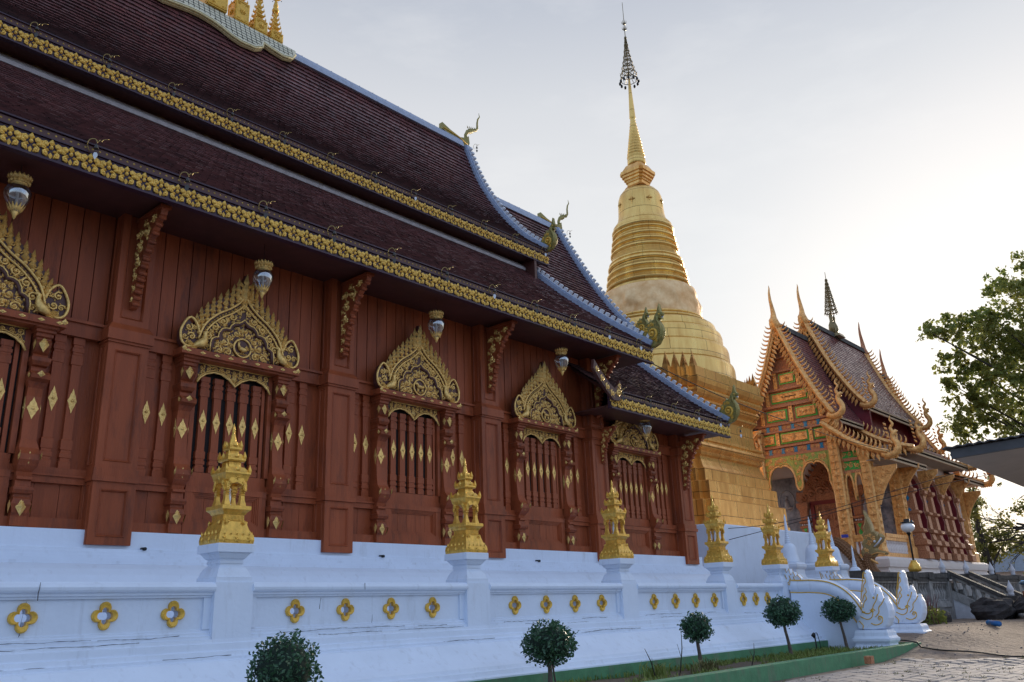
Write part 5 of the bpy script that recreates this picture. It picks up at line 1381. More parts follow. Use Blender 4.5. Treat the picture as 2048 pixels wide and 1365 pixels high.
for y in (15.72, 18.48):
    p = MB(); p.sq([(.25,3.1),(.25,3.5),(.2,3.55),(.2,4.9),(.26,4.95),(.26,5.02),(.18,5.06),(.18,5.15),(.26,5.2),(.28,5.3),(.18,5.35),(.2,5.8),(.3,6.0),(.3,6.2)], (43.3, y))
    for k in range(4): p.diamond(0, 3.75+.38*k, .11, .2, .03, FY(43.09, y, 0), 1); 
    for k in range(3): p.diamond(-.12+.12*k, 5.10, .05, .05, .03, FY(43.05, y, 0), 2)
    p.build('door_pilaster', [TERRD, GREENG, TABW], tp)
# gable screen: beams, posts, framed panels with green glass borders
gs_ = MB()
T0 = FY(XF, YC, 0)
def gb(u0, u1, v0, v1, w0, w1, m=0): gs_.add([(u0,v0,w0),(u1,v0,w0),(u1,v1,w0),(u0,v1,w0),(u0,v0,w1),(u1,v0,w1),(u1,v1,w1),(u0,v1,w1)], [(0,3,2,1),(4,5,6,7),(0,1,5,4),(1,2,6,5),(2,3,7,6),(3,0,4,7)], T0, m)
CB1 = [(14.72,9.62),(15.35,10.70),(16.10,12.30),(16.72,13.9),(17.1,14.95)]
back = [(YC-y, z-.25) for y, z in CB1]
poly = [(-2.3,8.1),(2.3,8.1)]+[(u, v) for u, v in back if u > .02]+[(0,14.6)]+[(-u, v) for u, v in reversed(back) if u > .02]
gs_.prism(poly, -.20, -.10, T0, 0)
rows = [(8.18,8.30,2.3),(8.62,8.72,2.3),(9.38,9.46,2.25),(9.74,9.84,2.2),(10.62,10.74,1.75),(11.46,11.58,1.35),(12.40,12.50,.85),(13.1,13.2,.5)]
for v0, v1, hw in rows: gb(-hw, hw, v0, v1, -.099, .06, 0)
def pan(u0, u1, v0, v1, kind=0):
    gb(u0, u1, v0, v1, -.099, -.06, 1)                      # green glass ground
    i = .07; gs_.nest(u0+i, u1-i, v0+i, v1-i, [(0,-.06),(0,.0),(.03,.01),(.05,-.02)], T0, 2)
    cu, cv = (u0+u1)/2, (v0+v1)/2
    if kind == 1:
        gs_.rosette(cu, cv, min(u1-u0, v1-v0)*.34, T0, 2, -.02, 8)
    else:
        n = max(1, int((u1-u0)/(v1-v0)+.4))
        for k in range(n):
            x = u0+(k+.5)*(u1-u0)/n; scroll_fill(gs_, x, cv, (v1-v0)*.24, k, 1 if k % 2 else -1, T0, 2, -.02)
        gs_.rosette(cu, cv, (v1-v0)*.2, T0, 2, -.01, 6)
pan(-.42,.42,11.78,12.32); pan(-.95,.95,10.86,11.38); pan(-1.30,-.22,9.96,10.52); pan(.22,1.30,9.96,10.52)
pan(-1.75,-.98,8.80,9.34,1); pan(-.72,.72,8.80,9.34); pan(.98,1.75,8.80,9.34,1)
gb(-.35, .35, 11.10, 11.14, -.0, .015, 4)
for u, v0, v1 in ((-.85,8.72,9.38),(.85,8.72,9.38),(-1.9,8.72,9.38),(1.9,8.72,9.38),(0,9.84,10.62),(-1.5,9.84,10.62),(1.5,9.84,10.62),(-1.12,10.74,11.46),(1.12,10.74,11.46),(-.6,11.58,12.40),(.6,11.58,12.40)):
    gb(u-.09, u+.09, v0, v1, -.099, .02, 2)
    for k in range(3): gs_.rosette(u, lerp(v0, v1, (k+.5)/3), .07, T0, 2, .02, 4)
for v in (8.46, 9.60):          # bands with blue mosaic hourglasses
    gb(-2.2, 2.2, v-.15, v+.13, -.099, -.01, 0)
    for k in range(7):
        u = -1.95+.65*k
        gs_.prism([(u-.10,v-.14),(u+.10,v-.14),(u+.06,v),(u+.10,v+.12),(u-.10,v+.12),(u-.06,v)], -.01, .012, T0, 3)
        if k < 6:
            for q in range(2): scroll_fill(gs_, u+.22+.2*q, v, .08, q, 1-2*q, T0, 2, -.01)
gs_.build('gable_panel', [TERRD, GREENG, TERRL, BLUEG, BLACK], tp)
# arcade: multi-lobed carved arches hanging between the columns
def arch_screen(y0, y1, zt, zs, lobes, drop, name='arch_screen'):
    """carved screen from y0 to y1 (facing -X); underside is a row of lobed arches springing at zs"""
    p = MB(); w = y1-y0; u0, u1 = YC-y1, YC-y0
    low = []; n = lobes; lw = (u1-u0)/n
    for k in range(n):
        a = u0+k*lw
        prof = [(0,zs-.75 if k == 0 else drop),(.05,zs-.25),(.10,zs),(.02 if False else .09,zs+.25),(.12,zs+.52),(.20,zs+.78),(.32,zs+.95),(.44,zs+.98),(.5,zs+.90),(.56,zs+.98),(.68,zs+.95),(.80,zs+.78),(.88,zs+.52),(.91,zs+.25),(.90,zs),(.95,zs-.25),(1,zs-.75 if k == n-1 else drop)]
        low += [(a+t*lw, z) for t, z in prof[(1 if k else 0):]]
    top = [(u1,zt),(u0,zt)]
    # strip of quads is more robust than one concave ngon
    for a, b in zip(low, low[1:]):
        if b[0]-a[0] < 1e-4: continue
        p.add([(a[0],a[1],-.10),(b[0],b[1],-.10),(b[0],zt,-.10),(a[0],zt,-.10),(a[0],a[1],.04),(b[0],b[1],.04),(b[0],zt,.04),(a[0],zt,.04)], [(0,3,2,1),(4,5,6,7),(0,1,5,4)], T0, 0)
    p.tube([(u, v, .05) for u, v in low], .055, 5, T0, 1); p.tube([(u, v+.11, .05) for u, v in low], .025, 4, T0, 1)
    r = random.Random(4)
    for _ in range(int(46*w)):
        u = r.uniform(u0+.12, u1-.12); v = r.uniform(zs+.1, zt-.1)
        lz = max(z for (x, z), (x2, z2) in zip(low, low[1:]) if min(x, x2)-.12 <= u <= max(x, x2)+.12) 
        if v < lz+.16: continue
        scroll_fill(p, u, v, r.uniform(.07, .11), r.uniform(0, 6), r.choice((-1, 1)), T0, 1, .04)
    p.build(name, [mat('gold_green_mosaic', (.52,.42,.12), .35, .2, var=.5, scale=9, col2=(.10,.34,.08)) if 'gold_green_mosaic' not in MATS else MATS['gold_green_mosaic'], TERRL], tp)
arch_screen(15.45, 18.78, 8.20, 6.75, 2, 6.45)
arch_screen(14.06, 14.96, 6.95, 5.95, 2, 6.2); arch_screen(19.24, 20.14, 6.95, 5.95, 2, 6.2)
for u0, u1 in ((YC-14.98, YC-13.85), (YC-20.35, YC-19.22)):
    as_ = MB()
    u0, u1 = min(u0, u1), max(u0, u1)
    for v0, v1, wv, m in ((6.952,7.10,.06,0),(7.102,7.52,-.02,1),(7.522,7.66,.06,0),(7.662,7.98,-.02,1),(7.982,8.06,.05,0)):
        as_.add([(u0,v0,-.12),(u1,v0,-.12),(u1,v1,-.12),(u0,v1,-.12),(u0,v0,wv),(u1,v0,wv),(u1,v1,wv),(u0,v1,wv)], [(0,3,2,1),(4,5,6,7),(0,1,5,4),(1,2,6,5),(2,3,7,6),(3,0,4,7)], T0, m)
    for k in range(4): scroll_fill(as_, u0+.15+.27*k, 7.31, .13, k, 1, T0, 2, -.02); scroll_fill(as_, u0+.15+.27*k, 7.82, .10, k, 1, T0, 2, -.02)
    s_ = 1 if u0 > 0 else -1
    a, b = (u0, u1) if s_ > 0 else (u1, u0)
    as_.prism([(a,8.062),(b,8.062),(b,8.2),(a,9.2)] if s_ > 0 else [(b,8.062),(a,8.062),(a,9.2),(b,8.2)], -.12, -.02, T0, 0)
    as_.build('aisle_panel', [TERRD, GREENG, TERRL], tp)
# brackets: carved triangular struts
def bracket2(T_):
    p = MB(); o_ = [(0,0),(.12,.05),(.22,.30),(.36,.62),(.55,.95),(.82,1.30),(1.05,1.55),(1.08,1.75),(0,1.75)]
    p.prism(o_, -.06, .06, T_)
    for sg in (1, -1):
        TT = T_ @ Matrix(((1,0,0,0),(0,1,0,0),(0,0,sg,sg*.06),(0,0,0,1)))
        for (u, v, r, a) in ((.12,.35,.09,0),(.18,.62,.11,1),(.28,.95,.14,2),(.42,1.28,.16,0),(.72,1.48,.14,3),(.14,1.25,.12,1),(.16,1.55,.11,2),(.12,.95,.09,0),(.45,1.58,.1,1)): scroll_fill(p, u, v, r, a, 1, TT, 0, 0)
    p.build('strut_bracket', TERRL, tp)
bracket2(FY(XF, 13.62, 5.35)); 
for x in (43.55, 46.4, 49.2, 52.0, 53.9): bracket2(FY(x, 13.62, 5.9 if x < 53 else 5.4) @ Matrix.Scale(.92, 4))
# railings of the porch
def rail_run(p0, p1, n):
    rl_ = MB()
    (x0, y0), (x1, y1) = p0, p1
    L = math.dist(p0, p1); a = atan2(y1-y0, x1-x0); T_ = Matrix.Translation((x0, y0, 0)) @ Matrix.Rotation(a, 4, 'Z')
    rl_.box(0, L, -.14, .14, 4.0, 4.16, T_, 0); rl_.box(0, L, -.10, .10, 3.86, 3.998, T_, 0); rl_.box(0, L, -.14, .14, 3.101, 3.30, T_, 0)
    for i in range(n):
        rl_.lathe([(.06,3.302),(.075,3.36),(.05,3.42),(.085,3.54),(.05,3.70),(.04,3.76),(.07,3.80),(.07,3.859)], ((i+.5)*L/n, 0), 8, T_, 1)
    rl_.build('porch_railing', [TERRL, PINKW], tp)
rail_run((XF, 14.1), (XF, 14.95), 4); rail_run((XF, 19.25), (XF, 20.1), 4); rail_run((40.25, 13.72), (43.2, 13.72), 14)
pq = MB()
for y in (15.2, 13.85): pq.box(XF-.40, XF-.385, y-.16, y+.16, 4.06, 4.20)
pq.build('blue_plaque', mat('blue_enamel', (.04, .07, .45), .4), tp)
# side windows: carved serpentine surrounds with red shutters standing open
for x in (44.95, 47.75, 50.55):
    f = MB()
    prof = [(3.1,.74),(3.4,.74),(3.45,.62),(3.7,.6),(3.76,.74),(3.95,.72),(4.05,.58),(4.3,.52),(4.36,.66),(4.5,.64),(4.56,.50),(5.2,.46),(5.26,.58),(5.36,.58),(5.42,.44),(6.2,.40),(6.3,.52),(6.45,.52),(6.5,.38),(6.9,.32),(7.3,.15)]
    for dx in (-.62, .98):
        f.loft([[(x+dx-.22*d/.5, 13.75-d, z), (x+dx+.22*d/.5, 13.75-d, z), (x+dx+.22*d/.5, 13.76, z), (x+dx-.22*d/.5, 13.76, z)] for z, d in prof])
        for k in range(9): f.rosette(0, 3.3+.42*k, .14, FX(x+dx, 13.75-.46+.03*k, 0), 0, 0, 5); f.rosette(.22, 3.3+.42*k, .12, FY(x+dx-.2+.008*k, 13.75, 0), 0, 0, 5)
    f.build('window_surround', TERRD, tp)
    s_ = MB()
    wav = [(.0,3.15),(.50,3.15),(.58,3.5),(.48,3.8),(.54,4.2),(.44,4.6),(.50,5.0),(.40,5.4),(.46,5.8),(.36,6.2),(.38,6.6),(.22,7.0),(0,7.2)]
    s_.prism(wav, -.03, .03, FY(x+.42, 13.74, 0)); s_.box(x-.3, x+.55, 13.72, 13.749, 3.15, 7.0)
    s_.build('shutter', REDD, tp)
    g2 = MB(); 
    for k in range(5): g2.diamond(.06+0*k, 3.6+.6*k, .10, .16, .02, FY(x-.84, 13.66, 0)); 
    g2.build('white_mosaic', BLUEG, tp)
# pilasters
for x in (43.4, 53.9):
    p = MB(); p.sq([(.34,3.1),(.34,3.6),(.27,3.7),(.25,7.4),(.33,7.6),(.33,8.2)], (x, 13.78))
    for k in range(9): p.rosette(0, 3.9+.4*k, .18, FY(x-.26, 13.78, 0), 0, 0, 4); p.rosette(0, 3.9+.4*k, .18, FX(x, 13.52, 0), 0, 0, 4)
    p.build('pilaster', TERRL, tp)
# roofs
U1 = [(14.86,9.72),(15.45,10.75),(16.18,12.32),(16.78,13.9),(17.08,14.75)]
L1 = [(12.70,7.55),(13.5,7.86),(14.5,8.50),(15.5,9.38)]
U2 = [(14.55,10.75),(15.2,11.65),(16.05,13.2),(16.72,14.85),(17.08,15.85)]
L2 = [(12.68,8.22),(13.5,8.50),(14.4,8.95),(15.45,9.70)]
XT = [39.55, 43.3, 52.0, 55.1]
def rf(name, x0, x1, C, seed):
    m_ = MB(); tiled(m_, x0, x1, C, .17, .19, seed=seed); tiled(m_, x0, x1, mY(C), .34, .8, seed=seed); m_.build(name, TILER, tp)
rf('front_roof', XT[0], XT[1]+.3, U1, 21); rf('front_aisle_roof', XT[0]+.1, XT[1]+.6, L1, 22)
rf('main_roof', XT[1], XT[2], U2, 23); rf('main_aisle_roof', XT[1]+.1, XT[2]+.5, L2, 24)
rf('rear_roof', XT[2]-.3, XT[3], U1, 25); rf('rear_aisle_roof', XT[2]-.5, XT[3]+.2, L1, 26)
sf = MB()
def fas(x0, x1, C, th=.26):
    for Q in (C, mY(C)):
        y, z = Q[0]; s_ = 1 if y < YC else -1
        sf.box(x0, x1, min(y, y+s_*.08), max(y, y+s_*.08), z-th, z-.02, None, 0)
        sf.box(x0, x1, min(y-s_*.03, y), max(y-s_*.03, y)-.001, z-.08, z+.0, None, 0)
        P = smooth_curve(Q, 10)
        sf.loft([[(x0+.05, yy, zz-.05), (x1-.05, yy, zz-.05), (x1-.05, yy, zz-.16), (x0+.05, yy, zz-.16)] for yy, zz in P], None, 1)
for x0, x1, C in ((XT[0],XT[1],U1),(XT[0]+.1,XT[1]+1.6,L1),(XT[1],XT[2],U2),(XT[1]+.1,XT[2]+.5,L2),(XT[2],XT[3],U1),(XT[2]-.5,XT[3]+.2,L1)): fas(x0, x1, C)
# level soffits over the aisles
for y0, y1 in ((12.8, 13.75), (20.45, 21.4)):
    sf.box(XT[0]+.2, XT[1]+1.5, y0, y1, 7.38, 7.42, None, 2); sf.box(XT[1]+.2, XT[2]+.4, y0, y1, 8.02, 8.06, None, 2); sf.box(XT[2]+.5, XT[3]+.1, y0, y1, 7.38, 7.42, None, 2)
sf.build('eave_boards', [mat('tan_fascia', (.52,.36,.22), .6, var=.2, scale=4), TERRD, mat('soffit_boards', (.42,.36,.30), .7, var=.2)], tp)
# red boarding between the roof tiers
rb = MB()
for x, C, zb in ((XT[1]+.35, U2, 8.4), (XT[2]-.4, U2, 8.4)):
    P = [(y, z-.2) for y, z in C]; rb.loft([[(xx, y, z) for y, z in [(P[0][0], zb)]+P+[(2*YC-y, z) for y, z in reversed(P)]+[(2*YC-P[0][0], zb)]] for xx in (x, x+.1)])
rb.box(XT[1]+.5, XT[2]-.5, 15.2, 19.0, 8.6, 11.2); rb.box(XT[0]+.7, XT[1]+.3, 15.3, 18.9, 8.4, 9.9); rb.box(43.45, 53.6, 13.8, 20.4, 8.601, 9.0)
rb.build('clerestory_boarding', REDD, tp)
rdg = MB()
for x0, x1, z in ((XT[0]+.2, XT[1]+.2, 14.82), (XT[1]+.2, XT[2]-.2, 15.93), (XT[2], XT[3]-.2, 14.82)):
    rdg.loft([[(x, YC-.16, z-.2), (x, YC-.12, z+.08), (x, YC+.12, z+.08), (x, YC+.16, z-.2)] for x in [lerp(x0, x1, i/12) for i in range(13)]])
rdg.build('ridge_cap', DARKC, tp)
# serpent barge boards: scaly body, row of hooked fins above, flame fringe beneath, crested head at the foot
def serp(x, C, head=True, top=False, fins=True):
    p = MB(); P = smooth_curve(C, 26); tot = sum(math.dist(a, b) for a, b in zip(P, P[1:]))
    p.tube([(x, y, z+.06) for y, z in P], [.14]*len(P), 8, None, 0)
    p.tube([(x-.16, y, z+.06) for y, z in P], .05, 5, None, 0)
    n = int(tot/.215); s_ = 1 if C[0][0] < YC else -1
    for i in range(2, n):
        (y, z), (ty, tz), _ = curve_at(P, i/n); ny, nz_ = -tz*s_, ty*s_
        if s_ < 0: ny, nz_ = tz, -ty; ny, nz_ = (ny, nz_) if nz_ > 0 else (-ny, -nz_)
        else: ny, nz_ = (-tz, ty)
        q = [(x, y+ny*a+ty*b*1, z+.06+nz_*a+tz*b) for a, b in ((.10,-.02),(.26,-.06),(.40,-.03),(.50,.06))]
        p.tube(q, [.055,.048,.035,.006], 5, None, 0)
        # fringe below
        q2 = [(y-ny*.12, z-nz_*.12), (y-ny*.38-ty*.16, z-nz_*.38-tz*.16)]
        if True: 
            an = atan2(q2[1][1]-q2[0][1], -(q2[1][0]-q2[0][0])); p.leaf(YC-q2[0][0], q2[0][1]+.10, .46, .19, an, .09, FY(x-.05, YC, 0), 0)
    if head:
        y, z = C[0]; u = YC-y
        T_ = FY(x, YC, 0); d = 1 if s_ > 0 else -1
        q = [(u-d*.25, z+.05), (u+d*.02, z-.08), (u+d*.28, z-.04), (u+d*.45, z+.12), (u+d*.48, z+.36), (u+d*.36, z+.58), (u+d*.32, z+.76), (u+d*.44, z+.92), (u+d*.56, z+.94)]
        p.tube([(a, b, 0) for a, b in smooth_curve(q, 18)], [.16]*8+[.14]*4+[.12]*4+[.10,.08,.03], 8, T_, 0)
        p.tube([(u+d*.42, z+.82, 0), (u+d*.54, z+.78, 0)], [.06,.03], 5, T_, 0)
        cr2 = [(u+d*.36, z+.90), (u+d*.28, z+1.12), (u+d*.40, z+1.30), (u+d*.30, z+1.50), (u+d*.36, z+1.68)]
        p.tube([(a, b, 0) for a, b in smooth_curve(cr2, 12)], [.08,.09,.08,.075,.07,.07,.06,.05,.045,.04,.03,.02,.006], 6, T_, 0)
        for k in range(6): p.leaf(u+d*.22-d*.02*k, z+.25+.2*k, .22, .12, pi/2+d*.7, .05, T_, 0); p.leaf(u+d*(.1*k-.1), z-.1, .2, .14, -pi/2-d*.4, .05, T_, 0)
    p.build('serpent_barge', TERRL, tp)
for x, C, in ((XT[0], U1), (XT[0]+.05, L1), (XT[1], U2), (XT[1]+.05, L2), (XT[2], U2), (XT[2]+.5, L2), (XT[3], U1), (XT[3]+.2, L1)):
    serp(x, C); serp(x, mY(C))
def horn(x, z):
    p = MB(); T_ = Matrix.Translation((x, YC, z))
    p.tube([(.35,0,-.25),(.1,0,-.1),(-.05,0,.1),(-.02,0,.35),(.02,0,.6),(-.06,0,.95),(-.16,0,1.3),(-.16,0,1.65),(-.08,0,1.95),(-.10,0,2.1)], [.22,.30,.27,.17,.13,.10,.08,.06,.035,.008], 8, T_, 0)
    p.ball((-.10,0,.15), .24, T_); p.build('ridge_horn', TERRL if x < 50 else TERRD, tp)
horn(XT[0]-.05, 14.75); horn(XT[1]-.05, 15.85); horn(XT[2]+.05, 15.7); horn(XT[3]+.1, 14.6)
# tiered umbrella carried on the ridge by two birds
ub_ = MB(); zz = 17.35; ux = 47.6
ub_.tube([(ux,YC,15.9),(ux,YC,19.9)], [.05,.015], 6, None, 0)
for k in range(9):
    r = .38-.039*k; z = zz+.24*k
    ub_.lathe([(r,z),(r*.98,z+.03),(r*.86,z+.06)], (ux, YC), 16, None, 0, True, False)
    for i in range(12): a = 2*pi*i/12; ub_.tube([(ux+r*.86*cos(a), YC+r*.86*sin(a), z+.06), (ux+r*.80*cos(a), YC+r*.80*sin(a), z+.20)], [.035,.008], 4, None, 0); ub_.leaf(0, 0, .10, .1, -pi/2, .02, Matrix.Translation((ux+r*cos(a), YC+r*sin(a), z)) @ Matrix.Rotation(a+pi/2, 4, 'Z') @ FX(0,0,0), 0)
for s_ in (-1, 1):
    ub_.tube([(ux+s_*.15,YC,15.95),(ux+s_*.22,YC,16.3),(ux+s_*.25,YC,16.55),(ux+s_*.20,YC,16.8),(ux+s_*.28,YC,17.1),(ux+s_*.34,YC,17.3)], [.10,.20,.17,.09,.08,.01], 7, None, 0)
ub_.sq([(.45,15.8),(.35,16.0),(.2,16.05)], (ux, YC))
ub_.build('ridge_umbrella', MATS['dark_gilt_iron'], tp)
for i, (y, z, l) in enumerate(((19.3, 9.5, 'bell hanging under the far rake of the carved gable'),)): hang_bell(XF-.6, y, z, True, l, 'bells on the carved hall')

# golden scaled serpent on the front stair of the carved hall
sg_ = empty('golden_serpent', (37, 13.4, 2), 'brown and gold scaled serpent rearing with open jaws before the carved hall', 'naga statue')
T_ = FY(37.0, 13.4, 0)
bd_ = MB()
pth = smooth_curve([(-1.25,3.75),(-.95,3.55),(-.60,3.15),(-.35,2.65),(-.20,2.20),(-.05,1.95)], 22)
bd_.tube([(u, v, 0) for u, v in pth], [.14]+[.24]*21+[.20], 12, T_)
pth2 = smooth_curve([(.60,1.98),(.38,2.15),(.15,2.45),(.06,2.80),(.10,3.10)], 16)
bd_.tube([(u, v, 0) for u, v in pth2], [.30,.28]+[.24]*15, 12, T_)
for P_, off in ((pth, .0), (pth2, .0)):
    for i in range(1, len(P_)-1):
        (u, v), (u2, v2) = P_[i], P_[i+1]; a = atan2(v2-v, u2-u)
        for k in range(-2, 3):
            for sg in (1,): bd_.leaf(u-sin(a)*k*.09, v+cos(a)*k*.09, .14, .11, a+(pi if P_ is pth else 0), .035, T_, 0, .235-.035*k*k*.6)
bd_.build('scaled_body', mat('scale_brown_gold', (.30,.13,.045), .35, .35, var=.6, scale=30), sg_)
hd = MB()
ho = [(.02,2.95),(.18,2.88),(.30,3.0),(.42,3.12),(.62,3.10),(.80,3.06),(.84,3.14),(.70,3.22),(.50,3.28),(.44,3.36),(.56,3.50),(.72,3.62),(.80,3.78),(.70,3.92),(.62,3.86),(.54,4.02),(.42,4.06),(.40,4.30),(.30,4.62),(.16,4.92),(.20,4.60),(.14,4.36),(.04,4.22),(.08,4.06),(-.04,3.92),(.02,3.76),(-.10,3.58),(-.06,3.42),(-.18,3.24),(-.14,3.06)]
hd.prism(ho, -.18, .18, T_, 0, .05)
for sg in (1,):
    TT = T_ @ Matrix(((1,0,0,0),(0,1,0,0),(0,0,sg,sg*.18),(0,0,0,1)))
    for (u, v, r, a) in ((.25,3.55,.12,0),(.10,3.30,.10,2),(.45,3.72,.10,1),(.30,3.90,.09,3),(.14,3.80,.08,1)): scroll_fill(hd, u, v, r, a, 1, TT, 1, 0)
    hd.tube([(.2,3.08,0),(.5,3.16,0),(.8,3.1,0)], .03, 5, TT, 1); hd.tube([(.42,3.40,0),(.6,3.55,0),(.76,3.74,0)], .035, 5, TT, 2)
    hd.dome(.46, 3.62, .06, .06, TT, 2)
for k in range(5): hd.leaf(.14+.05*k, 2.95-.17*k*.2, .2, .12, -.6, .05, T_, 1, .18)
hd.build('head', [mat('olive_gold', (.42,.30,.12), .4, .4, var=.5, scale=20), TERRL, TABW], sg_)
cl_ = MB(); cl_.lathe([(.46,1.9),(.52,2.02),(.44,2.12),(.34,2.2)], (37.0, 12.85), 12); cl_.build('collar_base', TERRL, sg_)
rw = MB(); rw.prism([(-1.6,1.9),(-.15,1.9),(-.5,2.55),(-.8,3.05),(-1.3,3.45),(-1.6,3.5)], -.12, .12, FY(37.3, 13.4, 0)); rw.build('stair_cheek', PINKW, sg_)
# ================================================================== WEATHERED STONE BALUSTRADE
gw_ = empty('stone_balustrade', (35, 11, .5), 'weathered grey stone balustrade with blackened coping and a short flight of steps', 'balustrade')
w = MB()
def run(x0, x1, y):
    w.box(x0, x1, y-.14, y+.14, .1, .95)
    w.box(x0, x1, y-.20, y+.20, .951, 1.10); w.box(x0, x1, y-.16, y+.16, 1.101, 1.18)
    w.box(x0, x1, y-.16, y+.16, 1.86, 1.93, None, 0)
    n = int((x1-x0)/.30)
    for i in range(n): w.lathe([(.09,1.181),(.09,1.22),(.05,1.26),(.10,1.42),(.10,1.48),(.05,1.66),(.05,1.72),(.09,1.78),(.09,1.859)], (x0+(i+.5)*(x1-x0)/n, y), 8, None, 0)
    w.box(x0, x1, y-.22, y+.22, 1.931, 2.06, None, 1); w.box(x0, x1, y-.26, y+.26, 2.061, 2.22, None, 1)
run(29.5, 38.4, 11.0); run(41.9, 62, 11.0)
for x in (29.6, 34.2, 36.0, 38.4, 41.9, 46, 50, 55): w.box(x-.2, x+.2, 10.79, 11.21, .1, 1.93); w.box(x-.28, x+.28, 10.71, 11.29, 2.0, 2.26, None, 1)
w.build('wall_run', [GREYC, DARKC], gw_)
def flight(x):
    b = MB()
    P0, P1 = (10.8, 2.2), (8.9, 1.15)
    for dz0, dz1, hw, m in ((-.95,-.62,.16,0),(-.10,.0,.16,0),(.001,.16,.22,1)):
        b.loft([[(x-hw, y, z+dz0), (x+hw, y, z+dz0), (x+hw, y, z+dz1), (x-hw, y, z+dz1)] for y, z in (P0, P1)], None, m)
    b.loft([[(x-.13, 10.8, 0), (x+.13, 10.8, 0), (x+.13, 10.8, 1.26), (x-.13, 10.8, 1.26)], [(x-.13, 8.9, 0), (x+.13, 8.9, 0), (x+.13, 8.9, .22), (x-.13, 8.9, .22)]], None, 2)
    for i in range(6):
        t = (i+.5)/6; y = lerp(10.8, 8.9, t); z = lerp(2.2, 1.15, t)-.62
        b.lathe([(.08,z-.03),(.05,z+.05),(.10,z+.18),(.05,z+.38),(.08,z+.46),(.08,z+.54)], (x, y), 8, None, 0)
    b.box(x-.22, x+.22, 8.5, 8.92, 0, 1.10, None, 0); b.box(x-.28, x+.28, 8.44, 8.98, 1.10, 1.28, None, 1)
    return b
for x in (38.6, 41.6): flight(x).build('stair_railing', [GREYC, DARKC, GREYS], gw_)
s_ = MB()
for k in range(7): s_.box(38.8, 41.4, 8.9+.3*k, 11.0, 0, .3+.26*k)
s_.build('steps', GREYC, gw_)
bud = MB(); bud.lathe([(.13,0),(.14,.10),(.12,.16),(.17,.24),(.16,.32),(.09,.48),(.03,.62),(.004,.70)], (0,0), 12); bud0 = None
for i, (x, y, z) in enumerate(((38.5,11,2.26),(41.9,11,2.26),(46,11,2.26),(50,11,2.26),(55,11,2.26),(38.6,8.7,1.28),(41.6,8.7,1.28))):
    if bud0 is None: bud0 = bud.build('bud_finial', GREYS, gw_); o = bud0
    else: o = bud0.copy(); COL.objects.link(o)
    o.location = (x, y, z); o.scale = (.8, .8, .85)
# ------------------------------------------------------------------ garden lamp
lm = empty('garden_lamp', (35.1, 11.0, 2.26), 'black post lamp with round white globe standing on the stone balustrade', 'lamp')
p = MB(); p.lathe([(.10,2.26),(.22,2.30),(.24,2.42),(.16,2.58),(.10,2.66),(.12,2.70)], (35.1, 11.0), 12); p.build('vase_base', GOLDB, lm)
p = MB(); p.tube([(35.1,11,2.6),(35.1,11,3.72)], .035, 8); p.lathe([(.035,3.62),(.08,3.70),(.08,3.74)], (35.1, 11), 10); p.build('post', BLACK, lm)
p = MB(); p.ball((35.1,11,3.94), .25, None, 0, 16, 10, (1,1,.82)); p.build('globe', GLOBE, lm)
p = MB(); p.lathe([(.24,4.10),(.22,4.14),(.10,4.17),(.12,4.22),(.10,4.25)], (35.1, 11), 14); p.build('cap', BLACK, lm)
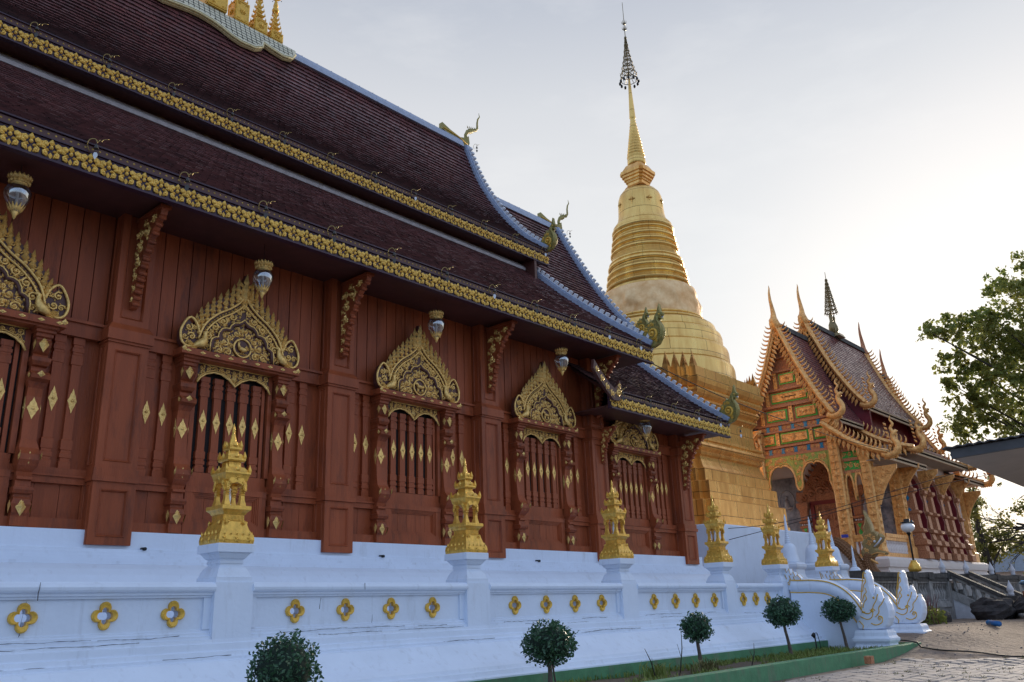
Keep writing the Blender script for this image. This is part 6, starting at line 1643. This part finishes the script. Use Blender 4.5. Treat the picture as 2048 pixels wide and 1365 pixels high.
# ------------------------------------------------------------------ topiary balls
def leaves(mb, pts, size, rnd, m=0, tri=False):
    for (x, y, z), s_ in pts:
        n = Vector((rnd.gauss(0,1), rnd.gauss(0,1), rnd.gauss(0,1)+.3)).normalized(); a = n.orthogonal().normalized(); b = n.cross(a)
        t = rnd.uniform(0, 2*pi); u = a*cos(t)+b*sin(t); v = n.cross(u); L_ = size*s_*rnd.uniform(.7, 1.3); W_ = L_*.55
        c = Vector((x, y, z))
        mb.add([c-u*L_*.5, c+v*W_*.5+n*L_*.08, c+u*L_*.5, c-v*W_*.5+n*L_*.08], [(0,1,2,3)])
def topiary(x, y, z0, zc, rx, rz, trunk, label, seed, leaf=.055):
    r = empty('topiary_tree', (x, y, z0), label, 'topiary', 'ball topiary trees in the planting bed')
    rnd = random.Random(seed); pts = []
    n = int(2600*(rx/.5)**1.4)
    for _ in range(n):
        d = Vector((rnd.gauss(0,1), rnd.gauss(0,1), rnd.gauss(0,1))).normalized()
        bump = 1+.24*noise.noise(d*2.6+Vector((seed, 0, 0)))+.06*noise.noise(d*6+Vector((seed, 3, 0)))
        k = rnd.uniform(.80, 1.02) if rnd.random() < .85 else rnd.uniform(.6, 1.10)
        pts.append(((x+d.x*rx*bump*k, y+d.y*rx*bump*k, zc+d.z*rz*bump*k), 1))
    for _ in range(26):          # stray shoots
        d = Vector((rnd.gauss(0,1), rnd.gauss(0,1), rnd.gauss(0,1)+.3)).normalized(); ln_ = rnd.uniform(1.02, 1.24)
        for q in range(5): k = lerp(.95, ln_, q/4); pts.append(((x+d.x*rx*k+rnd.gauss(0,.012), y+d.y*rx*k+rnd.gauss(0,.012), zc+d.z*rz*k+rnd.gauss(0,.012)), 1))
    c = MB(); leaves(c, pts, leaf, rnd)
    c.build('crown', LEAFD, r)
    co_ = MB(); co_.ball((x, y, zc), rx*.78, None, 0, 14, 9, (1, 1, rz/rx)); co_.build('foliage_core', mat('inner_foliage', (.012,.028,.016), .9) if 'inner_foliage' not in MATS else MATS['inner_foliage'], r)  # solid dark ball in place of inner foliage, stops the crown being see-through
    t = MB(); t.tube(smooth_curve([(x+trunk[0], y, z0-.05), (x+trunk[0]*.6+.02, y+.01, lerp(z0, zc, .35)), (x+trunk[0]*.2-.015, y, lerp(z0, zc, .65)), (x, y, zc)], 10), [.055,.045,.04,.036,.033,.032,.032,.03,.03,.03,.03], 8)
    if seed % 2: t.tube([(x+.08, y-.03, z0), (x+.05, y, lerp(z0, zc, .5)), (x+.02, y, zc)], .014, 5)
    t.build('trunk', BARK, r)
topiary(5.49, 8.2, .2, .82, .365, .355, (.0, 0), 'ball topiary tree nearest the camera, cut off by the lower edge', 1, .050)
topiary(10.05, 8.35, .2, .87, .385, .30, (-.05, 0), 'broad ball topiary tree in front of the second wall panel, twin stemmed', 3, .055)
topiary(14.35, 8.45, .2, .94, .275, .25, (.04, 0), 'smallest ball topiary tree, third from the front of the bed', 4, .055)
topiary(18.35, 8.65, .2, 1.12, .375, .31, (.20, 0), 'ball topiary tree with flat wide crown below the fifth golden tower', 6, .060)
topiary(21.25, 8.58, .2, 1.10, .375, .28, (.22, 0), 'ball topiary tree standing before the white serpent railing', 8, .060)
# tufts of dry leaves at the foot of the third tree
rnd = random.Random(12)
for i, (x, y, l) in enumerate(((14.2,8.2,'tuft of pale strappy leaves at the foot of the smallest topiary'), (13.0,8.5,'tuft of thin grass in the bed left of the smallest topiary'))):
    b = MB()
    for _ in range(90): blade(b, x+rnd.gauss(0,.16), y+rnd.gauss(0,.1), .2, rnd.uniform(.15, .34), rnd.uniform(0, 2*pi), .012, rnd.uniform(.3, 1.0))
    tag(b.build('grass_tuft', DRYG if i == 0 else GRASS), l, 'plant')
for (x, y, a, l, lb) in ((13.4,8.3,.5,.75,'tallest bare twig sticking up left of the smallest topiary'),(12.6,8.25,-.4,.5,'leaning bare twig by the thin grass left of the smallest topiary'),(15.6,8.1,.6,.42,'short bare twig leaning right of the smallest topiary')):
    tw = MB(); tw.tube([(x,y,.18),(x+a*.3,y,.18+l*.6),(x+a*.5,y+.05,.18+l)], [.012,.009,.004], 5); tw.tube([(x+a*.2,y,.18+l*.4),(x+a*.1,y+.03,.18+l*.7)], [.006,.003], 4); tag(tw.build('dry_twig', BARKD), lb, 'twig', 'bare twigs in the bed')
# bed spotlights and the black hose
def spot(x, y, z, label):
    b = MB(); b.tube([(x,y,z-.05),(x-.03,y,z+.34)], .016, 6); b.tube([(x-.02,y+.02,z+.33),(x-.12,y-.02,z+.40),(x-.20,y-.02,z+.37)], [.03,.04,.03], 8)
    b.tube(smooth_curve([(x-.1,y,z+.38),(x+.1,y,z+.42),(x+.2,y,z+.2),(x+.22,y,z)], 10), .008, 4); tag(b.build('garden_spotlight', BLACK), label, 'spotlight', 'spotlights in the bed')
spot(20.35, 8.85, .2, 'black stake spotlight right of the wide crowned topiary'); spot(23.1, 8.9, .24, 'black stake spotlight by the last topiary at the end of the bed')
hz_ = MB(); hp_ = smooth_curve([(22.9,8.75,.36),(23.05,8.3,.36),(23.0,7.7,.33),(22.6,7.2,.28),(22.2,6.4,.25),(22.2,5.6,.22),(22.2,4.9,.2),(22.0,4.0,.16),(21.5,2.5,.1)], 50)
hz_.tube([(x, y, max(hgt(x, y)+.02, z if y > 7.3 else .02)) for x, y, z in hp_], .018, 6); tag(hz_.build('black_hose', BLACK), 'black hose lying across the sand from the end of the bed', 'hose')
# brick, pipes, rocks, shrub
b = MB(); b.box(18.9, 19.08, 7.1, 7.24, .05, .20); b.box(0,0,0,0,0,0) if False else None; tag(b.build('loose_brick', TERRD), 'small loose brick against the outer face of the green curb', 'brick')
b = MB(); z = hgt(29.6, 7.2)+.07; b.tube([(30.3,7.62,z),(28.75,6.95,z)], .075, 12); b.tube([(30.2,7.577,z),(30.05,7.512,z)], .085, 12); tag(b.build('blue_pipe', PIPEB), 'short length of blue plastic pipe lying on the sand', 'pipe')
b = MB(); z = hgt(36, 8)+.09; b.loft([[(lerp(36.6,35.0,t)+0, lerp(8.2,7.3,t)+r*cos(a), z+r*sin(a)) for a in [2*pi*i/14 for i in range(14)]] for t, r in ((0,.10),(1,.10),(1,.075),(0,.075))], None, 0, True, False, False, True); tag(b.build('grey_pipe', GREYC), 'open grey pipe on the sand at the right edge', 'pipe')
def rock(c, s_, seed, label):
    b = MB(); lo = []; R_ = 12; K = 18
    for k in range(R_+1):
        a = -pi/2+pi*k/R_; row = []
        for i in range(K):
            d = Vector((cos(a)*cos(2*pi*i/K), cos(a)*sin(2*pi*i/K), sin(a))); f = 1+.30*noise.noise(d*1.7+Vector((seed,0,0)))+.16*noise.noise(d*4+Vector((0,seed,0)))+.07*noise.noise(d*9)
            row.append((c[0]+d.x*s_[0]*f, c[1]+d.y*s_[1]*f, c[2]+d.z*s_[2]*f))
        lo.append(row)
    b.loft(lo); tag(b.build('lava_rock', ROCK), label, 'rock', 'dark rocks by the stone steps')
rock((36.4,8.85,.78), (1.15,.75,.48), 2, 'large dark porous rock at the foot of the stone steps'); rock((37.0,7.75,.80), (.9,.6,.42), 5, 'dark porous rock cut by the right edge below the scooter'); rock((34.0,10.2,.62), (1.0,.45,.30), 9, 'low dark slab of rock behind the reddish shrub')
sh = empty('garden_shrub', (31.2, 9.7, .5), 'scrubby green shrub with reddish twigs beside the white serpent head', 'shrub')
rnd = random.Random(21); c = MB(); pts = []
for _ in range(1500):
    a, rr, h = rnd.uniform(0, 2*pi), rnd.random()**.5, rnd.random(); pts.append(((31.3+1.3*rr*cos(a), 9.75+.55*rr*sin(a), .5+.62*h*(1.1-rr*.5)), 1))
leaves(c, pts, .10, rnd); c.build('foliage', LEAFT, sh)
c = MB()
for _ in range(70):
    a = rnd.uniform(0, 2*pi); x, y = 31.3+rnd.gauss(0,.45), 9.75+rnd.gauss(0,.2); l = rnd.uniform(.5, 1.0)
    c.tube([(x,y,.45),(x+.25*cos(a)*l,y+.2*sin(a)*l,.45+l*.7),(x+.5*cos(a)*l,y+.3*sin(a)*l,.45+l)], [.014,.010,.004], 4)
c.build('twigs', mat('red_twig', (.16,.06,.06), .8), sh)
# ------------------------------------------------------------------ scooter behind the rocks
sc_ = empty('scooter', (38.2, 7.7, .55), 'scooter with blue tinted mirror and brown fairing half out of the picture', 'scooter')
def P_(u, v, w): return (37.7+v*.55+u*.35, 8.0-u*.9+v*.25, .5+w)        # u along the bike, v sideways
bx_ = MB(); bx_.tube([P_(.0,0,.95),P_(.05,0,.75),P_(.12,0,.45),P_(.5,0,.32),P_(.8,0,.40),P_(1.2,0,.70),P_(1.5,0,.82)], [.12,.17,.16,.14,.16,.18,.08], 8); bx_.build('fairing', mat('brown_orange_paint', (.20,.06,.02), .25, .2), sc_)
for u in (-.05, 1.25):
    t = MB(); t.tube([P_(u+.27*cos(2*pi*i/20), 0, .27+.27*sin(2*pi*i/20)) for i in range(21)], .06, 8); t.build('wheel', BLACK, sc_)
t = MB(); t.tube([P_(.05,-.36,1.0),P_(0,-.15,1.03),P_(0,.15,1.03),P_(.05,.36,1.0)], .022, 6); t.tube([P_(0,0,1.0),P_(-.05,0,.27)], .03, 6)
for v in (-.3, .3): t.tube([P_(.02,v,1.02),P_(.04,v*1.2,1.18)], .010, 5)
t.build('handlebar', BLACK, sc_)
t = MB(); t.tube([P_(.5,0,.75),P_(.9,0,.80),P_(1.3,0,.84)], [.12,.15,.10], 8); t.build('seat', BLACK, sc_)
for v in (-.36, .36):
    t = MB(); c_ = Vector(P_(.04, v, 1.24)); t.ball(tuple(c_), .12, None, 0, 12, 8, (.25, 1.3, .75)); t.build('mirror', mat('mirror_glass', (.35,.55,.75), .06, .9, var=.05) if 'mirror_glass' not in MATS else MATS['mirror_glass'], sc_)
# ------------------------------------------------------------------ trees
def cluster_leaves(blobs, n_per, size, seed, sub=.32):
    rnd = random.Random(seed); pts = []
    for (x, y, z, r) in blobs:
        k = max(3, int(n_per*r*r/18))
        for _ in range(k):
            d = Vector((rnd.gauss(0,1), rnd.gauss(0,1), rnd.gauss(0,1))).normalized()*r*rnd.uniform(.35, 1.12)
            cx, cy, cz = x+d.x, y+d.y, z+d.z; s_ = rnd.uniform(.6, 1.2)*sub
            for _ in range(18): pts.append(((cx+rnd.gauss(0, s_*.55), cy+rnd.gauss(0, s_*.55), cz+rnd.gauss(0, s_*.45)), 1))
    return pts, rnd
BIG = [(53.08,8.01,19.4,.6),(52.83,9.27,18.09,.91),(47.92,7.54,15.6,1.27),(47.38,8.85,14.73,.89),(50.09,12.57,15.44,.73),(50.19,11.56,15.36,.97),(50.42,10.55,15.6,1.05),(49.1,9.42,13.89,1.32),(51.98,8.78,14.35,1.51),(49.89,11.54,13.55,1.04),(50.66,10.72,12.95,1.23),(48.89,9.32,11.66,1.42),(48.82,11.76,12.14,.64),(49.19,11.39,11.3,1.01),(52.29,11.08,11.17,1.25),(55.27,10.42,10.9,1.44),(52.65,13.12,10.57,.69),(50.69,11.79,9.94,.82),(51.27,6.61,16.6,1.9),(51.18,6.91,13.46,2.36),(50.42,7.26,9.93,2.28),(47.66,5.74,16.4,1.4),(51.71,4.57,18.0,2.2),(46.57,11.96,14.79,.37),(52.5,2.5,16.5,3.0),(51,3.0,12.0,3.0),(53,0.5,17.0,2.4)]
bt = empty('broadleaf_tree', (53.0, 4.5, 0), 'big leafy tree reaching in from the right above the grey canopy', 'tree')
pts, rnd = cluster_leaves(BIG, 560, .30, 31, .27)
c = MB(); leaves(c, pts, .26, rnd); c.build('crown', LEAFT, bt)
t = MB(); t.tube(smooth_curve([(53.4,3.4,-.2),(53.1,3.8,3),(52.6,4.2,7),(52.0,4.8,11),(51.6,5.4,15),(51.5,5.0,19)], 20), [.55]+[.45-.018*i for i in range(20)], 10)
for (x, y, z, r) in BIG[:24]:
    zb = max(5, z-5); s0 = (52.3-.02*zb, 4.2+.05*zb, zb)
    t.tube(smooth_curve([s0, (lerp(s0[0], x, .5)+.3, lerp(s0[1], y, .5), lerp(zb, z, .35)), (x, y, z)], 8), [.16,.13,.11,.09,.075,.06,.045,.03,.015], 5)
t.build('trunk', BARKD, bt)
BK = [(68.36,16.72,7.6,1.01),(72.3,17.85,6.11,1.13),(70.38,17.04,5.06,1.09),(71.27,16.46,4.87,1.1),(67.74,17.39,4.83,.89),(67.7,14.7,6.31,.56),(70.22,14.32,7.12,.6),(69.54,14.48,4.66,.7),(72.76,15.77,5.04,.89),(66.63,16.2,8.83,.5),(72.55,15.86,9.66,.4),(70.4,16.9,4.0,1.0),(68.0,17.3,3.4,.9)]
kt = empty('drooping_tree', (70, 16.5, 0), 'backlit drooping tree behind the right end of the carved hall', 'tree')
pts, rnd = cluster_leaves(BK, 520, .30, 32, .28); c = MB(); leaves(c, pts, .24, rnd); c.build('crown', LEAFB, kt)
t = MB(); t.tube([(69.5,16.5,0),(69.4,16.6,3),(69.0,16.8,6),(68.6,16.5,9)], [.3,.24,.18,.08], 8); t.build('trunk', BARKD, kt)
nt_ = empty('bare_tree', (71, 11.5, 0), 'sparse tree with dark spreading branches against the bright sky', 'tree')
t = MB(); rnd = random.Random(40)
def grow(p, d, l, r, k, lv):
    pts_ = [p]; q = Vector(p); dd = Vector(d)
    for _ in range(4):
        dd = (dd+Vector((rnd.gauss(0,.16), rnd.gauss(0,.16), rnd.gauss(0,.14)))).normalized(); q = q+dd*l/4; pts_.append(tuple(q))
    t.tube(pts_, [lerp(r, r*.55, i/4) for i in range(5)], 5)
    if k == 0: lv.append(tuple(q)); return
    for _ in range(3 if k > 1 else 3):
        grow(pts_[rnd.choice((2,3,4))], (dd+Vector((rnd.gauss(0,.5), rnd.gauss(0,.5)+.15, rnd.gauss(0,.38)))).normalized(), l*.72, r*.5, k-1, lv)
lv = []
t.tube([(71,11.2,0),(70.9,11.4,3),(70.7,11.8,5.2)], [.35,.28,.22], 8)
for d in ((-.1,1,.35),(.1,.8,.7),(-.2,.9,.05),(.2,.6,1.0)): grow((70.7,11.8,5.2), Vector(d).normalized(), 3.0, .15, 3, lv)
t.build('trunk', BARKD, nt_)
pts = []
for p in lv:
    for _ in range(5): pts.append(((p[0]+rnd.gauss(0,.25), p[1]+rnd.gauss(0,.25), p[2]+rnd.gauss(0,.18)), 1))
c = MB(); leaves(c, pts, .16, rnd); c.build('crown', LEAFB, nt_)
# low belt of trees far off
c = MB(); rnd = random.Random(55)
for _ in range(2600):
    a = rnd.uniform(-.35, 2.3); d = rnd.uniform(120, 190); x, y = d*sin(a), d*cos(a); h = 4.5+3*noise.noise((a*7, 0, 0)); z = rnd.uniform(0, h)
    n = Vector((rnd.gauss(0,1), rnd.gauss(0,1), rnd.gauss(0,1))).normalized(); u = n.orthogonal().normalized(); v = n.cross(u); s_ = rnd.uniform(1.0, 2.4)
    cc = Vector((x, y, z)); c.add([cc-u*s_, cc+v*s_*.7, cc+u*s_, cc-v*s_*.7], [(0,1,2,3)])
c.build('distant_trees', LEAFB, kind='stuff')
# ------------------------------------------------------------------ neighbouring house
hs = empty('neighbour_house', (90, 17, 0), 'low white house with pale blue corrugated roof beyond the trees', 'house')
b = MB(); b.box(84, 98, 13.5, 21.5, -.2, 3.3); b.build('wall', PINKW, hs)
b = MB(); b.box(83.96, 83.999, 14.5, 16, 1.2, 2.6); b.build('window', BLUER, hs)
b = MB()
for sg in (-1, 1):
    lo = []
    for i in range(81):
        x = lerp(83, 99, i/80); z_ = .05*(i % 2)
        lo.append((x, z_))
    b.add([(x, 17.5+sg*4.8, 3.3+z_) for x, z_ in lo]+[(x, 17.5, 5.2+z_) for x, z_ in lo], [(i, i+1, 82+i, 81+i) for i in range(80)])
b.loft([[(83,12.7,3.2),(83,22.3,3.2),(83,17.5,5.15)], [(83.1,12.7,3.2),(83.1,22.3,3.2),(83.1,17.5,5.15)]])
b.build('roof', BLUER, hs)
# ------------------------------------------------------------------ canopy
cp = empty('grey_canopy', (27, 3, 0), 'grey sheet canopy roof with dark corrugated edge jutting in from the right', 'canopy')
A, B = Vector((24.0, 6.12, 4.72)), Vector((25.05, 4.6, 4.93)); Cc = Vector((33.2, 6.45, 4.78))
e1 = (B-A); Bx = A+e1*4.2; Dx = Bx+(Cc-A)
up_ = Vector((0,0,.035))
b = MB(); b.loft([[tuple(p) for p in (A, Bx, Dx, Cc)], [tuple(p+up_) for p in (A, Bx, Dx, Cc)]]); b.build('ceiling_sheet', CANOPY, cp)
b = MB()
n_ = (Cc-A).normalized()
b.loft([[tuple(p) for p in (A-n_*.12-Vector((0,0,.02)), A-n_*.02-Vector((0,0,.02)), A-n_*.02+Vector((0,0,.22)), A-n_*.12+Vector((0,0,.22)))], [tuple(p) for p in (Bx-n_*.12-Vector((0,0,.02)), Bx-n_*.02-Vector((0,0,.02)), Bx-n_*.02+Vector((0,0,.22)), Bx-n_*.12+Vector((0,0,.22)))]])
r_ = []
K = 60
for i in range(K+1):
    p = (A-n_*.3-e1.normalized()*.15).lerp(Bx-n_*.3, i/K); r_.append(p+Vector((0,0,.23+.035*(i % 2))))
q_ = [p+(Cc-A)+Vector((0,0,.25)) for p in r_]
b.add([tuple(p) for p in r_]+[tuple(p) for p in q_]+[tuple(p+Vector((0,0,.03))) for p in r_]+[tuple(p+Vector((0,0,.03))) for p in q_], [f for i in range(K) for f in ((i, K+1+i, K+2+i, i+1), (2*K+2+i, 2*K+3+i, 3*K+4+i, 3*K+3+i), (i, i+1, 2*K+3+i, 2*K+2+i))])
e_ = (A-n_*.02); b.tube([tuple(A+Vector((0,0,.1))), tuple(Cc+Vector((0,0,.1)))], .05, 6)
b.build('roof_sheet', CANOPYD, cp)
b = MB()
for p in (A.lerp(Bx, .75)+n_*.5, Dx-n_*.5-e1.normalized()*1.2): b.tube([(p.x, p.y, 0), (p.x, p.y, p.z)], .07, 8)
b.build('posts', CANOPYD, cp)
# ------------------------------------------------------------------ cables
def cable(pts, r, label):
    b = MB(); b.tube(smooth_curve(pts, 30), r, 5); tag(b.build('cable', BLACK), label, 'cable', 'overhead cables')
cable([(19.6,12.1,7.74),(24.2,12.15,7.42),(32.5,12.5,7.45),(39.6,12.6,7.62)], .014, 'dark cable from the corner of the timber hall eave to the carved hall')
cable([(27.0,16.0,3.9),(29.05,13.36,4.02),(31.63,9.94,5.0),(34.3,6.41,6.08),(36.5,3.5,7.1)], .012, 'upper of two thin cables rising to the right across the carved hall')
cable([(27.6,15.2,3.4),(29.67,12.47,4.12),(32.18,9.24,5.0),(34.41,6.53,5.6),(37,3,6.6)], .012, 'lower of two thin cables rising to the right across the carved hall')
